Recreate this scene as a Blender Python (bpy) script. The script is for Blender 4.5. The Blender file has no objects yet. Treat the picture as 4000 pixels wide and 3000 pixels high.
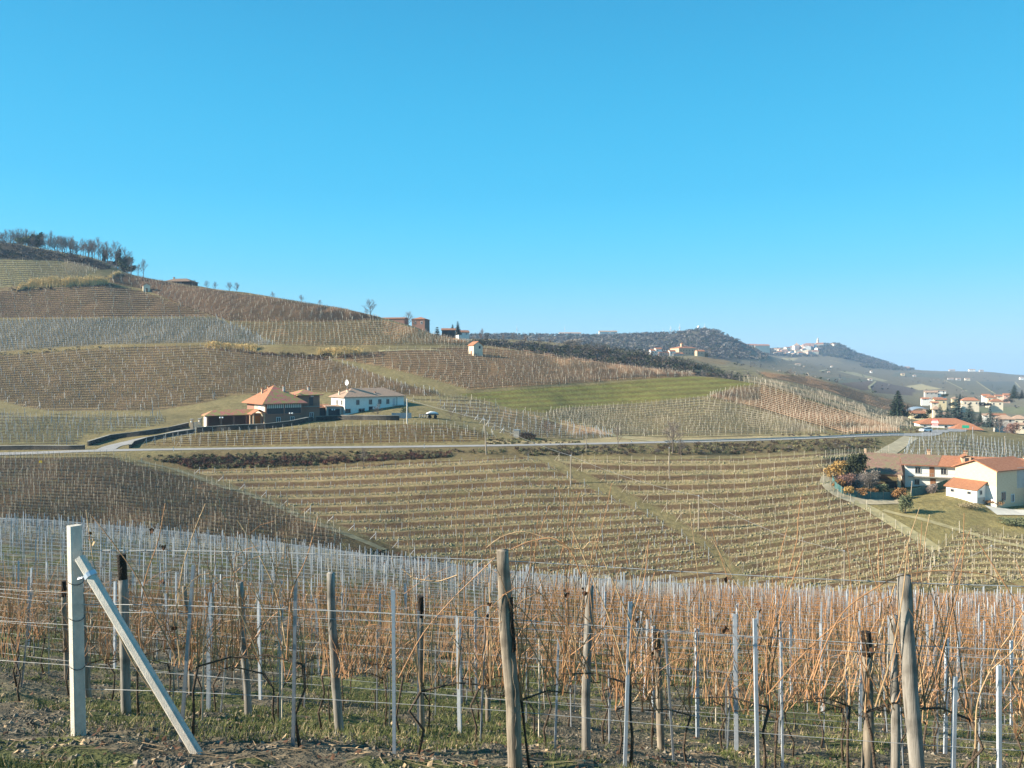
import bpy, math, random
import numpy as np
from math import radians, sin, cos, pi

# ---------------------------------------------------------------- camera, sky, sun, exposure
scene = bpy.context.scene
col = scene.collection
F, CU, HV = 3000.0, 2000.0, 1440.0        # focal length and level line, in pixels of the 4000 x 3000 photograph
cam_data = bpy.data.cameras.new("camera")
cam = bpy.data.objects.new("camera", cam_data)
col.objects.link(cam)
cam.location = (0, 0, 0)
cam.rotation_euler = (radians(90), 0, 0)
cam_data.sensor_fit = 'HORIZONTAL'
cam_data.sensor_width = 36.0
cam_data.lens = 36.0 * F / 4000.0
cam_data.shift_y = -(1500.0 - HV) / 4000.0
cam_data.clip_start = 0.05
cam_data.clip_end = 60000.0
scene.camera = cam

SUN_AZ, SUN_EL = 84.0, 27.0                # azimuth to the left of straight behind the camera
sd = np.array([-sin(radians(SUN_AZ)) * cos(radians(SUN_EL)), -cos(radians(SUN_AZ)) * cos(radians(SUN_EL)), sin(radians(SUN_EL))])
world = bpy.data.worlds.new("World")
scene.world = world
world.use_nodes = True
wn = world.node_tree
wn.nodes.clear()
sky = wn.nodes.new("ShaderNodeTexSky")
sky.sky_type = 'NISHITA'
sky.sun_disc = False
sky.sun_elevation = radians(SUN_EL)
sky.sun_rotation = math.atan2(sd[0], sd[1])
sky.altitude = 300
sky.air_density = 1.0
sky.dust_density = 0.3
sky.ozone_density = 2.0
# the winter sky's own colours by height above the horizon, mixed with the sky model
geo = wn.nodes.new("ShaderNodeTexCoord")
sep = wn.nodes.new("ShaderNodeSeparateXYZ")
wn.links.new(geo.outputs['Generated'], sep.inputs[0])
ramp = wn.nodes.new("ShaderNodeValToRGB")
ramp.color_ramp.interpolation = 'B_SPLINE'
el = ramp.color_ramp.elements
SKYS = [(0.0, (0.46, 0.69, 0.84)), (0.05, (0.34, 0.68, 0.87)), (0.12, (0.125, 0.64, 0.93)), (0.22, (0.05, 0.54, 0.90)), (0.45, (0.025, 0.35, 0.66)), (1.0, (0.03, 0.17, 0.40))]
while len(el) < len(SKYS): el.new(0.5)
for e, (p_, c_) in zip(el, SKYS):
    e.position = p_; e.color = (*c_, 1)
wn.links.new(sep.outputs['Z'], ramp.inputs['Fac'])
b0 = wn.nodes.new("ShaderNodeBackground")
b0.inputs['Strength'].default_value = 0.12
wn.links.new(sky.outputs[0], b0.inputs['Color'])
b1 = wn.nodes.new("ShaderNodeBackground")
b1.inputs['Strength'].default_value = 0.445
wn.links.new(ramp.outputs[0], b1.inputs['Color'])
bg = wn.nodes.new("ShaderNodeMixShader"); bg.inputs[0].default_value = 0.95
wn.links.new(b0.outputs[0], bg.inputs[1]); wn.links.new(b1.outputs[0], bg.inputs[2])
wo = wn.nodes.new("ShaderNodeOutputWorld")
wn.links.new(bg.outputs[0], wo.inputs['Surface'])

sun_data = bpy.data.lights.new("sun", 'SUN')
sun_data.energy = 5.0
sun_data.angle = radians(0.5)
sun_data.color = (1.0, 0.90, 0.75)
sun = bpy.data.objects.new("sun", sun_data)
col.objects.link(sun)
sun.location = (-60, -10, 60)
import mathutils
sun.rotation_euler = mathutils.Vector(tuple(sd)).to_track_quat('Z', 'Y').to_euler()

scene.view_settings.view_transform = 'Standard'
scene.view_settings.look = 'None'
scene.view_settings.gamma = 1.0
scene.view_settings.exposure = 1.3
scene.render.engine = 'CYCLES'
scene.cycles.max_bounces = 5
scene.cycles.diffuse_bounces = 2
scene.cycles.volume_bounces = 0
scene.cycles.transparent_max_bounces = 6

rng = np.random.default_rng(7)
random.seed(7)

# ---------------------------------------------------------------- helpers
def setp(o, label=None, cat=None, group=None, kind=None):
    if label: o["label"] = label
    if cat: o["category"] = cat
    if group: o["group"] = group
    if kind: o["kind"] = kind
    return o

class MB:
    """collects quads and triangles and links them as one mesh object"""
    def __init__(self):
        self.v, self.q, self.t, self.n = [], [], [], 0
        self.qm, self.tm = [], []
    def add(self, verts, quads=None, tris=None, m=0):
        verts = np.asarray(verts, dtype=np.float64).reshape(-1, 3)
        if quads is not None and len(quads):
            q = np.asarray(quads, dtype=np.int64).reshape(-1, 4) + self.n
            self.q.append(q); self.qm.append(np.full(len(q), m))
        if tris is not None and len(tris):
            t = np.asarray(tris, dtype=np.int64).reshape(-1, 3) + self.n
            self.t.append(t); self.tm.append(np.full(len(t), m))
        self.v.append(verts)
        self.n += len(verts)
    def box(self, c, s, rz=0.0, m=0, top=None):
        x, y, z = s[0] / 2, s[1] / 2, s[2] / 2
        tx, ty = (x, y) if top is None else (top[0] / 2, top[1] / 2)
        p = np.array([[-x, -y, -z], [x, -y, -z], [x, y, -z], [-x, y, -z], [-tx, -ty, z], [tx, -ty, z], [tx, ty, z], [-tx, ty, z]])
        if rz:
            cr, sr = cos(rz), sin(rz)
            p = p @ np.array([[cr, sr, 0], [-sr, cr, 0], [0, 0, 1]])
        self.add(p + np.asarray(c, float), [[3, 2, 1, 0], [4, 5, 6, 7], [0, 1, 5, 4], [1, 2, 6, 5], [2, 3, 7, 6], [3, 0, 4, 7]], m=m)
    def tube(self, pts, r, n=6, m=0, caps=True, jag=0.0, rot=0.0):
        pts = np.asarray(pts, float)
        k = len(pts)
        r = np.broadcast_to(np.asarray(r, float), (k,))
        tan = np.gradient(pts, axis=0)
        tan /= np.maximum(np.linalg.norm(tan, axis=1, keepdims=True), 1e-9)
        ref = np.array([0, 0, 1.0]) if abs(tan[k // 2][2]) < 0.8 else np.array([1.0, 0, 0])
        a = np.cross(tan, ref); a /= np.maximum(np.linalg.norm(a, axis=1, keepdims=True), 1e-9)
        b = np.cross(tan, a)
        ang = np.arange(n) * 2 * pi / n + rot
        rr = r[:, None] * (1 + jag * (rng.random((k, n)) - 0.5))
        ring = pts[:, None, :] + rr[..., None] * (np.cos(ang)[None, :, None] * a[:, None, :] + np.sin(ang)[None, :, None] * b[:, None, :])
        i = np.arange(k - 1)[:, None] * n
        j = np.arange(n)[None, :]
        q = np.stack([i + j, i + n + j, i + n + (j + 1) % n, i + (j + 1) % n], -1).reshape(-1, 4)
        v = ring.reshape(-1, 3)
        t = None
        if caps:
            v = np.vstack([v, pts[0], pts[-1]])
            jj = np.arange(n)
            t = np.vstack([np.stack([np.full(n, k * n), jj, (jj + 1) % n], -1),
                           np.stack([np.full(n, k * n + 1), (k - 1) * n + (jj + 1) % n, (k - 1) * n + jj], -1)])
        self.add(v, q, t, m)
    def build(self, name, mats, parent=None, smooth=False, loc=None):
        me = bpy.data.meshes.new(name)
        v = np.vstack(self.v) if self.v else np.zeros((0, 3))
        nq = sum(len(a) for a in self.q); nt = sum(len(a) for a in self.t)
        q = np.vstack(self.q) if nq else np.zeros((0, 4), int)
        t = np.vstack(self.t) if nt else np.zeros((0, 3), int)
        me.vertices.add(len(v)); me.vertices.foreach_set("co", v.astype(np.float32).ravel())
        loops = np.concatenate([q.ravel(), t.ravel()]).astype(np.int32)
        me.loops.add(len(loops)); me.loops.foreach_set("vertex_index", loops)
        me.polygons.add(nq + nt)
        st = np.concatenate([np.arange(nq) * 4, nq * 4 + np.arange(nt) * 3]).astype(np.int32)
        me.polygons.foreach_set("loop_start", st)
        if not isinstance(mats, (list, tuple)): mats = [mats]
        for mt in mats: me.materials.append(mt)
        if len(mats) > 1:
            mi = np.concatenate(self.qm + self.tm).astype(np.int32)
            me.polygons.foreach_set("material_index", mi)
        me.polygons.foreach_set("use_smooth", np.full(nq + nt, bool(smooth)))
        me.update(calc_edges=True)
        o = bpy.data.objects.new(name, me)
        col.objects.link(o)
        if parent is not None: o.parent = parent
        if loc is not None: o.location = loc
        return o

def empty(name, loc, label, cat, group=None, rz=0.0):
    o = bpy.data.objects.new(name, None)
    o.empty_display_size = 0.2
    col.objects.link(o)
    o.location = tuple(float(a) for a in loc); o.rotation_euler = (0, 0, rz)
    return setp(o, label, cat, group)

def copy_tree(o, parent=None):
    c = o.copy(); col.objects.link(c)
    c.parent = parent
    for ch in o.children: copy_tree(ch, c)
    return c

def pchip(x, y, xq):
    x = np.asarray(x, float); y = np.asarray(y, float)
    h = np.diff(x); d = np.diff(y) / h
    m = np.zeros(len(x))
    m[0], m[-1] = d[0], d[-1]
    w1 = 2 * h[1:] + h[:-1]; w2 = h[1:] + 2 * h[:-1]
    ok = d[:-1] * d[1:] > 0
    with np.errstate(divide='ignore', invalid='ignore'):
        hm = (w1 + w2) / (w1 / d[:-1] + w2 / d[1:])
    m[1:-1] = np.where(ok, hm, 0)
    i = np.clip(np.searchsorted(x, xq, side='right') - 1, 0, len(h) - 1)
    s = (xq - x[i]) / h[i]
    s = np.clip(s, 0, 1)
    return (y[i] * (1 + 2 * s) * (1 - s) ** 2 + h[i] * m[i] * s * (1 - s) ** 2 + y[i + 1] * s * s * (3 - 2 * s) + h[i] * m[i + 1] * s * s * (s - 1))

def vnoise(x, y, seed=0):
    """smooth value noise, -1..1"""
    def hsh(i, j):
        n = (i * 374761393 + j * 668265263 + seed * 974711) & 0xFFFFFFFF
        n = ((n ^ (n >> 13)) * 1274126177) & 0xFFFFFFFF
        return ((n ^ (n >> 16)) & 0xFFFF) / 32767.5 - 1
    xi = np.floor(x).astype(np.int64); yi = np.floor(y).astype(np.int64)
    fx = x - xi; fy = y - yi
    fx = fx * fx * (3 - 2 * fx); fy = fy * fy * (3 - 2 * fy)
    return (hsh(xi, yi) * (1 - fx) + hsh(xi + 1, yi) * fx) * (1 - fy) + (hsh(xi, yi + 1) * (1 - fx) + hsh(xi + 1, yi + 1) * fx) * fy

# ---------------------------------------------------------------- materials
def nodes_of(m):
    m.use_nodes = True
    nt = m.node_tree
    return nt, nt.nodes["Principled BSDF"]

def mat(name, c, rough=0.85, var=0.25, scale=6.0, c2=None, bump=0.0, bscale=None, metal=0.0, stretch=None, spec=0.25, pos=False):
    m = bpy.data.materials.new(name)
    nt, b = nodes_of(m)
    b.inputs['Roughness'].default_value = rough
    b.inputs['Metallic'].default_value = metal
    b.inputs['Specular IOR Level'].default_value = spec
    if pos:
        tc = nt.nodes.new("ShaderNodeNewGeometry"); src = tc.outputs['Position']
    else:
        tc = nt.nodes.new("ShaderNodeTexCoord"); src = tc.outputs['Object']
    if stretch:
        mp = nt.nodes.new("ShaderNodeMapping"); mp.inputs['Scale'].default_value = stretch
        nt.links.new(src, mp.inputs['Vector']); src = mp.outputs[0]
    nz = nt.nodes.new("ShaderNodeTexNoise"); nz.inputs['Scale'].default_value = scale; nz.inputs['Detail'].default_value = 5.0; nz.inputs['Roughness'].default_value = 0.65
    nt.links.new(src, nz.inputs['Vector'])
    rp = nt.nodes.new("ShaderNodeValToRGB")
    c = np.array(c, float)
    hi = np.clip(c * (1 + var), 0, 1) if c2 is None else np.array(c2, float)
    lo = c * (1 - var) if c2 is None else c
    rp.color_ramp.elements[0].position = 0.32; rp.color_ramp.elements[1].position = 0.68
    rp.color_ramp.elements[0].color = (*lo, 1); rp.color_ramp.elements[1].color = (*hi, 1)
    nt.links.new(nz.outputs['Fac'], rp.inputs['Fac'])
    nt.links.new(rp.outputs[0], b.inputs['Base Color'])
    if bump:
        n2 = nt.nodes.new("ShaderNodeTexNoise"); n2.inputs['Scale'].default_value = bscale or scale * 3; n2.inputs['Detail'].default_value = 4.0
        nt.links.new(src, n2.inputs['Vector'])
        bp = nt.nodes.new("ShaderNodeBump"); bp.inputs['Strength'].default_value = bump; bp.inputs['Distance'].default_value = 0.05
        nt.links.new(n2.outputs['Fac'], bp.inputs['Height']); nt.links.new(bp.outputs[0], b.inputs['Normal'])
    return m

M = {}
M['post_pale'] = mat('pale_wood_post', (0.50, 0.44, 0.34), var=0.2, scale=2.0)
M['post_steel'] = mat('galvanised_steel', (0.44, 0.48, 0.52), rough=0.42, var=0.18, scale=3.0, metal=0.25, spec=0.5)
M['post_white'] = mat('pale_concrete_post', (0.60, 0.58, 0.54), var=0.15, scale=3.0)
M['cane'] = mat('vine_cane', (0.38, 0.20, 0.09), rough=0.7, var=0.35, scale=3.0)
M['cane_dark'] = mat('dark_vine_cane', (0.19, 0.12, 0.072), var=0.35, scale=2.0)
M['cane_pink'] = mat('pinkish_vine_cane', (0.31, 0.20, 0.13), var=0.35, scale=2.0)
M['trunk'] = mat('vine_trunk_bark', (0.09, 0.065, 0.045), var=0.4, scale=20, bump=0.5)
M['cane_grey'] = mat('grey_vine_cane', (0.23, 0.19, 0.14), var=0.3, scale=2.0)

def ground_material():
    m = bpy.data.materials.new("hillside_ground")
    nt, b = nodes_of(m)
    b.inputs['Roughness'].default_value = 0.95
    b.inputs['Specular IOR Level'].default_value = 0.1
    L = nt.links.new
    g = nt.nodes.new("ShaderNodeNewGeometry")
    a1 = nt.nodes.new("ShaderNodeAttribute"); a1.attribute_name = "field_colour"
    a2 = nt.nodes.new("ShaderNodeAttribute"); a2.attribute_name = "strip_colour"
    a3 = nt.nodes.new("ShaderNodeAttribute"); a3.attribute_name = "row_number"
    def noise(scale, detail=5, rough=0.65, stretch=None):
        n = nt.nodes.new("ShaderNodeTexNoise"); n.inputs['Scale'].default_value = scale; n.inputs['Detail'].default_value = detail; n.inputs['Roughness'].default_value = rough
        L(g.outputs['Position'], n.inputs['Vector']); return n.outputs['Fac']
    def math_(op, x, y=None):
        n = nt.nodes.new("ShaderNodeMath"); n.operation = op
        for k, q in enumerate((x, y)):
            if q is None: continue
            if isinstance(q, (int, float)): n.inputs[k].default_value = q
            else: L(q, n.inputs[k])
        return n.outputs[0]
    # strips: |frac(row)-0.5| close to 0 => strip of bare earth with painted row shade under the vines
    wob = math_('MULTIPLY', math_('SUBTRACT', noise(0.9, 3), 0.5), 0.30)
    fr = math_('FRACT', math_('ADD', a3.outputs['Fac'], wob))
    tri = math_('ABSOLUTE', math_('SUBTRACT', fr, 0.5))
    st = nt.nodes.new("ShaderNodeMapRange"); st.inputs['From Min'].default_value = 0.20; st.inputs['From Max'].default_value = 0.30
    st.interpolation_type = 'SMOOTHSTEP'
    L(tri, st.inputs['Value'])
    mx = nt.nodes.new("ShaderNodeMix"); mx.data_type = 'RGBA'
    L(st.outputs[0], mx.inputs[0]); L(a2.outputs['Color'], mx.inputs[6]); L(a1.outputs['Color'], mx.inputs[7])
    # clods, tufts, larger patches
    n1 = noise(0.11, 4); n2 = noise(0.9, 5, 0.7); n3 = noise(5.0, 4, 0.7)
    def mr(x, lo, hi):
        n = nt.nodes.new("ShaderNodeMapRange"); n.inputs['From Min'].default_value = 0.3; n.inputs['From Max'].default_value = 0.7
        n.inputs['To Min'].default_value = lo; n.inputs['To Max'].default_value = hi; L(x, n.inputs['Value']); return n.outputs[0]
    f = math_('MULTIPLY', math_('MULTIPLY', mr(n1, 0.82, 1.18), mr(n2, 0.68, 1.32)), mr(n3, 0.72, 1.28))
    mul = nt.nodes.new("ShaderNodeVectorMath"); mul.operation = 'SCALE'
    L(mx.outputs[2], mul.inputs[0]); L(f, mul.inputs['Scale'])
    # some greener tufts
    gm = nt.nodes.new("ShaderNodeMix"); gm.data_type = 'RGBA'
    gf = nt.nodes.new("ShaderNodeMapRange"); gf.inputs['From Min'].default_value = 0.52; gf.inputs['From Max'].default_value = 0.72
    gf.inputs['To Max'].default_value = 0.45
    L(noise(0.33, 5, 0.7), gf.inputs['Value']); L(gf.outputs[0], gm.inputs[0])
    L(mul.outputs[0], gm.inputs[6]); gm.inputs[7].default_value = (0.15, 0.145, 0.055, 1)
    L(gm.outputs[2], b.inputs['Base Color'])
    bp = nt.nodes.new("ShaderNodeBump"); bp.inputs['Strength'].default_value = 0.9; bp.inputs['Distance'].default_value = 0.35
    hsum = math_('ADD', n2, math_('MULTIPLY', n3, 0.35))
    L(hsum, bp.inputs['Height']); L(bp.outputs[0], b.inputs['Normal'])
    return m

# ---------------------------------------------------------------- terrain: one sheet from the camera's feet to the horizon
UC = [-800, 0, 400, 800, 1200, 1600, 2000, 2400, 2800, 3200, 3600, 4000, 4800]
def LV(*v): return list(zip(UC, v))
RIDGE_V = [(-800, 900), (0, 952), (200, 985), (380, 1020), (440, 1045), (500, 1072), (560, 1088), (700, 1112), (850, 1134), (1000, 1154), (1200, 1186), (1350, 1211), (1480, 1242), (1600, 1272), (1700, 1308), (1850, 1345), (2000, 1366), (2200, 1396), (2400, 1424), (2600, 1450), (2720, 1466), (2850, 1480), (3000, 1502), (3200, 1562), (3400, 1630), (3560, 1668), (3700, 1682), (4000, 1700), (4800, 1715)]
LAYERS = [  # (depth list, row list) of each line across the view, near to far
 ([(-1000, .7), (5000, .7)], [(-1000, 8383), (5000, 8383)]),
 ([(-1000, 4.2), (5000, 4.2)], [(-1000, 3225), (5000, 3225)]),
 ([(-1000, 6.6), (5000, 6.6)], LV(2850, 2890, 2900, 2920, 2940, 2960, 2990, 3020, 3060, 3100, 3130, 3160, 3200)),
 ([(-1000, 14), (5000, 14)], LV(2600, 2640, 2690, 2720, 2760, 2790, 2820, 2840, 2860, 2880, 2900, 2920, 2950)),
 ([(-1000, 30), (5000, 30)], LV(2330, 2380, 2400, 2420, 2440, 2460, 2480, 2500, 2520, 2540, 2560, 2580, 2600)),
 ([(-1000, 85), (5000, 85)], LV(2040, 2075, 2110, 2145, 2190, 2250, 2310, 2340, 2360, 2370, 2380, 2385, 2390)),
 ([(-1000, 106), (5000, 106)], LV(2180, 2215, 2260, 2300, 2340, 2400, 2450, 2460, 2460, 2455, 2450, 2445, 2440)),
 ([(-1000, 125), (5000, 125)], LV(2010, 2030, 2060, 2100, 2150, 2220, 2290, 2310, 2315, 2310, 2280, 2250, 2230)),
 ([(-1000, 149), (5000, 149)], LV(1880, 1890, 1900, 1950, 1990, 2010, 2030, 2040, 2050, 2040, 2020, 2025, 2040)),
 ([(-1000, 178), (3200, 178), (3500, 174), (3750, 166), (5000, 168)], [(-800, 1790), (0, 1785), (400, 1790), (800, 1835), (1200, 1828), (1600, 1800), (2000, 1790), (2400, 1792), (2800, 1790), (3200, 1775), (3420, 1880), (3520, 1900), (3600, 1903), (3750, 1909), (4000, 1945), (4800, 1960)]),
 ([(-1000, 186), (400, 186), (1200, 188), (2000, 190), (2400, 196), (2800, 204), (3200, 216), (3500, 232), (3700, 242), (5000, 262)],
  [(-800, 1792), (0, 1780), (400, 1766), (800, 1759), (1200, 1754), (1600, 1750), (2000, 1744), (2400, 1736), (2800, 1727), (3200, 1714), (3500, 1702), (3700, 1706), (4000, 1745), (4800, 1800)]),
 ([(-1000, 192), (400, 192), (1200, 194), (2000, 196), (2400, 202), (2800, 210), (3200, 222), (3500, 238), (3700, 249), (5000, 270)],
  [(-800, 1780), (0, 1768), (400, 1756), (800, 1750), (1200, 1745), (1600, 1741), (2000, 1736), (2400, 1728), (2800, 1719), (3200, 1706), (3500, 1694), (3700, 1697), (4000, 1735), (4800, 1790)]),
 ([(-1000, 212), (800, 210), (1600, 210), (2000, 212), (2400, 222), (2800, 232), (3200, 240), (3600, 262), (5000, 290)],
  LV(1700, 1700, 1700, 1668, 1655, 1648, 1690, 1700, 1692, 1686, 1684, 1715, 1740)),
 ([(-1000, 226), (800, 222), (1600, 222), (2000, 232), (2400, 245), (2800, 250), (3200, 252), (3600, 274), (5000, 305)],
  LV(1650, 1650, 1652, 1655, 1645, 1624, 1642, 1658, 1645, 1652, 1678, 1705, 1730)),
 ([(-1000, 262), (2000, 262), (2400, 275), (2800, 280), (3200, 275), (3600, 286), (5000, 330)],
  LV(1575, 1585, 1590, 1566, 1556, 1548, 1575, 1595, 1572, 1622, 1672, 1700, 1722)),
 ([(-1000, 330), (1200, 330), (1600, 325), (2000, 318), (2400, 312), (2800, 306), (3200, 290), (3600, 292), (5000, 345)],
  LV(1395, 1385, 1360, 1345, 1350, 1372, 1425, 1485, 1512, 1592, 1666, 1695, 1718)),
 ([(-1000, 530), (0, 505), (400, 485), (800, 465), (1200, 432), (1600, 408), (2000, 376), (2400, 350), (2800, 326), (3200, 305), (3600, 300), (5000, 360)], RIDGE_V),
 ([(-1000, 580), (0, 560), (800, 520), (1600, 460), (2400, 410), (2800, 385), (3200, 360), (3600, 345), (5000, 400)],
  [(-800, 1010), (0, 1040), (800, 1170), (1200, 1240), (1600, 1345), (1800, 1430), (2000, 1470), (2400, 1500), (2800, 1530), (3200, 1600), (3600, 1672), (4000, 1700), (4800, 1715)]),
 ([(-1000, 700), (800, 640), (1600, 560), (2400, 540), (2800, 520), (3600, 480), (5000, 520)],
  [(-800, 1060), (0, 1100), (800, 1220), (1200, 1280), (1500, 1322), (1700, 1333), (1800, 1332), (2000, 1338), (2300, 1362), (2500, 1388), (2650, 1420), (2800, 1458), (2900, 1474), (3000, 1482), (3200, 1526), (3480, 1612), (3600, 1640), (4000, 1682), (4800, 1700)]),
 ([(-1000, 800), (1600, 680), (2800, 690), (3600, 640), (5000, 660)],
  [(-800, 1110), (0, 1150), (800, 1250), (1300, 1318), (1700, 1327), (2000, 1331), (2300, 1354), (2500, 1382), (2650, 1412), (2800, 1440), (2950, 1452), (3150, 1472), (3400, 1540), (3650, 1606), (3800, 1640), (4000, 1664), (4800, 1680)]),
 ([(-1000, 950), (2000, 880), (2800, 880), (3600, 800), (5000, 800)],
  [(-800, 1200), (0, 1230), (800, 1300), (1600, 1350), (2200, 1372), (2500, 1392), (2700, 1390), (2800, 1402), (2900, 1422), (3000, 1444), (3200, 1478), (3400, 1530), (3600, 1578), (3800, 1608), (4000, 1630), (4800, 1650)]),
 ([(-1000, 1200), (5000, 1150)],
  [(-800, 1300), (800, 1340), (1600, 1370), (2400, 1392), (2800, 1415), (3000, 1442), (3300, 1490), (3600, 1535), (4000, 1556), (4800, 1560)]),
 ([(-1000, 1700), (5000, 1700)],
  [(-800, 1330), (1500, 1325), (1700, 1318), (2000, 1310), (2300, 1315), (2500, 1308), (2650, 1302), (2740, 1290), (2790, 1293), (2850, 1318), (2920, 1350), (3000, 1388), (3200, 1432), (3600, 1488), (4000, 1514), (4800, 1520)]),
 ([(-1000, 2100), (5000, 2100)],
  [(-800, 1380), (2000, 1380), (2700, 1380), (2900, 1378), (3000, 1394), (3300, 1430), (3600, 1466), (4000, 1494), (4800, 1500)]),
 ([(-1000, 2900), (5000, 2900)],
  [(-800, 1400), (2400, 1370), (2800, 1352), (2900, 1354), (3000, 1360), (3100, 1356), (3170, 1342), (3270, 1342), (3350, 1382), (3430, 1406), (3520, 1434), (3600, 1446), (3700, 1450), (3850, 1452), (3950, 1462), (4100, 1472), (4800, 1474)]),
 ([(-1000, 3600), (5000, 3600)], [(-1000, 1476), (5000, 1480)]),
 ([(-1000, 5200), (5000, 5200)], [(-1000, 1464), (5000, 1467)]),
 ([(-1000, 9000), (5000, 9000)], [(-1000, 1463), (5000, 1463)]),
]
NSUB = [8, 20, 90, 70, 70, 12, 24, 56, 56, 24, 8, 28, 20, 44, 64, 120, 12, 44, 24, 36, 30, 60, 16, 44, 12, 8, 6]
U0, U1, DU = -1000, 5000, 10
GU = np.arange(U0, U1 + 1, DU, dtype=float)
NK = len(LAYERS)
LD = np.array([pchip(*zip(*a), GU) for a, b in LAYERS])          # [layer, column]
LVv = np.array([pchip(*zip(*b), GU) for a, b in LAYERS])
LZ = -(LVv - HV) / F * LD
KT = np.concatenate([np.arange(n) / n + i for i, n in enumerate(NSUB)] + [[NK - 1.0]])
NT = len(KT)
GD = np.empty((NT, len(GU))); GZ = np.empty((NT, len(GU)))
for j in range(len(GU)):
    d = LD[:, j]
    ki = np.minimum(KT.astype(int), NK - 2)
    fr = KT - ki
    dq = d[ki] * (d[ki + 1] / d[ki]) ** fr
    GD[:, j] = dq
    GZ[:, j] = pchip(d, LZ[:, j], dq)
GX = (GU[None, :] - CU) / F * GD
# gentle unevenness of the land, fading out on the road and near the camera
amp = np.clip((GD - 10) / 120, 0, 1) * 0.35
kk = KT[:, None]
amp = amp * np.clip(np.minimum(np.abs(kk - 10), np.abs(kk - 11)) * 1.2, 0, 1) * np.where((kk > 10) & (kk < 11), 0, 1)
GZ += amp * vnoise(GX / 14.0, GD / 14.0, 3) + 0.5 * amp * vnoise(GX / 5.0, GD / 5.0, 5)
nearw = np.clip((60 - GD) / 30, 0, 1)
GZ += nearw * (0.05 * vnoise(GX / 0.9, GD / 0.9, 11) + 0.03 * vnoise(GX / 0.3, GD / 0.3, 12) + 0.018 * vnoise(GX / 0.12, GD / 0.12, 13))
GV = HV - GZ / GD * F

def colidx(u):
    x = np.clip((np.asarray(u, float) - U0) / DU, 0, len(GU) - 1.001)
    j = x.astype(int)
    return j, x - j

def hit(u, v, ka=0.0, kb=99.0):
    """ground point seen at photograph pixel (u, v), looking only at the land between lines ka and kb"""
    u = np.atleast_1d(np.asarray(u, float)); v = np.broadcast_to(np.asarray(v, float), u.shape)
    sel = (KT >= ka) & (KT <= kb)
    gv, gd, gz = GV[sel], GD[sel], GZ[sel]
    out = np.empty((len(u), 3))
    for s in range(0, len(u), 1500):
        uu, vv = u[s:s + 1500], v[s:s + 1500]
        j, f = colidx(uu)
        V = gv[:, j] * (1 - f) + gv[:, j + 1] * f
        D = gd[:, j] * (1 - f) + gd[:, j + 1] * f
        below = V <= vv[None, :]
        i = np.where(below.any(0), below.argmax(0), V.argmin(0))
        i0 = np.maximum(i - 1, 0)
        c = np.arange(len(uu))
        va, vb = V[i0, c], V[i, c]
        w = np.clip(np.where(np.abs(va - vb) > 1e-6, (va - vv) / np.where(np.abs(va - vb) > 1e-6, va - vb, 1), 1), 0, 1)
        dd = D[i0, c] * (1 - w) + D[i, c] * w
        out[s:s + 1500, 1] = dd
        out[s:s + 1500, 0] = (uu - CU) / F * dd
    out[:, 2] = gz_at(out[:, 0], out[:, 1])
    return out

def gz_at(X, Y):
    X = np.atleast_1d(np.asarray(X, float)); Y = np.atleast_1d(np.asarray(Y, float))
    Y = np.maximum(Y, 0.75)
    u = CU + F * X / Y
    z = np.empty(len(X))
    for s in range(0, len(X), 1500):
        j, f = colidx(u[s:s + 1500]); y = Y[s:s + 1500]
        r = np.zeros(len(y))
        for jj, w in ((j, 1 - f), (j + 1, f)):
            D = GD[:, jj]; Z = GZ[:, jj]
            i = np.clip((D < y[None, :]).sum(0), 1, NT - 1)
            c = np.arange(len(y))
            q = np.clip((y - D[i - 1, c]) / (D[i, c] - D[i - 1, c]), 0, 1)
            r += w * (Z[i - 1, c] * (1 - q) + Z[i, c] * q)
        z[s:s + 1500] = r
    return z

def hit1(u, v, ka=0.0, kb=99.0): return hit([u], [v], ka, kb)[0]
def at(u, d):
    X = (u - CU) / F * d
    return np.array([X, d, gz_at([X], [d])[0]])

def inpoly(x, y, poly):
    c = np.zeros(np.shape(x), bool)
    n = len(poly)
    for i in range(n):
        x1, y1 = poly[i]; x2, y2 = poly[(i + 1) % n]
        if y1 == y2: continue
        c ^= ((y1 > y) != (y2 > y)) & (x < (x2 - x1) * (y - y1) / (y2 - y1) + x1)
    return c

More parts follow.
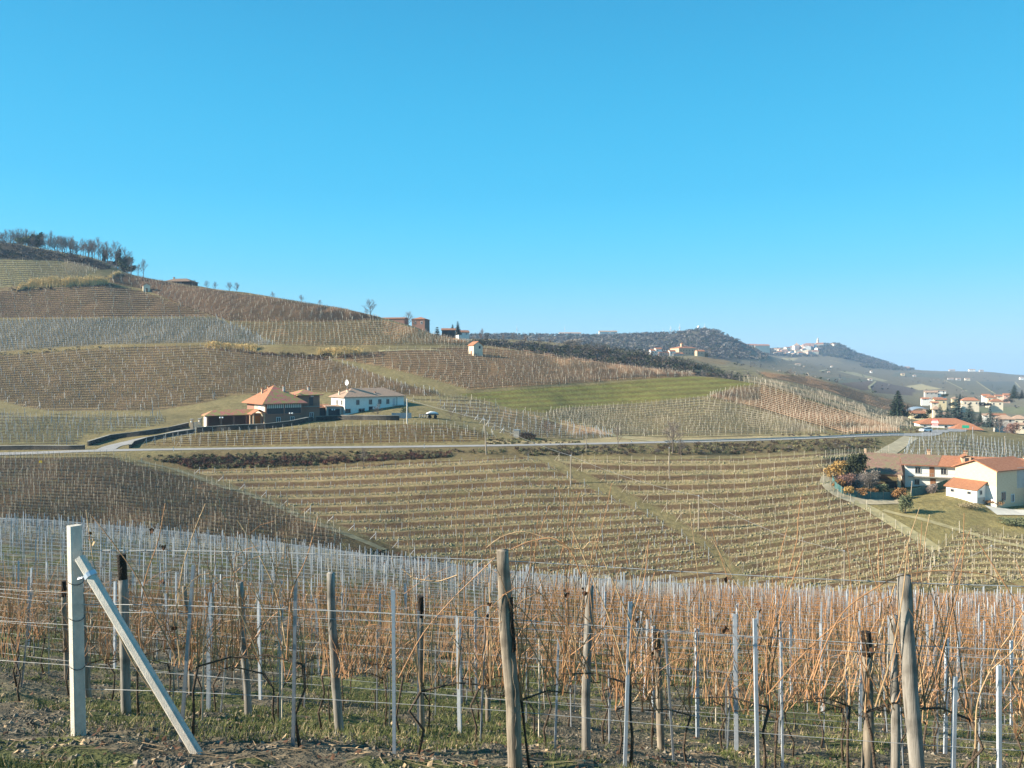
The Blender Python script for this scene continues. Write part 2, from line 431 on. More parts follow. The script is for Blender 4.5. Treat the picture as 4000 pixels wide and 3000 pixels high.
# ---------------------------------------------------------------- vineyards and meadows: where each field lies on the hillside
SOIL, TAN, GREY, OLIVE, GREEN, DARK = (0.21, 0.150, 0.092), (0.29, 0.225, 0.135), (0.21, 0.19, 0.135), (0.20, 0.185, 0.085), (0.17, 0.175, 0.058), (0.115, 0.088, 0.06)
FIELDS = [
 # name, polygon, (first, last line), top row, bottom row, rows, ground, strip, post kind, post gap, vine kind, vine gap, height
 dict(p=[(-1000, 1000), (0, 1012), (250, 1020), (398, 1054), (330, 1092), (60, 1118), (0, 1124), (-1000, 1150)], k=(15, 16), t=[(-1000, 1000), (0, 1012), (250, 1020), (420, 1056)], b=[(-1000, 1160), (0, 1132), (330, 1100), (420, 1098)], n=14, g=(0.23, 0.215, 0.11), s=(0.15, 0.125, 0.075), post='post_pale', pg=6, vine='cane_grey', vg=1.6, h=1.7),
 dict(p=[(-1000, 1170), (0, 1140), (430, 1114), (560, 1140), (690, 1186), (830, 1236), (0, 1244), (-1000, 1260)], k=(15, 16), t=[(-1000, 1170), (0, 1142), (430, 1116), (830, 1140)], b=[(-1000, 1258), (0, 1244), (830, 1240)], n=15, g=(0.225, 0.165, 0.10), s=(0.13, 0.09, 0.06), post='post_pale', pg=8, vine='cane_dark', vg=0.9, h=1.5),
 dict(p=[(436, 1066), (500, 1076), (700, 1113), (1000, 1155), (1350, 1212), (1490, 1246), (1300, 1258), (905, 1256), (700, 1190), (560, 1128), (440, 1106)], k=(15, 16.02), t=RIDGE_V[4:14], b=[(440, 1112), (560, 1134), (700, 1192), (900, 1256), (1200, 1262), (1500, 1258)], n=20, g=(0.225, 0.15, 0.088), s=(0.12, 0.085, 0.055), post='post_pale', pg=5, vine='cane_dark', vg=0.8, h=1.6),
 dict(p=[(-1000, 1262), (0, 1250), (840, 1242), (960, 1290), (1080, 1352), (800, 1338), (400, 1346), (0, 1374), (-1000, 1395)], k=(15, 16), t=[(-1000, 1262), (0, 1250), (840, 1242), (1100, 1262)], b=[(-1000, 1395), (0, 1376), (400, 1348), (800, 1340), (1100, 1354)], n=15, g=(0.20, 0.185, 0.135), s=(0.14, 0.125, 0.09), post='post_steel', pg=2.1, vine='cane_grey', vg=2.0, h=1.9),
 dict(p=[(900, 1262), (1300, 1262), (1490, 1252), (1600, 1278), (1700, 1311), (1850, 1345), (1480, 1350), (1110, 1356), (980, 1296)], k=(15, 16.02), t=[(900, 1262), (1300, 1263), (1490, 1252), (1700, 1311), (1850, 1345)], b=[(900, 1352), (1110, 1356), (1480, 1352), (1850, 1350)], n=13, g=(0.25, 0.20, 0.105), s=(0.16, 0.13, 0.08), post='post_pale', pg=2.0, vine='cane', vg=1.6, h=2.1),
 dict(p=[(-1000, 1415), (0, 1392), (400, 1362), (620, 1352), (860, 1358), (1000, 1376), (1160, 1394), (1270, 1402), (1420, 1448), (1560, 1500), (1740, 1545), (1600, 1548), (1250, 1532), (900, 1545), (800, 1572), (610, 1604), (200, 1605), (100, 1590), (0, 1565), (-1000, 1590)], k=(13.6, 15.3), t=[(-1000, 1415), (0, 1392), (400, 1362), (800, 1352), (1160, 1386), (1740, 1480)], b=[(-1000, 1620), (0, 1612), (610, 1608), (900, 1590), (1250, 1566), (1740, 1562)], n=25, g=(0.225, 0.172, 0.098), s=(0.13, 0.10, 0.062), post='post_white', pg=5, vine='cane_dark', vg=0.85, h=1.75),
 dict(p=[(1290, 1398), (1500, 1372), (1760, 1358), (1880, 1356), (2010, 1368), (2200, 1398), (2400, 1426), (2600, 1452), (2725, 1468), (2560, 1476), (2300, 1494), (2100, 1506), (1840, 1524), (1690, 1480), (1480, 1430)], k=(13.8, 16.02), t=[(1290, 1374), (1500, 1358), (1880, 1354), (2010, 1366), (2200, 1396), (2400, 1424), (2600, 1450), (2725, 1466)], b=[(1290, 1560), (1690, 1545), (1840, 1532), (2100, 1512), (2300, 1502), (2560, 1490), (2725, 1478)], n=22, g=(0.285, 0.198, 0.112), s=(0.20, 0.135, 0.080), post='post_pale', pg=3.6, vine='cane_pink', vg=0.85, h=1.8),
 dict(p=[(1790, 1540), (2100, 1516), (2300, 1504), (2500, 1486), (2700, 1470), (2850, 1481), (2960, 1500), (2870, 1516), (2770, 1545), (2500, 1572), (2200, 1592), (2120, 1612), (2000, 1596), (1860, 1556)], k=(12.5, 16.02), g=GREEN, s=(0.205, 0.185, 0.068), t=[(1790, 1530), (2960, 1470)], b=[(1790, 1620), (2960, 1560)], n=5, post=None, vine=None),
 dict(p=[(1600, 1570), (1780, 1552), (1880, 1566), (2000, 1604), (2120, 1622), (2210, 1600), (2500, 1580), (2745, 1556), (2900, 1590), (3100, 1650), (3230, 1692), (2900, 1706), (2640, 1710), (2420, 1700), (2250, 1655), (2080, 1622), (1960, 1592)], k=(11.2, 15.5), t=[(1600, 1550), (1880, 1556), (2120, 1606), (2210, 1594), (2500, 1572), (2750, 1546), (2900, 1560), (3230, 1660)], b=[(1600, 1760), (2000, 1750), (2400, 1732), (2900, 1712), (3230, 1700)], n=17, g=(0.27, 0.235, 0.13), s=(0.20, 0.165, 0.10), post='post_pale', pg=1.9, vine='cane_grey', vg=1.5, h=1.8),
 dict(p=[(1700, 1585), (1800, 1572), (1960, 1600), (2080, 1630), (2250, 1664), (2400, 1706), (2250, 1716), (2010, 1708), (1930, 1680), (1860, 1640)], k=(11.2, 15), t=[(1700, 1575), (1960, 1592), (2250, 1655), (2420, 1700)], b=[(1700, 1720), (2000, 1722), (2420, 1722)], n=11, g=(0.24, 0.205, 0.12), s=(0.17, 0.14, 0.09), post='post_steel', pg=2.0, vine='cane_pink', vg=1.2, h=1.8),
 dict(p=[(2770, 1552), (2880, 1520), (2970, 1508), (3100, 1548), (3300, 1612), (3450, 1660), (3520, 1690), (3300, 1698), (3110, 1645), (2920, 1588)], k=(11.2, 16), t=[(2770, 1540), (2970, 1506), (3100, 1545), (3300, 1606), (3520, 1680)], b=[(2770, 1560), (2920, 1594), (3110, 1652), (3300, 1704), (3520, 1740)], n=14, g=(0.26, 0.205, 0.12), s=(0.18, 0.13, 0.085), post='post_pale', pg=2.4, vine='cane_pink', vg=0.8, h=1.9),
 dict(p=[(2880, 1487), (3000, 1504), (3200, 1564), (3400, 1632), (3570, 1672), (3520, 1684), (3300, 1606), (3100, 1542), (2970, 1504)], k=(13, 16.02), t=[(2880, 1484), (3000, 1501), (3200, 1561), (3400, 1629), (3570, 1669)], b=[(2880, 1500), (2970, 1508), (3100, 1547), (3300, 1612), (3520, 1688), (3570, 1690)], n=7, g=(0.25, 0.225, 0.12), s=(0.17, 0.15, 0.09), post='post_pale', pg=2.2, vine='cane_grey', vg=1.2, h=2.0),
 dict(p=[(560, 1742), (680, 1718), (760, 1702), (1000, 1686), (1280, 1672), (1560, 1660), (1740, 1662), (1880, 1690), (1960, 1718), (1800, 1726), (1300, 1737), (800, 1745)], k=(11.05, 13), t=[(560, 1712), (760, 1690), (1000, 1678), (1280, 1664), (1560, 1652), (1740, 1652), (1960, 1690)], b=[(560, 1748), (800, 1747), (1300, 1739), (1960, 1728)], n=7, g=(0.235, 0.19, 0.095), s=(0.14, 0.095, 0.055), post='post_white', pg=2.3, vine='cane_dark', vg=1.3, h=1.9),
 dict(p=[(-1000, 1615), (0, 1612), (120, 1628), (640, 1628), (650, 1652), (560, 1672), (330, 1700), (300, 1738), (0, 1738), (-1000, 1745)], k=(11.05, 14.2), t=[(-1000, 1605), (0, 1606), (650, 1625)], b=[(-1000, 1760), (0, 1748), (650, 1735)], n=12, g=(0.20, 0.185, 0.10), s=(0.13, 0.115, 0.07), post='post_steel', pg=2.2, vine='cane_grey', vg=1.5, h=2.0),
 dict(p=[(-1000, 1800), (0, 1790), (430, 1785), (540, 1818), (760, 1872), (1000, 1946), (1200, 2025), (1330, 2085), (1335, 2150), (900, 2120), (400, 2075), (0, 2045), (-1000, 2020)], k=(6.6, 9.9), t=[(-1000, 1800), (0, 1786), (430, 1782), (1335, 1840)], b=[(-1000, 2040), (0, 2060), (400, 2092), (900, 2145), (1335, 2200)], n=24, g=(0.115, 0.088, 0.056), s=(0.085, 0.064, 0.044), post='post_pale', pg=1.25, vine='cane_dark', vg=0.7, h=1.8),
 dict(p=[(740, 1838), (1000, 1834), (1250, 1824), (1600, 1806), (2050, 1786), (2110, 1800), (2300, 1900), (2560, 2020), (2760, 2150), (2900, 2300), (1900, 2300), (1700, 2205), (1450, 2100), (1150, 1985), (900, 1890)], k=(6.9, 9.6), t=[(740, 1836), (1250, 1822), (2050, 1782), (2900, 1800)], b=[(740, 2310), (1500, 2335), (1900, 2315), (2300, 2275), (2900, 2200)], n=15, g=(0.245, 0.20, 0.115), s=(0.165, 0.112, 0.066), post='post_steel', pg=3.0, vine=None, vg=1.2, h=1.3, tuft=1),
 dict(p=[(2160, 1792), (2500, 1796), (2900, 1790), (3200, 1772), (3440, 1760), (3490, 1768), (3430, 1850), (3270, 1880), (3300, 1950), (3400, 1985), (3520, 2070), (3680, 2170), (3600, 2310), (2960, 2310), (2830, 2160), (2620, 2010), (2400, 1900)], k=(6.9, 10.0), t=[(2160, 1780), (2500, 1792), (2900, 1790), (3200, 1772), (3490, 1750)], b=[(2160, 2440), (2600, 2440), (2900, 2400), (3300, 2310), (3700, 2215)], n=17, g=(0.27, 0.225, 0.13), s=(0.175, 0.122, 0.074), post='post_pale', pg=2.8, vine=None, vg=1.2, h=1.7, tuft=1),
 dict(p=[(3640, 2180), (3760, 2070), (3900, 2090), (4100, 2120), (5000, 2130), (5000, 2330), (3620, 2320)], k=(6.9, 9), t=[(3600, 2080), (3900, 2060), (4200, 2090), (5000, 2100)], b=[(3600, 2330), (4200, 2330), (5000, 2310)], n=11, g=(0.29, 0.25, 0.14), s=(0.19, 0.15, 0.085), post='post_pale', pg=3.2, vine=None, vg=1.4, h=1.8, tuft=1),
 dict(p=[(3530, 1800), (3560, 1730), (3640, 1712), (3740, 1716), (3860, 1730), (4020, 1752), (5000, 1810), (5000, 1950), (4000, 1900), (3600, 1850)], k=(9.15, 12.5), t=[(3530, 1705), (3740, 1700), (4020, 1738), (5000, 1790)], b=[(3530, 1900), (4000, 1930), (5000, 1990)], n=17, g=(0.27, 0.245, 0.14), s=(0.21, 0.185, 0.12), post='post_steel', pg=1.6, vine='cane_grey', vg=1.1, h=2.2),
 dict(p=[(2900, 1476), (3000, 1484), (3200, 1528), (3420, 1600), (3560, 1640), (3520, 1664), (3400, 1620), (3200, 1552), (3000, 1494)], k=(16.6, 18.02), t=[(2900, 1474), (3000, 1482), (3200, 1526), (3420, 1596), (3560, 1632)], b=[(2900, 1496), (3000, 1510), (3200, 1566), (3420, 1634), (3560, 1670)], n=9, g=(0.25, 0.225, 0.13), s=(0.18, 0.155, 0.095), post='post_pale', pg=5, vine='cane_grey', vg=1.4, h=2.0),
 dict(p=[(2960, 1454), (3150, 1474), (3400, 1542), (3640, 1604), (3560, 1626), (3420, 1592), (3200, 1520), (3000, 1478)], k=(18.1, 19.02), t=[(2960, 1452), (3150, 1472), (3400, 1540), (3640, 1602)], b=[(2960, 1476), (3000, 1482), (3200, 1526), (3420, 1598), (3560, 1640), (3640, 1650)], n=9, g=(0.23, 0.175, 0.11), s=(0.15, 0.105, 0.07), post=None, pg=6, vine='cane_dark', vg=1.2, h=2.2),
 dict(p=[(2690, 1398), (2760, 1392), (2860, 1412), (2830, 1424), (2760, 1420)], k=(19, 20.5), t=[(2690, 1392), (2860, 1408)], b=[(2690, 1420), (2860, 1426)], n=7, g=(0.30, 0.23, 0.13), s=(0.2, 0.14, 0.08), post=None, vine=None),
 dict(p=[(2640, 1440), (2860, 1430), (2960, 1452), (2890, 1472), (2760, 1460)], k=(17.5, 20), t=[(2640, 1430), (2960, 1440)], b=[(2640, 1475), (2960, 1480)], n=7, g=(0.22, 0.20, 0.11), s=(0.16, 0.14, 0.08), post=None, vine=None),
]
# plain patches: colour only
PATCHES = [
 ([(-1000, 700), (5000, 700), (5000, 1900), (-1000, 1900)], (16.02, 19), (0.20, 0.17, 0.10)),
 ([(1680, 1290), (2900, 1290), (2900, 1520), (1680, 1520)], (16.3, 18.0), (0.035, 0.03, 0.022)),  # cliff ground near black, its shadow put into the colour
 ([(-1000, 700), (5000, 700), (5000, 1900), (-1000, 1900)], (19, 21), (0.20, 0.175, 0.115)),
 ([(-1000, 700), (2960, 700), (2940, 1480), (-1000, 1480)], (20.6, 23), (0.085, 0.075, 0.055)),
 ([(-1000, 700), (5000, 700), (5000, 1900), (-1000, 1900)], (22.98, 27), (0.18, 0.155, 0.105)),
 ([(2900, 1330), (5000, 1330), (5000, 1600), (2900, 1600)], (21, 25), (0.175, 0.15, 0.105)),
 ([(3050, 1398), (3120, 1399), (3100, 1408), (3070, 1408)], (21, 25), (0.36, 0.31, 0.19)),
 ([(3270, 1448), (3340, 1455), (3470, 1487), (3450, 1490), (3330, 1465)], (21, 25), (0.30, 0.275, 0.18)),
 ([(3170, 1474), (3290, 1474), (3420, 1488), (3250, 1498)], (19.5, 25), (0.135, 0.135, 0.10)),
 ([(3250, 1500), (3410, 1487), (3400, 1520), (3360, 1530)], (19.5, 25), (0.145, 0.105, 0.085)),
 ([(3425, 1489), (3580, 1520), (3560, 1545), (3420, 1535), (3400, 1520)], (19.5, 25), (0.12, 0.092, 0.08)),
 ([(3535, 1508), (3600, 1500), (3680, 1520), (3590, 1524)], (19.5, 25), (0.42, 0.36, 0.22)),
 ([(3700, 1490), (3800, 1487), (3880, 1540), (3780, 1535)], (19.5, 25), (0.16, 0.145, 0.10)),
 ([(3820, 1490), (3960, 1490), (3990, 1530), (3880, 1540)], (19.5, 25), (0.115, 0.115, 0.095)),
 ([(3500, 1455), (3700, 1460), (3680, 1475), (3480, 1470)], (19.5, 25), (0.145, 0.145, 0.11)),
 ([(3800, 1590), (5000, 1590), (5000, 1640), (3790, 1612)], (17, 22), (0.20, 0.20, 0.105)),
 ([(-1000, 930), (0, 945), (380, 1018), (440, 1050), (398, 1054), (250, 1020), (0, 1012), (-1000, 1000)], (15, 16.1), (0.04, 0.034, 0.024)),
 ([(60, 1084), (430, 1080), (440, 1114), (0, 1140), (-1000, 1170), (-1000, 1150), (0, 1124)], (15, 16), (0.17, 0.13, 0.075)),
 ([(-1000, 1395), (0, 1374), (400, 1346), (800, 1338), (1100, 1356), (1480, 1350), (1480, 1372), (1290, 1398), (1000, 1376), (620, 1352), (400, 1362), (0, 1392), (-1000, 1415)], (14.6, 15.6), (0.19, 0.155, 0.08)),
 ([(540, 1790), (800, 1760), (2800, 1730), (3400, 1712), (3440, 1752), (2900, 1782), (2050, 1782), (1250, 1824), (740, 1838), (600, 1815)], (8.9, 10.02), (0.155, 0.125, 0.07)),
 ([(1900, 1712), (2200, 1725), (2420, 1702), (2640, 1712), (3230, 1696), (3230, 1702), (2400, 1730), (1900, 1740)], (11, 13), (0.34, 0.285, 0.175)),
 ([(3290, 1940), (3420, 1940), (3560, 1905), (3760, 1930), (4100, 1960), (5000, 1990), (5000, 2110), (4100, 2100), (3800, 2050), (3690, 2110), (3640, 2160), (3520, 2060), (3400, 1985)], (7.2, 9.3), (0.23, 0.20, 0.095)),
 ([(1320, 2080), (1500, 2110), (1700, 2205), (1900, 2300), (1400, 2260), (1330, 2150)], (6.2, 9), (0.085, 0.072, 0.042)),
 ([(540, 1818), (1000, 1946), (1330, 2085), (1500, 2110), (1150, 1985), (900, 1890), (740, 1838)], (6.6, 9.8), (0.145, 0.128, 0.072)),
 ([(3540, 1740), (3570, 1700), (3640, 1700), (3560, 1790)], (9, 12), (0.25, 0.22, 0.13)),
]
def build_terrain():
    nU = len(GU)
    base = np.tile(np.array([0.20, 0.172, 0.092]), (NT, nU, 1))
    strip = base.copy()
    rown = np.zeros((NT, nU))
    K = np.broadcast_to(KT[:, None], (NT, nU)); U = np.broadcast_to(GU[None, :], (NT, nU))
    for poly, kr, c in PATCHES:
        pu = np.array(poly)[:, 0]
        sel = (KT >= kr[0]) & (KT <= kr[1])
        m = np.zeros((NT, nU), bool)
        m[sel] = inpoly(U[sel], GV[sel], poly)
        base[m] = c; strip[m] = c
    for f in FIELDS:
        sel = (KT >= f['k'][0]) & (KT <= f['k'][1])
        m = np.zeros((NT, nU), bool)
        m[sel] = inpoly(U[sel], GV[sel], f['p'])
        tu, tv = zip(*f['t']); bu, bv = zip(*f['b'])
        vt = np.interp(GU, tu, tv); vb = np.interp(GU, bu, bv)
        r = (GV - vt[None, :]) / (vb - vt)[None, :] * f['n']
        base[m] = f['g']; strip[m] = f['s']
        rown[m] = r[m] + 0.5
    fg = (KT < 6.3)
    gcol = np.where((vnoise(GX[fg] / 1.5, GD[fg] / 1.5, 21) + 0.6 * vnoise(GX[fg] / 0.4, GD[fg] / 0.4, 22))[..., None] > 0.15, np.array([0.085, 0.09, 0.035]), np.array([0.115, 0.097, 0.067]))
    base[fg] = gcol; strip[fg] = gcol
    near = np.broadcast_to((KT < 6.3)[:, None, None], base.shape)
    base = np.where(near, base, base * np.array([.97, .91, .80])); strip = np.where(near, strip, strip * np.array([.70, .65, .58]))  # strips darkened further, painting in the shadow lines of the rows
    V = np.stack([GX, GD, GZ], -1).reshape(-1, 3)
    i = np.arange(NT - 1)[:, None] * nU; j = np.arange(nU - 1)[None, :]
    q = np.stack([i + j, i + j + 1, i + nU + j + 1, i + nU + j], -1).reshape(-1, 4)
    mb = MB(); mb.add(V, q)
    o = mb.build("ground", ground_material(), smooth=True)
    me = o.data
    for nm, arr in (("field_colour", base), ("strip_colour", strip)):
        a = me.attributes.new(nm, 'FLOAT_COLOR', 'POINT')
        c4 = np.ones((NT * nU, 4), np.float32); c4[:, :3] = arr.reshape(-1, 3)
        a.data.foreach_set("color", c4.ravel())
    a = me.attributes.new("row_number", 'FLOAT', 'POINT')
    a.data.foreach_set("value", rown.astype(np.float32).ravel())
    return setp(o, kind="structure")
build_terrain()

# ---------------------------------------------------------------- vineyard rows on the far hillsides
def rows_of(f):
    """world polylines of the rows of a field, laid along the slope between its first and last row"""
    tu, tv = zip(*f['t']); bu, bv = zip(*f['b'])
    pu = np.array(f['p'])[:, 0]
    ua, ub = max(pu.min(), -450), min(pu.max(), 4450)
    us = np.arange(ua, ub, 4.0)
    out = []
    allu, allv, allr = [], [], []
    for r in range(f['n']):
        vv = np.interp(us, tu, tv) + (np.interp(us, bu, bv) - np.interp(us, tu, tv)) * (r + 0.5) / f['n']
        m = inpoly(us, vv, f['p'])
        allu.append(us[m]); allv.append(vv[m]); allr.append(np.full(m.sum(), r))
    allu, allv, allr = map(np.concatenate, (allu, allv, allr))
    if not len(allu): return out
    P = hit(allu, allv, *f['k'])
    for r in range(f['n']):
        m = allr == r
        if m.sum() < 3: continue
        p, u = P[m], allu[m]
        cuts = np.where((np.diff(u) > 9) | (np.linalg.norm(np.diff(p, axis=0), axis=1) > 9))[0] + 1
        for seg in np.split(p, cuts):
            if len(seg) >= 3: out.append(seg)
    return out

def along(seg, gap, jit=0.15, start=None):
    L = np.concatenate([[0], np.cumsum(np.linalg.norm(np.diff(seg, axis=0), axis=1))])
    s = np.arange(rng.random() * gap if start is None else start, L[-1], gap)
    s = np.clip(s + (rng.random(len(s)) - 0.5) * 2 * jit * gap, 0, L[-1])
    p = np.stack([np.interp(s, L, seg[:, k]) for k in range(3)], -1)
    q = np.stack([np.interp(np.minimum(s + 0.5, L[-1] + .01), L, seg[:, k]) for k in range(3)], -1)
    t = q - p; t[:, 2] = 0
    n = np.linalg.norm(t, axis=1, keepdims=True)
    t = np.where(n > 1e-4, t / np.maximum(n, 1e-4), np.array([1.0, 0, 0]))
    return p, t

def post_batch(mb, p, h, w, m, lean=0.03):
    """square posts, vectorised"""
    n = len(p)
    if not n: return
    h = np.broadcast_to(h, (n,)); w = np.broadcast_to(w, (n,)) / 2
    a = rng.random(n) * pi
    top = p + np.stack([(rng.random(n) - .5) * 2 * lean * h, (rng.random(n) - .5) * 2 * lean * h, h], -1)
    bot = p - np.array([0, 0, 0.25])
    ring = []
    for k in range(4):
        o = np.stack([np.cos(a + k * pi / 2) * w, np.sin(a + k * pi / 2) * w, np.zeros(n)], -1)
        ring.append(bot + o)
    for k in range(4):
        o = np.stack([np.cos(a + k * pi / 2) * w, np.sin(a + k * pi / 2) * w, np.zeros(n)], -1)
        ring.append(top + o)
    V = np.stack(ring, 1)
    q = np.array([[0, 1, 5, 4], [1, 2, 6, 5], [2, 3, 7, 6], [3, 0, 4, 7], [4, 5, 6, 7]])
    mb.add(V.reshape(-1, 3), (q[None] + np.arange(n)[:, None, None] * 8).reshape(-1, 4), m=m)

def cane_batch(mb, base, top, w, m):
    """thin canes as slender three-sided spikes"""
    n = len(base)
    if not n: return
    w = np.broadcast_to(w, (n,))
    a = rng.random(n) * pi * 2
    o = [np.stack([np.cos(a + k * 2.094) * w / 2, np.sin(a + k * 2.094) * w / 2, np.zeros(n)], -1) for k in range(3)]
    V = np.stack([base + o[0], base + o[1], base + o[2], top], 1).reshape(-1, 3)
    t = np.array([[0, 1, 3], [1, 2, 3], [2, 0, 3]])
    mb.add(V, None, (t[None] + np.arange(n)[:, None, None] * 4).reshape(-1, 3), m=m)

def lump_batch(mb, p, r, flat, m):
    n = len(p)
    if not n: return
    oct_ = np.array([[1, 0, 0], [0, 1, 0], [-1, 0, 0], [0, -1, 0], [0, 0, 1.0], [0, 0, -0.6]])
    V = p[:, None, :] + oct_[None] * np.broadcast_to(r, (n,))[:, None, None] * (0.6 + 0.8 * rng.random((n, 6, 1))) * np.array([1, 1, flat])
    t = np.array([[0, 1, 4], [1, 2, 4], [2, 3, 4], [3, 0, 4], [1, 0, 5], [2, 1, 5], [3, 2, 5], [0, 3, 5]])
    mb.add(V.reshape(-1, 3), None, (t[None] + np.arange(n)[:, None, None] * 6).reshape(-1, 3), m=m)

M['clod'] = mat('dry_clods', (0.30, 0.245, 0.145), var=0.35, scale=1.5)
M['clod_grass'] = mat('clods_with_grass', (0.22, 0.205, 0.10), var=0.4, scale=1.5)
M['wirem'] = mat('wire_metal', (0.42, 0.42, 0.40), rough=0.4, var=0.1, metal=0.3)
FPM = ['post_pale', 'post_steel', 'post_white']
FVM = ['cane', 'cane_dark', 'cane_pink', 'cane_grey', 'trunk', 'clod', 'clod_grass']
far_posts, far_vines = MB(), MB()

def plant_rows():
    for f in FIELDS:
        segs = rows_of(f)
        dist = np.mean([s[:, 1].mean() for s in segs]) if segs else 100
        wk = max(0.75, min(1.6, dist / 240))
        for seg in segs:
            if f.get('post'):
                p, t = along(seg, f['pg'], 0.12, 0.0)
                n = len(p)
                end = np.zeros(n, bool); end[0] = True; end[-1] = True
                w = np.where(end, 0.13, 0.085) * wk
                post_batch(far_posts, p, f['h'] * (0.92 + 0.22 * rng.random(n)) + np.where(end, 0.2, 0), w, FPM.index(f['post']))
                # slanting braces at the ends of the row
                if dist < 380 and len(seg) > 8:
                    for e, sgn in ((0, 1), (-1, -1)):
                        b = p[e] + t[e] * sgn * -1.1
                        b[2] = gz_at(b[0], b[1])[0]
                        far_posts.tube([b, p[e] + np.array([0, 0, f['h'] * 0.85])], 0.035 * wk, 3, FPM.index(f['post']), caps=False)
            if f.get('vine'):
                p, t = along(seg, f['vg'], 0.2)
                n = len(p)
                vm = FVM.index(f['vine'])
                cane_batch(far_vines, p, p + np.array([0, 0, 0.75]), 0.09 * wk, FVM.index('trunk'))
                for k in range(6):
                    s = (rng.random(n) - 0.5)[:, None] * 0.5
                    b = p + t * s + np.array([0, 0, 1.0]) * (0.45 + 0.25 * rng.random((n, 1)))
                    tp = p + t * (s + (rng.random((n, 1)) - 0.5) * 0.8) + np.array([0, 0, 1.0]) * f['h'] * (0.75 + 0.4 * rng.random((n, 1))) + (rng.random((n, 3)) - .5) * np.array([.25, .25, 0])
                    cane_batch(far_vines, b, tp, 0.034 * wk, vm)
                # the tied-down wood along the wire
                c, ct = along(seg, 2.0, 0.0, 0.0)
                if len(c) > 2:
                    up = np.array([0, 0, 0.75]); e = np.array([0, 0, 0.06 * wk])
                    V = np.stack([c + up - e, c + up + e], 1).reshape(-1, 3)
                    i = np.arange(len(c) - 1) * 2
                    far_vines.add(V, np.stack([i, i + 2, i + 3, i + 1], -1), m=vm)
            if f.get('tuft'):
                p, t = along(seg, 1.05, 0.1)
                n = len(p)
                post_batch(far_posts, p, 0.55 + 0.35 * rng.random(n), 0.045, 0 if f['post'] == 'post_pale' else 1, 0.08)
                cane_batch(far_vines, p + t * 0.12, p + t * (0.12 + 0.4 * (rng.random((n, 1)) - .5)) + np.array([0, 0, 0.7]), 0.06, FVM.index('trunk'))
                p, t = along(seg, 0.16, 0.5)
                n = len(p)
                side = np.stack([-t[:, 1], t[:, 0], np.zeros(n)], -1)
                q = p + side * (rng.normal(0, 0.42, (n, 1))) 
                q[:, 2] = p[:, 2] + (q[:, 1] - p[:, 1]) * 0.36
                hlf = rng.random(n) < 0.5
                lump_batch(far_vines, q[hlf], 0.09 + 0.17 * rng.random(hlf.sum()), 0.9, FVM.index('clod'))
                lump_batch(far_vines, q[~hlf], 0.09 + 0.17 * rng.random((~hlf).sum()), 0.9, FVM.index('clod_grass'))
plant_rows()

# ---------------------------------------------------------------- buildings
M['plaster'] = mat('white_plaster', (0.74, 0.72, 0.66), var=0.08, scale=1.2)
M['plaster_warm'] = mat('cream_plaster', (0.66, 0.57, 0.43), var=0.10, scale=1.0)
M['plaster_yellow'] = mat('yellow_plaster', (0.62, 0.51, 0.31), var=0.1, scale=0.8)
M['plaster_pink'] = mat('pink_plaster', (0.56, 0.36, 0.28), var=0.1, scale=0.8)
M['plaster_grey'] = mat('grey_plaster', (0.42, 0.40, 0.36), var=0.15, scale=0.8)
M['brick_pale'] = mat('pale_old_brick', (0.58, 0.42, 0.27), var=0.14, scale=1.6, c2=(0.70, 0.56, 0.38), bump=0.4, stretch=(1, 1, 6))
M['brick'] = mat('brown_brick', (0.28, 0.155, 0.11), var=0.15, scale=3.0, stretch=(1, 1, 5))
M['brick_ochre'] = mat('ochre_wall', (0.55, 0.39, 0.25), var=0.12, scale=2.0)  # ochre tone of its own, paler than the brown brick
M['timber'] = mat('dark_timber', (0.07, 0.045, 0.03), var=0.3, scale=4)
M['wood_door'] = mat('orange_wood_door', (0.46, 0.17, 0.04), var=0.2, scale=3, stretch=(4, 4, .4))
M['door_brown'] = mat('brown_wood_door', (0.25, 0.12, 0.06), var=0.2, scale=3)
M['shutter'] = mat('green_shutter', (0.20, 0.27, 0.16), var=0.12, scale=3)
M['frame_w'] = mat('white_window_frame', (0.72, 0.72, 0.70), var=0.05)
M['awning'] = mat('striped_awning', (0.10, 0.17, 0.14), var=0.1)
M['awning_w'] = mat('pale_awning_stripe', (0.55, 0.58, 0.54), var=0.1)
M['metal_dark'] = mat('dark_metal', (0.05, 0.055, 0.06), rough=0.5, var=0.2, metal=0.4)
M['metal_grey'] = mat('grey_metal', (0.38, 0.40, 0.42), rough=0.45, var=0.15, metal=0.5)
M['globe'] = mat('white_lamp_globe', (0.85, 0.85, 0.82), rough=0.3, var=0.03)
M['stone_wall'] = mat('shaded_stone_wall', (0.055, 0.05, 0.042), var=0.5, scale=2.2, bump=0.8)  # stone kept near black, with the walls' shade in its colour
M['cap'] = mat('pale_stone_coping', (0.30, 0.28, 0.24), var=0.2, scale=2)
M['concrete'] = mat('weathered_concrete', (0.56, 0.53, 0.47), var=0.12, scale=5, bump=0.35, bscale=60)
M['wood_pole'] = mat('grey_wood_pole', (0.30, 0.25, 0.19), var=0.25, scale=3, stretch=(6, 6, .6))
M['netting'] = mat('green_shade_netting', (0.055, 0.13, 0.125), rough=0.9, var=0.2, scale=1.5)
M['white_paint'] = mat('white_paint', (0.80, 0.80, 0.78), rough=0.35, var=0.03, spec=0.5)
M['red_paint'] = mat('red_paint', (0.55, 0.05, 0.03), rough=0.5, var=0.06)
M['sign_green'] = mat('green_sign_paint', (0.02, 0.26, 0.16), rough=0.5, var=0.05)
M['yellow_paint'] = mat('yellow_paint', (0.80, 0.52, 0.03), rough=0.5, var=0.05)
M['rubber'] = mat('black_rubber', (0.02, 0.02, 0.02), var=0.2)
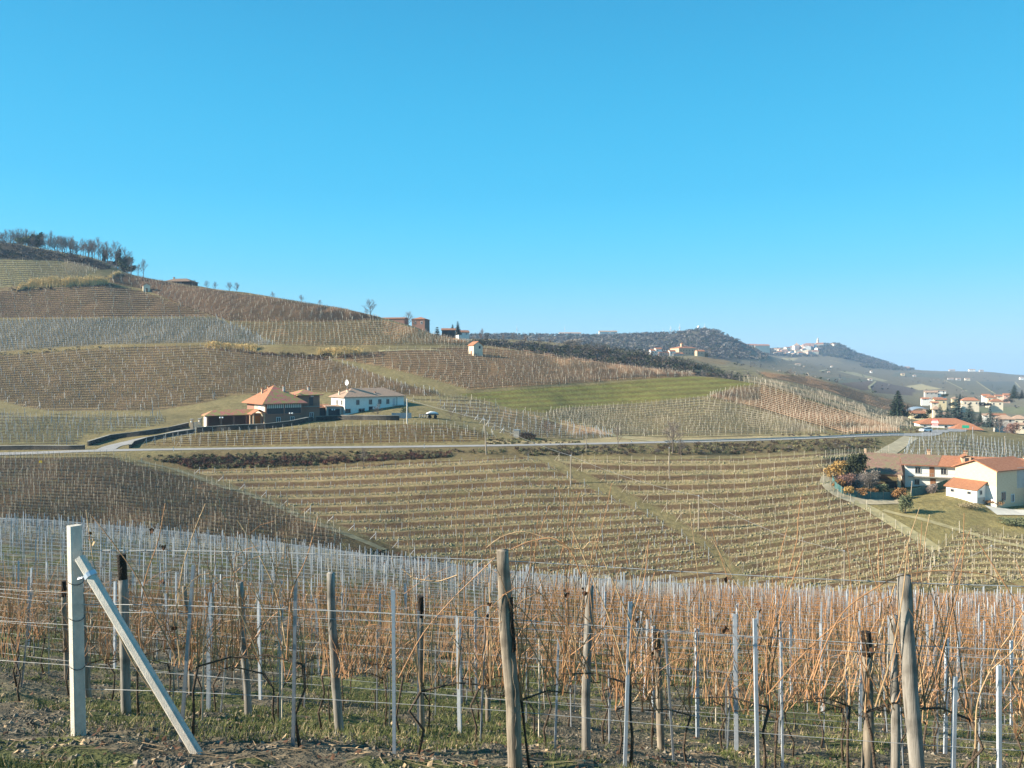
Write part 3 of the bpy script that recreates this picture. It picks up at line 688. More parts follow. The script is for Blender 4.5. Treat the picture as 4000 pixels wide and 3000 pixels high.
M['ochre_grass'] = mat('dry_reeds', (0.46, 0.33, 0.14), var=0.3, scale=2)
def glass_mat():
    m = bpy.data.materials.new('dark_window_glass'); nt, b = nodes_of(m)
    n = nt.nodes.new('ShaderNodeTexNoise'); n.inputs['Scale'].default_value = 1.3
    r = nt.nodes.new('ShaderNodeValToRGB'); r.color_ramp.elements[0].color = (0.018, 0.022, 0.028, 1); r.color_ramp.elements[1].color = (0.05, 0.06, 0.07, 1)
    nt.links.new(n.outputs['Fac'], r.inputs['Fac']); nt.links.new(r.outputs[0], b.inputs['Base Color'])
    b.inputs['Roughness'].default_value = 0.12; b.inputs['Specular IOR Level'].default_value = 0.5
    return m
M['glass'] = glass_mat()
def tile_mat(name, c, c2, moss=None):
    m = bpy.data.materials.new(name); nt, b = nodes_of(m); L = nt.links.new
    b.inputs['Roughness'].default_value = 0.85; b.inputs['Specular IOR Level'].default_value = 0.2
    tc = nt.nodes.new('ShaderNodeTexCoord')
    n = nt.nodes.new('ShaderNodeTexNoise'); n.inputs['Scale'].default_value = 2.6; n.inputs['Detail'].default_value = 5; n.inputs['Roughness'].default_value = 0.75
    L(tc.outputs['Object'], n.inputs['Vector'])
    r = nt.nodes.new('ShaderNodeValToRGB'); r.color_ramp.elements[0].position = .35; r.color_ramp.elements[1].position = .65
    r.color_ramp.elements[0].color = (*c, 1); r.color_ramp.elements[1].color = (*c2, 1)
    L(n.outputs['Fac'], r.inputs['Fac']); out = r.outputs[0]
    if moss:
        n2 = nt.nodes.new('ShaderNodeTexNoise'); n2.inputs['Scale'].default_value = .75; n2.inputs['Detail'].default_value = 6; n2.inputs['Roughness'].default_value = .8
        L(tc.outputs['Object'], n2.inputs['Vector'])
        mr = nt.nodes.new('ShaderNodeMapRange'); mr.inputs['From Min'].default_value = .46; mr.inputs['From Max'].default_value = .56
        L(n2.outputs['Fac'], mr.inputs['Value'])
        mx = nt.nodes.new('ShaderNodeMix'); mx.data_type = 'RGBA'; L(mr.outputs[0], mx.inputs[0]); L(out, mx.inputs[6]); mx.inputs[7].default_value = (*moss, 1); out = mx.outputs[2]
    L(out, b.inputs['Base Color'])
    w = nt.nodes.new('ShaderNodeTexWave'); w.wave_type = 'BANDS'; w.bands_direction = 'X'; w.inputs['Scale'].default_value = 1.35; w.inputs['Distortion'].default_value = .4
    L(tc.outputs['Object'], w.inputs['Vector'])
    bp = nt.nodes.new('ShaderNodeBump'); bp.inputs['Strength'].default_value = .6; bp.inputs['Distance'].default_value = .08
    L(w.outputs['Fac'], bp.inputs['Height']); L(bp.outputs[0], b.inputs['Normal'])
    return m
M['tile_orange'] = tile_mat('orange_clay_tiles', (0.31, 0.125, 0.065), (0.44, 0.20, 0.11))
M['tile_old'] = tile_mat('old_brown_tiles', (0.17, 0.095, 0.07), (0.30, 0.185, 0.14), (0.21, 0.17, 0.10))
M['tile_moss'] = tile_mat('mossy_pink_tiles', (0.36, 0.10, 0.085), (0.52, 0.20, 0.17), (0.27, 0.27, 0.08))
M['tile_tan'] = tile_mat('tan_tiles', (0.34, 0.23, 0.16), (0.44, 0.30, 0.21))
M['tile_brown'] = tile_mat('chestnut_tiles', (0.27, 0.12, 0.065), (0.36, 0.17, 0.09))

def roof_solid(top_pts, faces, th=0.2):
    """a roof from its upper surface: the same outline dropped by its thickness closes the underside"""
    mb = MB()
    p = np.array(top_pts, float); n = len(p)
    low = p.copy(); low[:, 2] -= th
    q, t = [], []
    edges = {}
    for f in faces:
        (q if len(f) == 4 else t).append(f)
        r = [k + n for k in f[::-1]]
        (q if len(f) == 4 else t).append(r)
        for a, b in zip(f, list(f[1:]) + [f[0]]):
            if (b, a) in edges: edges.pop((b, a))
            else: edges[(a, b)] = 1
    for a, b in edges: q.append([a, a + n, b + n, b])
    mb.add(np.vstack([p, low]), q, t)
    return mb

class House:
    """local axes: x to the right along the front, y away from the viewer, z up; origin at the middle of the front wall's foot"""
    def __init__(s, name, loc, rz, label, cat, W, D, H, roof='gx', rise=2.0, over=0.5, wall='plaster', rmat='tile_orange', group=None, foot=2.0, simple=False, a=None):
        s.W, s.D, s.H = W, D, H
        s.root = empty(name, loc, label, cat, group, rz)
        mb = MB(); x = W / 2
        z0 = -foot
        def prism(poly, axis, lo, hi):
            n = len(poly)
            if axis == 'y': v = [(px, lo, pz) for px, pz in poly] + [(px, hi, pz) for px, pz in poly]
            else: v = [(lo, py, pz) for py, pz in poly] + [(hi, py, pz) for py, pz in poly]
            q = [[k, (k + 1) % n, (k + 1) % n + n, k + n] for k in range(n)]
            mb2 = MB(); me = []
            c0, c1 = len(v), len(v) + 1
            v = v + [tuple(np.mean(v[:n], 0)), tuple(np.mean(v[n:], 0))]
            t = [[c0, (k + 1) % n, k] for k in range(n)] + [[c1, k + n, (k + 1) % n + n] for k in range(n)]
            mb.add(v, q, t)
        o = over; e = 0.02
        if roof == 'gx':
            prism([(0, z0), (D, z0), (D, H), (D / 2, H + rise - 0.06), (0, H)], 'x', -x, x)
            dz = rise / (D / 2) * o
            pts = [(-x - o, -o, H - dz), (x + o, -o, H - dz), (x + o, D / 2, H + rise), (-x - o, D / 2, H + rise), (x + o, D + o, H - dz), (-x - o, D + o, H - dz)]
            fc = [[0, 1, 2, 3], [3, 2, 4, 5]]
        elif roof == 'gy':
            prism([(-x, z0), (x, z0), (x, H), (0, H + rise - 0.06), (-x, H)], 'y', 0, D)
            dz = rise / x * o
            pts = [(-x - o, -o, H - dz), (0, -o, H + rise), (0, D + o, H + rise), (-x - o, D + o, H - dz), (x + o, -o, H - dz), (x + o, D + o, H - dz)]
            fc = [[0, 1, 2, 3], [1, 4, 5, 2]]
        elif roof == 'hip':
            mb.box((0, D / 2, (z0 + H) / 2), (W, D, H - z0))
            if a is None: a = min(D / 2, W / 2 - 0.05)
            dz = rise / (D / 2) * o * .8
            pts = [(-x - o, -o, H - dz), (x + o, -o, H - dz), (x + o, D + o, H - dz), (-x - o, D + o, H - dz), (-x + a, D / 2, H + rise), (x - a, D / 2, H + rise)]
            fc = [[0, 1, 5, 4], [1, 2, 5], [2, 3, 4, 5], [3, 0, 4]]
        elif roof == 'shed':
            prism([(0, z0), (D, z0), (D, H + rise), (0, H)], 'x', -x, x)
            dz = rise / D * o
            pts = [(-x - o, -o, H - dz), (x + o, -o, H - dz), (x + o, D, H + rise), (-x - o, D, H + rise)]
            fc = [[0, 1, 2, 3]]
        p2 = [(px, py, pz + 0.24) for px, py, pz in pts]
        s.wall = mb.build('wall', M[wall], s.root)
        s.roof = roof_solid(p2, fc, 0.2).build('roof', M[rmat], s.root)
        s.rise = rise
    def panel(s, name, face, cx, cz, w, h, m, out=0.03, th=0.08, parent=None):
        mb = MB()
        if face == 'f': mb.box((cx, -out + th / 2, cz), (w, th, h))
        elif face == 'l': mb.box((-s.W / 2 - out + th / 2, cx, cz), (th, w, h))
        elif face == 'r': mb.box((s.W / 2 + out - th / 2, cx, cz), (th, w, h))
        return mb.build(name, M[m], parent or s.root)
    def window(s, face, cx, cz, w, h, frame='frame_w', pane='glass', cross=True, name='window', pname='pane'):
        mb = MB(); b = 0.10
        bars = [(cx - w / 2, cz, b, h + b), (cx + w / 2, cz, b, h + b), (cx, cz + h / 2, w - b, b), (cx, cz - h / 2, w - b, b)]
        if cross: bars.append((cx, cz, b * .7, h - b))
        for bx, bz, bw, bh in bars:
            if face == 'f': mb.box((bx, -0.05, bz), (bw, 0.12, bh))
            elif face == 'l': mb.box((-s.W / 2 - 0.05, bx, bz), (0.12, bw, bh))
            else: mb.box((s.W / 2 + 0.05, bx, bz), (0.12, bw, bh))
        f = mb.build(name, M[frame], s.root)
        s.panel(pname, face, cx, cz, w, h, pane, 0.02, 0.06, f)
        return f
    def chimney(s, x, y, z, w=0.6, h=1.4, m='brick_ochre'):
        mb = MB(); mb.box((x, y, z + h / 2 - .6), (w, w, h + 1.2)); mb.box((x, y, z + h + 0.08), (w * 1.35, w * 1.35, 0.14))
        c = mb.build('chimney', M[m], s.root)
        mb = MB()
        for dx, dy in ((-1, -1), (1, -1), (1, 1), (-1, 1)): mb.box((x + dx * w * .42, y + dy * w * .42, z + h + .28), (.1, .1, .26))
        mb.box((x, y, z + h + 0.46), (w * 1.4, w * 1.4, 0.1)); mb.build('chimney_cap', M['tile_brown'], c)

def base_mid(u, v, W, rz, ka, kb, corner='left'):
    """ground point for the middle of a front wall whose left or right foot is seen at (u, v)"""
    p = hit1(u, v, ka, kb)
    sgn = 1 if corner == 'left' else -1
    return np.array([p[0] + sgn * cos(rz) * W / 2, p[1] + sgn * sin(rz) * W / 2, p[2]])

# --- brick villa with the big hipped roof
rz = radians(38)
L0 = base_mid(1036, 1662, 10.6, rz, 12, 14)
H1 = House('villa', L0, rz, 'brick villa with big pyramid roof, striped awnings and veranda, left of white farmhouse', 'house', 10.6, 14.5, 6.3, 'hip', 4.4, 1.2, 'brick', 'tile_orange', a=5.25)
h = H1
# the front slope is mossy: a skin of older tiles laid 3 cm above it
x, o, D, Hh = 5.3, 1.2, 14.5, 6.3
dz = 4.4 / (D / 2) * o * .8
roof_solid([(-x - o + .1, -o, Hh - dz + .28), (x + o, -o, Hh - dz + .28), (x - 5.25, D / 2, Hh + 4.4 + .28), (-x + 5.25, D / 2, Hh + 4.4 + .28)], [[0, 1, 2, 3]], 0.03).build('mossy_roof_slope', M['tile_moss'], h.root)
mb = MB(); mb.box((0, -.03, 4.0), (10.1, .14, 2.0)); ver = mb.build('veranda_opening', M['metal_dark'], h.root)
for xx in (-5.05, 0.0, 5.05):
    mb = MB(); mb.box((xx, -.12, 4.4), (.35, .3, 3.6)); mb.build('veranda_pillar', M['brick'], h.root)
mb = MB(); mb.box((0, -.14, 3.0), (10.2, .26, .25)); mb.build('veranda_sill', M['brick'], h.root)
for xx in (-2.53, 2.53):
    mb = MB(); mw = MB()
    for k in range(17):
        (mb if k % 2 else mw).box((xx - 2.19 + k * .274, -.38, 5.35), (.27, .10, 1.35))
    a_ = mb.build('awning', M['awning'], h.root); mw.build('awning_stripe', M['awning_w'], a_)
for xx in (-1.6, 2.4): h.window('f', xx, 1.35, 1.05, 1.5)
# sunny side: cream bay with white panels, louvred windows
h.panel('cream_wall', 'l', 4.2, 4.1, 8.2, 3.4, 'plaster_warm', 0.06, 0.12)
for yy in (1.6, 4.0): h.panel('white_screen', 'l', yy, 4.6, 1.9, 1.5, 'plaster', 0.10, 0.08); h.window('l', yy, 3.45, 1.9, .7, 'brick_ochre', 'glass', False)
for yy in (6.2, 7.5): h.window('l', yy, 4.0, .55, 2.2, 'plaster_warm', 'shutter', False)
h.chimney(-3.0, 8.6, 8.3, .5, 1.4); h.chimney(1.6, 4.2, 8.8, .45, 1.6, 'plaster_grey'); h.chimney(-.6, 10.0, 9.2, .5, .9)
# wing with the balcony
c, s_ = cos(rz), sin(rz)
L1 = L0 + np.array([c * 8.3 - s_ * 1.8, s_ * 8.3 + c * 1.8, 0])
H2 = House('villa_wing', L1, rz, 'tall brick wing with balcony and shuttered door, joined to right side of the brick villa', 'house', 6.2, 8.5, 8.1, 'hip', 1.3, 0.9, 'brick', 'tile_moss')
H2.panel('balcony_door', 'f', 0.5, 6.2, 1.2, 2.4, 'metal_dark', .04); H2.window('f', 0.6, 2.2, 1.1, 1.5)
mb = MB(); mb.box((0, -.5, 4.75), (6.6, 1.0, .18)); mb.build('balcony', M['cap'], H2.root)
mb = MB()
for k in range(14): mb.box((-3.2 + k * .49, -.95, 5.25), (.04, .04, .85))
mb.box((0, -.95, 5.7), (6.5, .05, .05)); mb.build('railing', M['metal_dark'], H2.root)
H2.chimney(1.2, 3.5, 9.1, .45, .9, 'plaster_grey'); H2.panel('vent_plate', 'f', .8, 7.7, .9, .35, 'frame_w', .04)

# --- long open portico left of the villa
W = 15.0
rzp = radians(30)
Lp = base_mid(806, 1672, W, rzp, 12, 14)
pr = empty('portico', Lp, 'long open portico with mossy tiled roof and white end wall, between gate pillars and villa', 'portico', None, rzp)
mb = MB(); mb.box((0, 4.6, 0.9), (W, .3, 4.6)); mb.box((0, 2.2, -.6), (W + .4, 5, 1.0)); mb.build('back_wall', M['brick'], pr)
mb = MB(); mb.box((-W / 2 + .15, 2.3, 1.0), (.3, 4.3, 4.4)); mb.build('end_wall', M['plaster'], pr)
for k in range(5):
    mb = MB(); mb.box((-W / 2 + .4 + k * 3.4, 0.1, 1.0), (.42, .42, 4.4)); mb.build('pillar', M['brick'], pr)
o = .55; hh = 3.35
roof_solid([(-W / 2 - o, -o, hh), (W / 2 + .3, -o, hh), (W / 2 + .3, 2.4, hh + 1.35), (-W / 2 + 2.0, 2.4, hh + 1.35), (W / 2 + .3, 5.2, hh), (-W / 2 - o, 5.2, hh)], [[0, 1, 2, 3], [3, 2, 4, 5], [5, 0, 3]], .2).build('roof', M['tile_moss'], pr)
# entrance porch
Le = L0 + np.array([-c * 6.9 - s_ * 0.3, -s_ * 6.9 + c * .3, 0])
po = empty('entrance_porch', Le, 'small gabled porch with orange wooden door, at the corner between portico and villa', 'porch', None, rz)
for xx, yy in ((-1.5, 0), (1.5, 0), (-1.5, 2.6), (1.5, 2.6)):
    mb = MB(); mb.box((xx, yy, 1.3), (.32, .32, 4.2)); mb.build('pillar', M['brick_ochre'], po)
mb = MB(); mb.box((0, 2.9, 1.2), (3.4, .2, 4.2)); mb.build('back_wall', M['brick'], po)
mb = MB(); mb.box((.6, 2.72, 1.3), (1.7, .12, 2.6)); mb.build('door', M['wood_door'], po)
roof_solid([(-2.2, -.6, 3.3), (0, -.6, 4.5), (0, 3.2, 4.5), (-2.2, 3.2, 3.3), (2.2, -.6, 3.3), (2.2, 3.2, 3.3)], [[0, 1, 2, 3], [1, 4, 5, 2]], .18).build('roof', M['tile_orange'], po)

# --- gate pillars with a grey gate
ga = hit1(750, 1682, 11.3, 14); gb = hit1(781, 1680, 11.3, 14)
for k, p in enumerate((ga, gb)):
    t = empty('gate_pillar', p, ['brick gate pillar with lamp, left of the driveway gate', 'brick gate pillar with lamp, right of the driveway gate beside portico'][k], 'pillar', 'gate pillars at the villa drive')
    mb = MB(); mb.box((0, 0, 1.2), (.75, .75, 3.6)); mb.build('shaft', M['brick_ochre'], t)
    mb = MB(); mb.box((0, 0, 3.1), (1.0, 1.0, .2), top=(.8, .8)); mb.build('coping', M['cap'], t)
    mb = MB(); mb.tube([(0, -.5, 2.2), (0, -.5, 2.28), (0, -.5, 2.42), (0, -.5, 2.55), (0, -.5, 2.6)], [.05, .16, .2, .14, .03], 8); mb.tube([(0, -.5, 2.2), (0, -.35, 2.1)], .03, 4); mb.build('lamp', M['globe'], t)
gt = empty('driveway_gate', (ga + gb) / 2, 'grey barred metal gate between the two brick pillars', 'gate', None, math.atan2(gb[1] - ga[1], gb[0] - ga[0]))
gw = np.linalg.norm(gb - ga) - .8
mb = MB()
for k in range(12): mb.box((-gw / 2 + k * gw / 11, 0, 1.2), (.05, .05, 2.0))
mb.build('bars', M['metal_grey'], gt)
mb = MB(); mb.box((0, .05, .3), (gw, .05, .08)); mb.build('rail', M['metal_grey'], gt)
mb = MB(); mb.box((0, .05, 2.1), (gw, .05, .08)); mb.build('rail', M['metal_grey'], gt)

# --- retaining walls (stone colour darkened to carry their shade)
def wall_along(name, uvs, k, height, label, mm='stone_wall', th=0.5, cap='cap', group=None, sink=1.0, step=3.0):
    u = np.concatenate([np.linspace(uvs[i][0], uvs[i + 1][0], 8, endpoint=False) for i in range(len(uvs) - 1)] + [[uvs[-1][0]]])
    v = np.concatenate([np.linspace(uvs[i][1], uvs[i + 1][1], 8, endpoint=False) for i in range(len(uvs) - 1)] + [[uvs[-1][1]]])
    P = hit(u, v, *k)
    ctr = P.mean(0)
    t = empty(name, ctr, label, 'wall' if 'fence' not in name else 'fence', group)
    P = P - ctr
    tan = np.gradient(P, axis=0); tan[:, 2] = 0; tan /= np.linalg.norm(tan, axis=1, keepdims=True)
    nrm = np.stack([-tan[:, 1], tan[:, 0], np.zeros(len(P))], -1) * th / 2
    def strip(part, lo, hi, w, m):
        n = len(P); up = np.array([0, 0, 1.0])
        V = np.concatenate([P - nrm * w + up * lo, P + nrm * w + up * lo, P + nrm * w + up * hi, P - nrm * w + up * hi])
        i = np.arange(n - 1); q = []
        for a_, b_ in ((0, 1), (1, 2), (2, 3), (3, 0)):
            q.append(np.stack([a_ * n + i, a_ * n + i + 1, b_ * n + i + 1, b_ * n + i], -1))
        q = np.concatenate(q + [np.array([[0, n, 2 * n, 3 * n], [n - 1, 4 * n - 1, 3 * n - 1, 2 * n - 1]])])
        b2 = MB(); b2.add(V, q); return b2.build(part, M[m], t)
    strip('body', -sink, height, 1.0, mm)
    if cap: strip('coping', height + .003, height + .13, 1.25, cap)
    return t, P + ctr
wall_along('terrace_wall', [(770, 1688), (900, 1680), (1040, 1674), (1140, 1662), (1220, 1645), (1330, 1640), (1420, 1640), (1560, 1642)], (11.5, 13.6), 1.25, 'long shade-darkened stone terrace wall below the villa and white farmhouse')
wall_along('drive_wall', [(345, 1742), (430, 1716), (560, 1700), (660, 1686), (735, 1668)], (11.05, 13.6), 1.15, 'curved shade-darkened stone wall on the uphill side of the villa drive')
wall_along('drive_wall', [(508, 1752), (520, 1738), (575, 1722), (680, 1702), (760, 1690)], (11.05, 13.6), .9, 'curved shade-darkened stone wall on the downhill side of the villa drive')
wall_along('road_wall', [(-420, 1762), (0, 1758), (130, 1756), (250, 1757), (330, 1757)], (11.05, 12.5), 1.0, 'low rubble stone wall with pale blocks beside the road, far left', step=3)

# --- white farmhouse
rzw = radians(38)
Lw = base_mid(1340, 1624, 21.5, rzw, 12.3, 14.5)
W_, D_, H_ = 20.4, 9.5, 5.6
h = House('farmhouse', Lw, rzw, 'long white farmhouse with tan hipped roof and small dark windows, right of the brick villa', 'house', W_, D_, H_, 'hip', 2.3, 0.6, 'plaster', 'tile_tan', a=4.6)
for xx in (-5.9, -1.6, 1.6, 4.4): h.window('f', xx, 3.9, 1.05, 1.5, 'plaster_grey', 'glass')
for xx, ww in ((-9.2, 1.8), (-4.6, 2.0)): h.window('f', xx, 1.35, ww, 1.3, 'plaster_grey', 'glass')
h.panel('door', 'f', -1.5, 1.25, 1.3, 2.5, 'metal_dark', .05); h.panel('balcony_door', 'f', 6.6, 3.7, .9, 2.3, 'metal_grey', .05)
h.panel('dark_doorway', 'f', 8.3, 1.2, 1.1, 1.9, 'metal_dark', .05)
h.panel('garage_opening', 'f', 9.95, 1.25, 1.5, 2.5, 'timber', .06)
mb = MB(); mb.box((8.6, -.35, 2.62), (4.6, .7, .16)); mb.build('balcony', M['plaster_grey'], h.root)
for xx in (7.6, 10.6): h.panel('pilaster', 'f', xx, 2.6, .35, 5.2, 'plaster_grey', .09, .14)
for yy in (2.0, 5.2): h.window('l', yy, 3.9, .9, 1.4, 'plaster_grey', 'glass')
h.chimney(-9.6, 5.0, 5.9, .4, 1.3, 'plaster_warm'); h.chimney(-7.6, 3.4, 6.2, .4, 1.3, 'plaster_warm'); h.chimney(0.8, 1.6, 5.9, .35, .6, 'plaster')
def dish(p, r, rz, label):
    t = empty('satellite_dish', p, label, 'dish', None, rz)
    mb = MB(); k = 12; V = []
    for i in range(5):
        rr = r * i / 4 if i else 0.01; V += [(rr * cos(a_ * 2 * pi / k), -.35 * r * (1 - (rr / r) ** 2) * -1 - .4, rr * sin(a_ * 2 * pi / k)) for a_ in range(k)]
    q = [[i * k + j, i * k + (j + 1) % k, (i + 1) * k + (j + 1) % k, (i + 1) * k + j] for i in range(4) for j in range(k)]
    V2 = [(x_, y_ + .06, z_) for x_, y_, z_ in V]; n = len(V)
    mb.add(np.array(V + V2) + np.array([0, 0, 1.6]), q + [[b_ + n for b_ in f[::-1]] for f in q]); mb.build('reflector', M['white_paint'], t)
    mb = MB(); mb.tube([(0, 0, -2.2), (0, 0, 1.6)], .06, 6); mb.tube([(0, -.1, 1.3), (0, -1.2, 1.5)], .03, 4); mb.build('mast', M['metal_grey'], t)
cw, sw = cos(rzw), sin(rzw)
dish(Lw + np.array([-cw * 6.6 - sw * 5.4, -sw * 6.6 + cw * 5.4, 8.3]), .9, radians(-40), 'big white satellite dish above the roof of the white farmhouse')
# low dark sheds between villa and farmhouse
Ls = hit1(1255, 1632, 12.3, 14.5)
h = House('lean_to_shed', Ls, radians(25), 'dark low shed with sloping roof between villa and white farmhouse', 'shed', 5.2, 4, 2.9, 'shed', .8, .3, 'timber', 'tile_brown')
h.panel('shed_door', 'f', .4, 1.2, 2.2, 2.3, 'metal_dark', .04)
Ls = hit1(1305, 1628, 12.3, 14.5)
h = House('garage', Ls, radians(25), 'grey flat garage with dark doors against the left end of white farmhouse', 'garage', 4.6, 4, 2.9, 'shed', .3, .25, 'plaster_grey', 'tile_tan')
h.panel('garage_door', 'f', 0, 1.2, 3.4, 2.4, 'metal_dark', .04)

# --- stone hut among the vines, and the tiny one further up
Lh = base_mid(1838, 1390, 2.6, radians(8), 14.8, 16.02)
h = House('stone_hut', hit1(1868, 1390, 14.6, 16.0), radians(35), 'small square hut with tiled gable roof among vines, centre of the hill', 'hut', 4.6, 4.2, 4.6, 'gy', 1.5, .4, 'plaster_warm', 'tile_orange')
h.window('f', .7, 3.7, 1.0, 1.2, 'plaster_grey', 'glass', False); h.panel('hut_door', 'l', 2.0, 1.1, 1.1, 2.2, 'door_brown', .04)
h = House('field_hut', hit1(573, 1140, 15, 16), radians(30), 'tiny pale field hut with red roof, high on the left slope', 'hut', 3.4, 3.2, 3.4, 'gy', 1.2, .3, 'plaster_warm', 'tile_orange')
h.panel('hut_door', 'f', 0, 1.0, 1.0, 2.0, 'door_brown', .04)
# --- roofs along the skyline
def behind(u, v, d):
    return np.array([(u - CU) / F * d, d, -(v - HV) / F * d])
h = House('hilltop_house', behind(690, 1114, 520), radians(-8), 'brown low-roofed house half hidden behind the top of the vineyard', 'house', 19, 10, 2.6, 'hip', 2.2, .8, 'timber', 'tile_old', foot=9)
h.chimney(-5, 5, 4.6, .8, 1.0); h.window('f', 3, 1.4, 1.2, 1.0)
h = House('hilltop_barn', behind(1532, 1272, 455), radians(-10), 'long brown farm building with pale rounded end on the skyline', 'barn', 15, 8, 4.0, 'gx', .9, .3, 'brick', 'tile_brown', foot=9)
h.panel('white_gable_patch', 'l', 4, 3.2, 4, 1.5, 'plaster_warm', .04)
h = House('hilltop_barn', behind(1634, 1278, 450), radians(-12), 'brick farm building with orange roof at right end of the skyline buildings', 'barn', 8, 9, 4.6, 'hip', 1.4, .4, 'brick', 'tile_orange', foot=9)
h.window('f', -2, 2.6, 1.2, 1.4); h.window('f', 2, 2.6, 1.2, 1.4)
h = House('ridge_house', behind(1812, 1312, 560), radians(20), 'white house with brown roof beside fir trees beyond the ridge', 'house', 8, 7, 2.6, 'gx', 1.5, .5, 'plaster', 'tile_brown', foot=8)
for xx in (-2, 2): h.window('f', xx, 1.6, 1.0, 1.2)
h = House('ridge_shed', behind(1752, 1300, 520), radians(5), 'low dark roofed shed at the edge of the ridge, left of white house', 'shed', 9, 6, 1.8, 'gx', 1.2, .4, 'timber', 'tile_brown', foot=8)
h.panel('shed_door', 'f', 1, .9, 2, 1.7, 'metal_dark', .04)

# --- the large farmhouse on the right
rzf = radians(-21)
pf = hit1(3535, 1902, 8.6, 9.6)
WF = 26.0
cf, sf = cos(rzf), sin(rzf)
Lf = np.array([pf[0] + cf * WF / 2, pf[1] + sf * WF / 2, pf[2]])
h = House('courtyard_farmhouse', Lf, rzf, 'long cream farmhouse with balcony and tiled roof, right of the round hedge', 'house', WF, 8.5, 5.2, 'gx', 1.6, 0.7, 'plaster', 'tile_orange', foot=3)
# the older brown tiles over the left half, 3 cm above
x0, x1, dz = -WF / 2 - .72, -6.6, 1.6 / 4.25 * .7
roof_solid([(x0, -.72, 5.2 - dz + .28), (x1, -.72, 5.2 - dz + .28), (x1 + 1.6, 4.25, 6.8 + .28), (x0, 4.25, 6.8 + .28)], [[0, 1, 2, 3]], .03).build('old_tiles', M['tile_old'], h.root)
for xx in (-10.4, -5.3): h.window('f', xx, 3.9, 1.1, 1.35, 'plaster_grey', 'glass')
h.panel('balcony_door', 'f', -7.6, 3.65, 1.0, 2.2, 'door_brown', .05)
for xx in (0.6, 4.6): h.window('f', xx, 3.7, 1.1, 2.1, 'plaster_warm', 'shutter', name='shuttered_window', pname='shutter')
for xx in (-7.4, 5.6): h.panel('door', 'f', xx, 1.1, 1.1, 2.2, 'door_brown', .05)
for xx in (-10.6, -4.8, -1.6): h.window('f', xx, 1.25, 1.0, 1.2, 'plaster_grey', 'glass')
h.window('f', 1.4, 1.1, 1.1, 2.0, 'plaster_warm', 'shutter', name='shuttered_window', pname='shutter')
mb = MB(); mb.box((-2.6, -.42, 2.52), (19.6, .8, .12)); mb.build('balcony', M['cap'], h.root)
mb = MB()
for k in range(40): mb.box((-12.3 + k * .5, -.78, 2.95), (.03, .03, .75))
mb.box((-2.6, -.78, 3.34), (19.6, .05, .05)); mb.build('railing', M['metal_grey'], h.root)
mb = MB(); mb.box((-.7, 1.9, 6.5), (1.7, 2.4, 1.4)); dm = mb.build('dormer', M['brick_ochre'], h.root)
roof_solid([(-1.8, .5, 7.1), (-.7, .5, 7.75), (-.7, 3.6, 7.75), (-1.8, 3.6, 7.1), (.4, .5, 7.1), (.4, 3.6, 7.1)], [[0, 1, 2, 3], [1, 4, 5, 2]], .12).build('dormer_roof', M['tile_brown'], dm)
mb = MB(); mb.box((-.7, .68, 6.6), (.7, .08, .8)); mb.build('dormer_window', M['glass'], dm)
for xx in (-7.6, -0.2): h.chimney(xx, 4.8, 6.8, .55, .9)
# lower open barn at its left end: the roof runs on down to brick pillars
rb = empty('open_barn', Lf, 'open barn with long mossy brown roof and brick pillar, left end of courtyard farmhouse', 'barn', None, rzf)
zx = WF / 2
roof_solid([(-zx - 8.2, -3.4, 3.2), (-zx - .72, -3.4, 3.2), (-zx - .72, 4.25, 7.08), (-zx - 8.2, 4.25, 7.08), (-zx - .72, 8.6, 5.3), (-zx - 8.2, 8.6, 5.3)], [[0, 1, 2, 3], [3, 2, 4, 5]], .22).build('roof', M['tile_old'], rb)
for xx in (-zx - 1.5, -zx - 7.6):
    mb = MB(); mb.box((xx, -3.1, .2), (.7, .7, 5.8)); mb.build('brick_pillar', M['brick_ochre'], rb)
mb = MB(); mb.box((-zx - 4.6, 8.2, .8), (7.2, .4, 8.0)); mb.box((-zx - 8.0, 4.2, .5), (.4, 8.0, 7)); mb.build('wall', M['brick'], rb)
mb = MB(); mb.box((-zx - 4.6, -3.1, 2.75), (6.6, .25, .28)); mb.box((-zx - 4.6, -3.0, 1.6), (6.0, .15, .2)); mb.build('beam', M['door_brown'], rb)
mb = MB(); mb.box((-zx - 3.0, -1.5, 0), (2.2, 1.6, 2.6)); mb.box((-zx - 5.4, -1.0, -.2), (1.6, 1.6, 1.8)); mb.build('hay_store', M['timber'], rb)
mb = MB(); mb.box((-zx - 7.9, 4.3, 7.3), (.5, .5, 1.3)); mb.build('chimney', M['brick_ochre'], rb)
# gabled block standing forward at its right end
rzg = radians(-64)
pg = hit1(3893, 1984, 8.0, 9.6)
WG = 8.7
cg, sg = cos(rzg), sin(rzg)
Lg = np.array([pg[0] - cg * WG / 2, pg[1] - sg * WG / 2, pg[2]])
h = House('gabled_barn', Lg, rzg, 'tall pale brick barn with orange gabled roof, right of the courtyard farmhouse', 'barn', WG, 12.5, 7.4, 'gy', 1.7, 0.5, 'brick_pale', 'tile_orange', foot=2)
h.panel('whitewashed_band', 'f', 0, 1.6, WG - .1, 5.2, 'plaster', .03, .06)
h.window('r', 2.2, 2.2, 1.3, 1.7, 'plaster_grey', 'glass'); h.window('r', 5.2, 1.6, 1.0, 1.6, 'frame_w', 'glass')
h.panel('grey_wall_patch', 'r', 9.5, 5.6, 5.6, 4.2, 'plaster_grey', .03, .06)
h.chimney(3.6, 11.6, 7.9, .8, 1.3, 'plaster_warm')
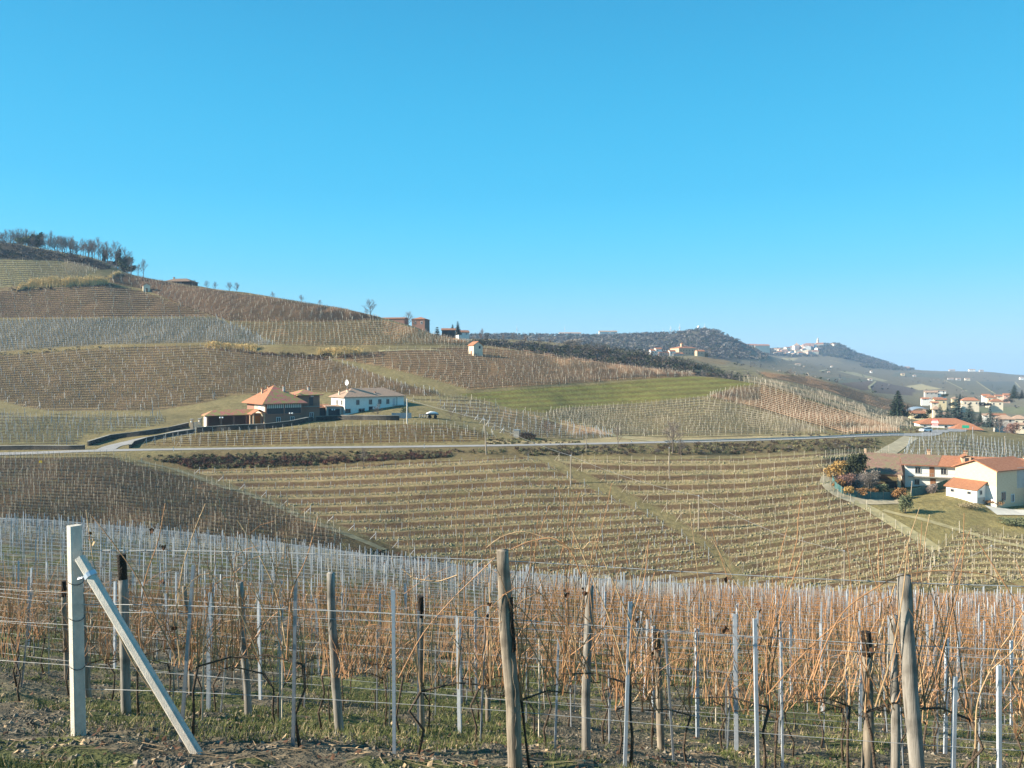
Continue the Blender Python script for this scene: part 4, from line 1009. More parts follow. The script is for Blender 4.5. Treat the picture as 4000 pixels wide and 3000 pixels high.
# lean-to against the gable
Ll = Lg + np.array([-cg * 1.1, -sg * 1.1, 0]) + np.array([sg * 2.9, -cg * 2.9, 0])
h = House('lean_to', Ll, rzg, 'white lean-to with chestnut tiled roof against the pale brick gable', 'shed', 6.6, 2.85, 3.5, 'shed', 1.3, .35, 'plaster', 'tile_brown', foot=2)
for xx in (-1.9, 1.7): h.window('f', xx, 2.7, .8, .6, 'plaster_grey', 'glass', False)
h.window('r', 1.2, 2.9, .6, .8, 'plaster_grey', 'glass', False)
h.panel('recess', 'r', 1.4, .6, 2.3, 2.6, 'plaster_grey', .04)
# dark red building at the frame's edge
Lr = hit1(3990, 1975, 8.0, 9.6)
h = House('red_outbuilding', Lr + np.array([3.2, -1.0, 0]), radians(-58), 'dark red brick outbuilding with white window bars, right edge beside the pale barn', 'barn', 7.0, 10, 5.2, 'gx', 1.2, .6, 'brick', 'tile_brown', foot=2)
h.window('f', 0.5, 3.6, 2.2, 1.6); h.panel('gate', 'f', -1.8, 1.2, 2.0, 2.6, 'metal_dark', .04); h.window('f', 1.6, 1.3, 2.2, 1.6)

# --- castle and hamlet on the far spur
h = House('castle', behind(2688, 1389, 885), radians(18), 'square ochre castle with low hipped roof and turret on the far spur', 'castle', 24, 20, 8.6, 'hip', 2.6, .5, 'brick_ochre', 'tile_orange', foot=4)
for r_ in range(2):
    for k in range(6): h.window('f', -9.5 + k * 3.8, 2.6 + r_ * 3.4, 1.0, 1.5, 'brick_ochre', 'glass', False)
mb = MB(); mb.box((-4.4, 6.5, 11.4), (2.8, 2.8, 5.0)); tw = mb.build('turret', M['brick_ochre'], h.root)
mb = MB(); mb.box((-4.4, 6.5, 14.4), (3.4, 3.4, 1.0), top=(.3, .3)); mb.build('turret_roof', M['tile_orange'], tw)
HAM = [(2566, 1384, 14, 4, 'plaster', 'pale gabled house at left end of the castle hamlet'), (2600, 1388, 16, 3.2, 'plaster_pink', 'long low red-roofed building between castle and hamlet'), (2628, 1387, 7, 4.2, 'plaster', 'small white house directly left of the castle'), (2650, 1394, 12, 3.4, 'plaster_grey', 'low grey house below the castle wall'), (2738, 1388, 9, 4.5, 'brick_ochre', 'ochre annex against the right side of the castle'), (2574, 1376, 7, 3.5, 'plaster', 'small white house behind the castle hamlet')]
for u, v, w, hh, wm, lb in HAM:
    h = House('hamlet_house', behind(u, v, 870), radians(10), lb, 'house', w, 7, hh, 'gx', 1.6, .4, wm, 'tile_orange', 'houses of the castle hamlet', foot=4)
    for k in range(max(1, int(w // 4))): h.window('f', -w / 2 + 2 + k * 3.6, hh * .55, 1.0, 1.3, 'plaster_grey', 'glass', False)
# --- houses on the saddle, right of the wooded ridge
for u, v, w, hh, lb in [(2888, 1347, 22, 4, 'low white house at the left of the far saddle'), (2912, 1352, 20, 6, 'pale house with pink roof on the far saddle'), (2940, 1356, 28, 9, 'tall cream house in the middle of the far saddle'), (2978, 1356, 46, 8, 'long yellow house on the far saddle, the largest there')]:
    h = House('saddle_house', behind(u, v + 12, 2300), radians(5), lb, 'house', w, 16, hh + 6, 'gx', 4, .6, 'plaster_warm', 'tile_orange', 'houses on the far saddle', foot=25)
for u, v, w, hh, lb in [(2195, 1311, 12, 5, 'white house at left of the far ridge skyline'), (2235, 1311, 40, 5, 'long pale building on the far ridge skyline'), (2360, 1308, 22, 7, 'pale house group in the middle of the far ridge skyline'), (2397, 1308, 16, 7, 'grey-roofed house right of the middle on the far ridge skyline')]:
    h = House('ridge_villa', behind(u, v, 1720), radians(3), lb, 'house', w, 9, hh, 'gx', 2.4, .5, 'plaster', 'tile_tan', 'houses on the far wooded ridge', foot=10)
# --- the hill town
TOWN = [(3035, 1372, 26, 9), (3052, 1376, 24, 12), (3066, 1380, 30, 14), (3080, 1371, 26, 14), (3095, 1383, 22, 9), (3096, 1366, 30, 12), (3113, 1366, 26, 16), (3118, 1378, 24, 10), (3126, 1362, 24, 12), (3140, 1360, 20, 10), (3155, 1366, 28, 14), (3168, 1363, 24, 12), (3180, 1360, 26, 16), (3150, 1378, 30, 10), (3165, 1384, 22, 12), (3186, 1384, 26, 12), (3106, 1390, 20, 8), (3130, 1386, 26, 8), (3215, 1352, 26, 12), (3232, 1350, 40, 9), (3250, 1350, 30, 8), (3264, 1352, 24, 8), (3075, 1388, 18, 7), (3045, 1382, 20, 8), (3200, 1368, 22, 8), (3142, 1371, 20, 8)]
WM = ['plaster', 'plaster_warm', 'plaster_pink', 'plaster_warm', 'plaster', 'plaster_grey']
for i, (u, v, w, hh) in enumerate(TOWN):
    p = hit1(u, v, 23.0, 24.4)
    h = House('hill_town_house', p, radians(-20 + (i * 37) % 60), 'small tiled house packed on the slope of the distant hill town', 'house', w * 0.72, 12, hh * 0.75, ['gx', 'gy', 'hip'][i % 3], 3, .4, WM[i % 6], 'tile_orange' if i % 2 else 'tile_tan', 'houses packed on the distant hill town', foot=20)
h = House('town_palace', hit1(3158, 1362, 23, 24.4), radians(-15), 'broad pink palace block, the biggest building on the distant hill town', 'palace', 34, 20, 15, 'hip', 3, .5, 'plaster_pink', 'tile_orange', foot=20)
for r_ in range(3):
    for k in range(6): h.window('f', -13 + k * 5.2, 2.5 + r_ * 4.6, 1.6, 2.6, 'plaster_grey', 'glass', False)
h = House('town_church', hit1(3112, 1362, 23, 24.4), radians(-20), 'church with dome-like roof at the left of the distant hill town', 'church', 20, 20, 12, 'hip', 8, .4, 'plaster_warm', 'tile_tan', foot=20)
mb = MB(); mb.box((0, 10, 22), (1.4, 1.4, 5), top=(.3, .3)); mb.build('lantern', M['plaster_grey'], h.root)
t = empty('bell_tower', hit1(3195, 1352, 23, 24.4), 'slender bell tower with spire rising above the distant hill town', 'tower')
mb = MB(); mb.box((0, 0, 5), (6, 6, 30)); mb.box((0, 0, 20.3), (7, 7, .8)); mb.build('shaft', M['plaster_warm'], t)
mb = MB(); mb.box((0, 0, 23), (4.6, 4.6, 4.6)); mb.build('belfry', M['plaster'], t)
mb = MB(); mb.box((0, 0, 27.8), (5, 5, 5), top=(.2, .2)); mb.build('spire', M['plaster_grey'], t)
h = House('nave', hit1(3203, 1354, 23, 24.4), radians(-10), 'church nave with pale walls joined to the bell tower of the hill town', 'church', 24, 18, 9, 'gx', 4, .4, 'plaster_warm', 'tile_orange', foot=20)
# --- farms scattered on the vineyard slope below the town
FARMS = [(3117, 1428, 24, 6, 'plaster', 'white farm with dark sheds below the hill town'), (3238, 1458, 10, 5, 'plaster_grey', 'small farm by the pale lane on the far slope'), (3250, 1436, 8, 6, 'plaster', 'tiny white chapel at the fork of the far lane'), (3400, 1486, 18, 5, 'plaster', 'white shed at the lower end of the far lane'), (3404, 1457, 8, 8, 'plaster', 'lone pale hut in the far vineyard'), (3545, 1441, 20, 8, 'plaster_pink', 'red house on the right shoulder of the far hill'), (3528, 1468, 16, 8, 'plaster_yellow', 'yellow farmhouse with trees on the far slope'), (3573, 1472, 12, 6, 'plaster', 'white cottage right of the yellow farmhouse'), (3720, 1449, 26, 6, 'plaster_grey', 'grey flat building on the far skyline'), (3798, 1449, 28, 8, 'plaster', 'white villa on the far right skyline'), (3835, 1453, 18, 7, 'plaster', 'small white house right of the skyline villa'), (3715, 1484, 26, 6, 'plaster', 'long low farm at the top of the right far slope'), (3745, 1486, 20, 8, 'plaster', 'white farmhouse in the row on the right far slope'), (3780, 1487, 22, 9, 'plaster_warm', 'cream farmhouse at right end of the far row'), (3992, 1484, 16, 10, 'plaster', 'white house at the right frame edge, far slope'), (3028, 1384, 14, 6, 'plaster', 'white house just left of the hill town')]
for u, v, w, hh, wm, lb in FARMS:
    p = hit1(u, v, 20, 24.02)
    sc = p[1] / 2600
    h = House('far_farm', p, radians(-10), lb, 'house', w * sc * .7, 8 * sc, hh * sc * .75, 'gx', 2 * sc, .4, 'plaster_grey' if wm == 'plaster' and int(u) % 2 else wm, 'tile_tan', 'farms scattered on the far slopes', foot=6)
    h.window('f', 0, hh * sc * .55, 1.6, 2, 'plaster_grey', 'glass', False)

# --- the village at the right: (left u, right u, foot v, eave v, ridge v, depth, roof, wall, tiles, label)
VILL = [
 (3600, 3790, 1677, 1657, 1638, 310, 'hip', 'plaster', 'tile_orange', 'long white winery building with bright orange roof beside the road bend'),
 (3730, 3832, 1694, 1677, 1659, 296, 'hip', 'plaster_grey', 'tile_orange', 'low building with broad orange roof in front of the winery'),
 (3560, 3612, 1626, 1614, 1606, 470, 'gx', 'plaster_yellow', 'tile_brown', 'yellow warehouse with brown roof and grey vault behind it'),
 (3612, 3636, 1624, 1608, 1602, 490, 'gx', 'plaster_yellow', 'tile_tan', 'yellow end block of the vaulted warehouse'),
 (3646, 3668, 1638, 1597, 1588, 430, 'hip', 'plaster_warm', 'tile_tan', 'slim pale tower house with small pyramid roof'),
 (3668, 3722, 1636, 1620, 1612, 440, 'gx', 'plaster_warm', 'tile_tan', 'cream house behind the dark cedars, right of the tower house'),
 (3652, 3696, 1580, 1562, 1556, 640, 'gx', 'plaster_yellow', 'tile_brown', 'yellow house with a row of dark arches'),
 (3640, 3664, 1582, 1573, 1569, 620, 'gx', 'plaster_warm', 'tile_orange', 'low cream annex at the left of the arched yellow house'),
 (3652, 3682, 1562, 1558, 1553, 700, 'gx', 'plaster', 'tile_orange', 'white house behind the arched yellow house'),
 (3762, 3822, 1585, 1564, 1554, 640, 'hip', 'plaster_warm', 'tile_orange', 'large cream palazzo with red hipped roof and two rows of windows'),
 (3720, 3742, 1572, 1557, 1552, 680, 'hip', 'plaster_yellow', 'tile_tan', 'small yellow house beside the slim cypress'),
 (3616, 3662, 1542, 1533, 1528, 760, 'gx', 'plaster_grey', 'tile_tan', 'long grey-green shed at left of the white modern buildings'),
 (3615, 3636, 1563, 1556, 1553, 740, 'gx', 'plaster', 'tile_tan', 'white cottage at left below the modern buildings'),
 (3602, 3626, 1564, 1558, 1554, 730, 'gx', 'plaster', 'tile_orange', 'white cottage at far left of the village'),
 (3616, 3656, 1548, 1528, 1525, 770, 'shed', 'plaster', 'tile_tan', 'white modern cube, tallest of the white block'),
 (3658, 3694, 1546, 1527, 1524, 775, 'shed', 'plaster', 'tile_tan', 'white modern building with glass front, right of the white cube'),
 (3840, 3866, 1562, 1546, 1540, 700, 'gx', 'plaster', 'tile_orange', 'white house with orange roof at left of the upper villas'),
 (3858, 3892, 1570, 1553, 1545, 680, 'hip', 'plaster_warm', 'tile_brown', 'cream villa with brown roof among the upper villas'),
 (3872, 3916, 1587, 1568, 1559, 640, 'hip', 'plaster_warm', 'tile_brown', 'large villa with dark arcade, lowest of the upper villas'),
 (3890, 3914, 1556, 1547, 1543, 720, 'gx', 'plaster_warm', 'tile_orange', 'small orange-roofed house behind the upper villas'),
 (3922, 3944, 1554, 1543, 1538, 740, 'gx', 'plaster_pink', 'tile_orange', 'red house with chimney left of the firs'),
 (3840, 3862, 1630, 1622, 1617, 520, 'gx', 'plaster', 'tile_tan', 'white cottage beyond the blue cedars'),
 (3870, 3926, 1634, 1622, 1617, 500, 'gx', 'plaster_grey', 'tile_brown', 'grey house with long brown roof in the hollow'),
 (3896, 3960, 1672, 1637, 1624, 400, 'hip', 'plaster_grey', 'tile_tan', 'large tan-roofed house with balconies near the right edge'),
 (3960, 4010, 1664, 1636, 1624, 410, 'hip', 'plaster_warm', 'tile_tan', 'tan-roofed house at the right frame edge'),
 (3976, 4020, 1682, 1660, 1654, 370, 'gx', 'plaster_warm', 'tile_tan', 'low cream house with dark windows at the right edge, nearest of the village'),
]
for u0, u1, vf, ve, vr, d, roof, wm, tm, lb in VILL:
    if roof is None: continue
    k = d / F
    w, hh, rise = (u1 - u0) * k * 0.97, (vf - ve) * k, max(.6, (ve - vr) * k)
    dep = min(w * .8, max(6, w * .5))
    th = math.atan2((u0 + u1) / 2 - CU, F)
    p = behind((u0 + u1) / 2, vf, d)
    h = House('village_house', p, -th + radians(14), lb, 'house', w, dep, hh, roof, rise * (1.0 if roof != 'shed' else .3), .5, wm, tm, 'houses of the village', foot=5)
    nwin = max(1, int(w // 3.2))
    for r_ in range(1 if hh < 4.5 else 2):
        for q in range(nwin): h.window('f', -w / 2 + (q + .5) * w / nwin, (hh * .5 if hh < 4.5 else 1.7 + r_ * hh * .47), 1.05, min(1.5, hh * .4), 'plaster_grey', 'glass', False)
# the grey barrel vault behind the yellow warehouse
t = empty('vaulted_hall', behind(3600, 1612, 500), 'grey barrel-vaulted hall roof behind the yellow warehouse', 'hall', None, radians(-20))
mb = MB(); aa = np.linspace(0, pi, 13); Wv = 6.5
V = [(-Wv * cos(a_), y_, 3.2 * sin(a_) - .2) for y_ in (0, 22) for a_ in aa]
V2 = [(x_ * .96, y_, z_ * .95 - .05) for x_, y_, z_ in V]
q = [[i, i + 1, i + 14, i + 13] for i in range(12)]
mb.add(V + V2, q + [[b_ + 26 for b_ in f[::-1]] for f in q] + [[i, i + 26, i + 27, i + 1] for i in range(12)] + [[i + 13, i + 14, i + 40, i + 39] for i in range(12)]); mb.build('vault', M['metal_grey'], t)
mb = MB(); mb.box((0, 11, -2.5), (12.4, 21.5, 4.8)); mb.build('wall', M['plaster_yellow'], t)

# ---------------------------------------------------------------- road, drive, lanes
def ground_sheet_mat(name, c, scale, var, bump=.3):
    return mat(name, c, 0.9, var, scale, bump=bump, pos=True, spec=.15)
M['asphalt'] = ground_sheet_mat('pale_worn_asphalt', (0.28, 0.27, 0.255), .6, .14)
M['lane'] = ground_sheet_mat('beaten_earth_lane', (0.38, 0.32, 0.21), .5, .22, .5)
M['grass_lane'] = ground_sheet_mat('dry_grass_lane', (0.31, 0.265, 0.14), .5, .25, .6)
M['dark_lane'] = ground_sheet_mat('shaded_grass_lane', (0.15, 0.14, 0.085), .5, .3, .6)  # lane grass darkened so the slope's shade is in its colour
M['yard'] = ground_sheet_mat('concrete_yard', (0.50, 0.48, 0.42), .5, .1)

def smooth_poly(P, n=6):
    P = np.asarray(P, float)
    L = np.concatenate([[0], np.cumsum(np.linalg.norm(np.diff(P[:, :2], axis=0), axis=1))])
    q = np.linspace(0, L[-1], max(8, int(L[-1] / 1.5)))
    return np.stack([pchip(L, P[:, k], q) for k in range(2)], -1)

def ribbon(name, uvs, k, width, m, lift=.07, verts=None):
    if verts is None:
        u = [a[0] for a in uvs]; v = [a[1] for a in uvs]
        verts = hit(np.array(u, float), np.array(v, float), *k)
    C = smooth_poly(verts)
    t = np.gradient(C, axis=0); t /= np.linalg.norm(t, axis=1, keepdims=True)
    nr = np.stack([-t[:, 1], t[:, 0]], -1)
    offs = np.linspace(-.5, .5, 6)
    w = width * (1 + .06 * vnoise(np.arange(len(C)) / 4.0, np.zeros(len(C)), 4))
    V = []
    for o_ in offs:
        xy = C + nr * (o_ * w)[:, None]
        z = np.max([gz_at(xy[:, 0], xy[:, 1])] , axis=0) + lift
        V.append(np.column_stack([xy, z]))
    n = len(C); V = np.concatenate(V); i = np.arange(n - 1); q = []
    for j in range(5): q.append(np.stack([j * n + i, j * n + i + 1, (j + 1) * n + i + 1, (j + 1) * n + i], -1))
    q = np.concatenate(q)[:, ::-1] if True else None
    mb = MB(); mb.add(V, q)
    return setp(mb.build(name, M[m]), kind="structure")

# main road on its own bench between lines 10 and 11, then round the bend on the right
cu = np.array([-900, -400, 0, 400, 800, 1200, 1600, 2000, 2400, 2800, 3100, 3350, 3500, 3600])
j, f_ = colidx(cu)
i10 = int(np.argmin(np.abs(KT - 10.5)))
dm_ = GD[i10, j] * (1 - f_) + GD[i10, j + 1] * f_
road_xy = np.column_stack([(cu - CU) / F * dm_, dm_])
tail = np.array([at(3668, 268)[:2], at(3720, 286)[:2], at(3765, 300)[:2], at(3830, 318)[:2]])
ribbon('road', None, None, 4.9, 'asphalt', .09, np.vstack([road_xy, tail]))
ribbon('drive', [(405, 1764), (440, 1744), (510, 1728), (600, 1712), (690, 1692), (760, 1684)], (10.6, 13.5), 4.6, 'asphalt', .1)
ribbon('path', [(3560, 1708), (3525, 1730), (3490, 1752), (3455, 1775), (3430, 1792)], (9.2, 12), 4.0, 'lane', .1)
ribbon('path', [(3262, 1862), (3240, 1878), (3236, 1896), (3262, 1922), (3320, 1950), (3400, 1962), (3480, 1962), (3530, 1958)], (7.5, 10), 3.4, 'lane', .1)
ribbon('path', [(3330, 1956), (3400, 1990), (3450, 2020), (3520, 2062), (3600, 2110), (3660, 2150)], (7, 9.5), 2.8, 'grass_lane', .1)
ribbon('path', [(3450, 1994), (3540, 2016), (3640, 2040), (3760, 2075), (3870, 2108), (4050, 2150)], (7, 9.5), 1.3, 'grass_lane', .1)
ribbon('yard', [(3870, 1994), (3940, 2000), (4020, 2004), (4200, 2010)], (7, 9.5), 4.2, 'yard', .12)
ribbon('path', [(1760, 1372), (1650, 1366), (1560, 1368), (1480, 1372)], (14.3, 15.6), 2.0, 'grass_lane', .1)
ribbon('path', [(2560, 1726), (2470, 1716), (2400, 1702), (2330, 1690), (2230, 1664), (2120, 1634)], (11, 14), 2.4, 'grass_lane', .1)
ribbon('path', [(540, 1800), (620, 1820), (720, 1848), (860, 1900), (1100, 1985), (1300, 2070), (1500, 2150)], (6.6, 10), 1.6, 'dark_lane', .1)
# pale lanes on the far slopes
for uv in ([(3230, 1445), (3206, 1452), (3250, 1460), (3330, 1470), (3400, 1484), (3460, 1494)], [(3240, 1408), (3290, 1420)], [(3420, 1490), (3395, 1512), (3400, 1522)], [(3690, 1484), (3730, 1505), (3780, 1530)], [(3815, 1490), (3850, 1515), (3888, 1540)], [(3965, 1492), (3985, 1515)], [(3080, 1425), (3140, 1432), (3180, 1440)]):
    ribbon('lane', uv, (19.5, 24.2), 5.0 if uv[0][0] < 3300 else 3.2, 'grass_lane', .5)

# ---------------------------------------------------------------- guard rail, reflector posts
M['rail_m'] = mat('galvanised_rail', (0.50, 0.51, 0.50), rough=.4, var=.1, metal=.4)
def guard_rail():
    us = np.arange(2596, 3535, 3.0)
    j, f_ = colidx(us)
    i = int(np.argmin(np.abs(KT - 10.06)))
    d = GD[i, j] * (1 - f_) + GD[i, j + 1] * f_
    P = np.column_stack([(us - CU) / F * d, d]); P = np.column_stack([P, gz_at(P[:, 0], P[:, 1])])
    c0 = P[0].copy()
    t = empty('guard_rail', c0, 'long steel guard rail with short posts along the near edge of the road', 'guard rail')
    Q = P - c0
    mb = MB(); n = len(Q); up = np.array([0, 0, 1.0])
    prof = [(0, .42), (.06, .50), (0, .56), (.06, .64), (0, .72)]
    V = np.concatenate([Q + up * h_ - np.array([0, o_, 0]) for o_, h_ in prof] + [Q + up * h_ + np.array([0, .03 - o_, 0]) for o_, h_ in prof])
    k = np.arange(n - 1); q = []
    for a_ in range(4): q += [np.stack([a_ * n + k, a_ * n + k + 1, (a_ + 1) * n + k + 1, (a_ + 1) * n + k], -1), np.stack([(a_ + 5) * n + k, (a_ + 6) * n + k, (a_ + 6) * n + k + 1, (a_ + 5) * n + k + 1], -1)]
    mb.add(V, np.concatenate(q)); mb.build('rail', M['rail_m'], t)
    seg, _ = along(Q, 4.0, 0, 0.5)
    first = None
    for p in seg:
        if first is None:
            mb = MB(); mb.box((0, .1, .2), (.12, .12, 1.1)); first = mb.build('post', M['rail_m'], t, loc=tuple(p))
        else:
            c_ = first.copy(); col.objects.link(c_); c_.parent = t; c_.location = tuple(p)
guard_rail()
def reflector(u, k, label):
    j, f_ = colidx(np.array([u])); i = int(np.argmin(np.abs(KT - k)))
    d = float(GD[i, j[0]] * (1 - f_[0]) + GD[i, j[0] + 1] * f_[0])
    t = empty('delineator', at(u, d), label, 'road marker', 'white road markers')
    mb = MB(); mb.box((0, 0, .45), (.16, .12, 1.1), top=(.13, .09)); mb.build('stake', M['white_paint'], t)
    mb = MB(); mb.box((0, 0, .78), (.19, .15, .18)); mb.build('band', M['metal_dark'], t)
for u, k, lb in [(145 * 4.0 + 98, 9.97, 'white road marker at the roadside right of the villa drive'), (1657, 9.97, 'white road marker on the road verge below the white farmhouse'), (2466, 9.97, 'white road marker just left of the guard rail'), (3560, 9.6, 'white road marker near the track by the road bend')]:
    reflector(u, k, lb)

# ---------------------------------------------------------------- poles and the sagging line
def pole(u, v0, v1, k, r, m, label, name='utility_pole', cat='pole', lean=0.0, base=None):
    p = hit1(u, v1, *k) if base is None else base
    h = (v1 - v0) / F * p[1]
    t = empty(name, p, label, cat)
    mb = MB(); mb.tube([(0, 0, -.8), (lean * h * .5, 0, h * .5), (lean * h, 0, h)], [r * 1.15, r, r * .85], 8); mb.build('shaft', M[m], t)
    mb = MB(); mb.tube([(lean * h, 0, h - .15), (lean * h, 0, h + .06)], [r * 1.2, r * .9], 8); mb.build('cap', M['metal_grey'], t)
    return p + np.array([lean * h, 0, h - .1])
tops = []
tops.append(pole(1590, 1558, 1655, (11.3, 14), .17, 'concrete', 'pale concrete utility pole in front of the white farmhouse'))
tops.append(pole(1900, 1637, 1776, (8.5, 10), .14, 'wood_pole', 'wooden utility pole leaning beside the road below the machinery', lean=-.05))
tops.append(pole(2229, 1778, 1888, (6.9, 9.9), .13, 'wood_pole', 'wooden utility pole at the headland between the striped fields, highest'))
tops.append(pole(2729, 1935, 2070, (6.9, 9.9), .13, 'wood_pole', 'wooden utility pole alone in the middle of the striped slope'))
b = at(3298, 127); tops.append(pole(3298, 2150, 1440 - b[2] / b[1] * F, None, .11, 'wood_pole', 'thin wooden utility pole rising from the gully, second from right', base=b))
b = at(3873, 125); tops.append(pole(3873, 2130, 1440 - b[2] / b[1] * F, None, .11, 'wood_pole', 'thin wooden utility pole at the lower right before the farm slope', base=b))
end = behind(4500, 2330, 120); end[2] = gz_at([end[0]], [end[1]])[0] + 7
tops.append(end)
sags = [.25, .6, .8, 1.3, 3.2, 2.6, 2.0]
def cable(a, b, sag, r, label, k):
    s_ = np.linspace(0, 1, 26)
    P = a[None] * (1 - s_[:, None]) + b[None] * s_[:, None]; P[:, 2] -= sag * 4 * s_ * (1 - s_)
    mb = MB(); mb.tube(P - P[0], r, 4); o = mb.build('cable', M['wirem'], None, loc=tuple(P[0]))
    setp(o, label, 'cable', 'pale cable spans between the utility poles')
CL = ['cable span from concrete pole to the leaning roadside pole', 'cable span from leaning roadside pole to the headland pole', 'cable span from headland pole to the pole alone on striped slope', 'long cable span dropping from the striped slope to the gully pole', 'deeply sagging cable span between the two poles at lower right', 'cable span leaving the picture at the right edge']
for i in range(6): cable(tops[i], tops[i + 1], sags[i], .022, CL[i], i)
for u, v0, v1, k, r, m, lb in [(596, 1572, 1622, (12.5, 14.5), .09, 'metal_grey', 'thin grey pole above the left roadside vineyard'), (2290, 1690, 1766, (8.5, 10), .10, 'wood_pole', 'short pole standing at the roadside bank, centre'), (2614, 1748, 1868, (6.9, 9.9), .10, 'wood_pole', 'thin tall pole in vineyard just below the bushes'), (3800, 1668, 1718, (9.5, 12), .09, 'metal_grey', 'grey street pole left of the green sign'), (3925, 1705, 1780, (9.2, 12), .09, 'wood_pole', 'slim pole between the netted vineyard rows'), (3555, 1880, 1968, (7.8, 9.6), .09, 'wood_pole', 'leaning wooden pole beside the olive shrub'), (3136, 2100, 2330, None, .08, 'wood_pole', 'thin pole at the foot of the striped slope')]:
    b = at(u, 128) if k is None else None
    pole(u, v0, (1440 - b[2] / b[1] * F) if k is None else v1, k, r, m, lb, lean=.09 if u == 3555 else 0, base=b)
# poles and thin wires in the netted vineyard
# lamps
for u, v, lb in [(865, 1672, 'double globe lamp in front of the portico'), (1137, 1655, 'double globe lamp before the villa windows'), (1302, 1638, 'double globe lamp in front of the grey garage')]:
    t = empty('street_lamp', hit1(u, v, 11.4, 14), lb, 'lamp', 'double globe lamps in the villa yard')
    mb = MB(); mb.tube([(0, 0, -.3), (0, 0, 2.6)], .05, 6); mb.tube([(-.32, 0, 2.6), (.32, 0, 2.6)], .03, 5); mb.build('post', M['metal_dark'], t)
    for sx in (-.34, .34):
        mb = MB(); mb.tube([(sx, 0, 2.6), (sx, 0, 2.66), (sx, 0, 2.82), (sx, 0, 2.98), (sx, 0, 3.04)], [.05, .17, .23, .17, .04], 10); mb.build('globe', M['globe'], t, True)

# ---------------------------------------------------------------- green netting fence round the garden
M['hedge_dark'] = mat('dark_hedge_leaf', (0.035, 0.042, 0.025), var=.4, scale=3)
tt, P = wall_along('garden_fence', [(3252, 1884), (3262, 1908), (3290, 1930), (3340, 1944), (3420, 1950), (3500, 1948)], (7.8, 10), 1.45, 'curved green netting fence round the garden hedge', 'netting', .06, None, sink=.2)
for k in range(0, len(P), 5):
    mb = MB(); mb.tube([P[k] - P.mean(0) + np.array([0, -.1, -.3]), P[k] - P.mean(0) + np.array([0, -.1, 1.6])], .04, 5); mb.build('stake', M['wood_pole'], tt)
tt, P = wall_along('garden_fence', [(3560, 1940), (3610, 1928), (3660, 1916), (3700, 1902)], (7.8, 10), 1.6, 'dark netting fence across the farm courtyard', 'netting', .06, None, sink=.2)

# ---------------------------------------------------------------- car, signs, machinery
def car(p, rz, label):
    t = empty('car', p, label, 'car', None, rz)
    prof = [(-2.0, .32), (-2.02, .75), (-1.9, .95), (-1.2, 1.0), (1.0, 1.02), (1.75, .92), (2.0, .72), (2.02, .32)]
    def ext(prof, hw, hw2, m, name, par):
        n = len(prof); V = [(x_, -hw if z_ < .99 else -hw2, z_) for x_, z_ in prof] + [(x_, hw if z_ < .99 else hw2, z_) for x_, z_ in prof]
        q = [[k, (k + 1) % n, (k + 1) % n + n, k + n] for k in range(n)]
        c0, c1 = 2 * n, 2 * n + 1
        V += [tuple(np.mean(V[:n], 0)), tuple(np.mean(V[n:2 * n], 0))]
        tr = [[c0, (k + 1) % n, k] for k in range(n)] + [[c1, k + n, (k + 1) % n + n] for k in range(n)]
        mb = MB(); mb.add(V, q, tr); return mb.build(name, M[m], par)
    ext(prof, .86, .82, 'white_paint', 'body', t)
    cab = ext([(-1.75, 1.0), (-1.35, 1.44), (.35, 1.48), (1.05, 1.02)], .74, .66, 'glass', 'window', t)
    mb = MB(); mb.box((-.5, 0, 1.5), (1.7, 1.28, .06), top=(1.5, 1.15)); mb.build('roof', M['white_paint'], t)
    for x_ in (-1.25, 1.25):
        for y_ in (-.8, .8):
            mb = MB(); mb.tube([(x_, y_ - .1, .32), (x_, y_ + .1, .32)], .32, 14); w_ = mb.build('wheel', M['rubber'], t)
            mb = MB(); mb.tube([(x_, y_ - .115, .32), (x_, y_ + .115, .32)], .19, 10); mb.build('rim', M['metal_grey'], w_)
    for y_ in (-.6, .6):
        mb = MB(); mb.box((1.98, y_, .72), (.12, .3, .16)); mb.build('headlight', M['globe'], t)
pc = at(3616, 254); 
car(pc + np.array([0, 0, .09]), radians(200), 'white car on the road at the bend, beside the red and white sign')
ps = at(3652, 256)
t = empty('road_sign', ps, 'red and white panelled road sign beside the white car', 'sign', None, radians(-28))
for x_ in (-.7, .7):
    mb = MB(); mb.tube([(x_, 0, -.4), (x_, 0, 4.4)], .05, 6); mb.build('post', M['metal_grey'], t)
for k, (z_, mm) in enumerate([(4.0, 'red_paint'), (3.3, 'white_paint'), (2.6, 'red_paint'), (1.9, 'white_paint')]):
    mb = MB(); mb.box((0, -.07, z_), (2.0, .05, .62)); pn = mb.build('panel', M[mm], t)
    mb = MB()
    for q in range(5): mb.box((-.7 + q * .35, -.1, z_), (.24, .02, .2))
    mb.build('lettering', M['white_paint' if mm == 'red_paint' else 'red_paint'], pn)
ps = behind(3772, 1672, 288)
t = empty('green_sign', ps, 'green oval sign board above the low orange roof', 'sign', None, radians(-28))
mb = MB(); mb.tube([(0, 0, -3.5), (0, 0, 1.2)], .06, 6); mb.build('post', M['metal_grey'], t)
mb = MB(); mb.box((0, -.08, .5), (2.3, .08, 1.1)); mb.build('board', M['sign_green'], t)
p = hit1(159, 1836, 7, 9.9)
t = empty('yellow_marker', p, 'small yellow board on a stake in the dark lower-left vineyard', 'marker')
mb = MB(); mb.tube([(0, 0, -.2), (0, 0, 1.9)], .03, 5); mb.build('stake', M['wood_pole'], t)
mb = MB(); mb.box((0, -.05, 1.75), (.62, .04, .5)); mb.build('board', M['yellow_paint'], t)
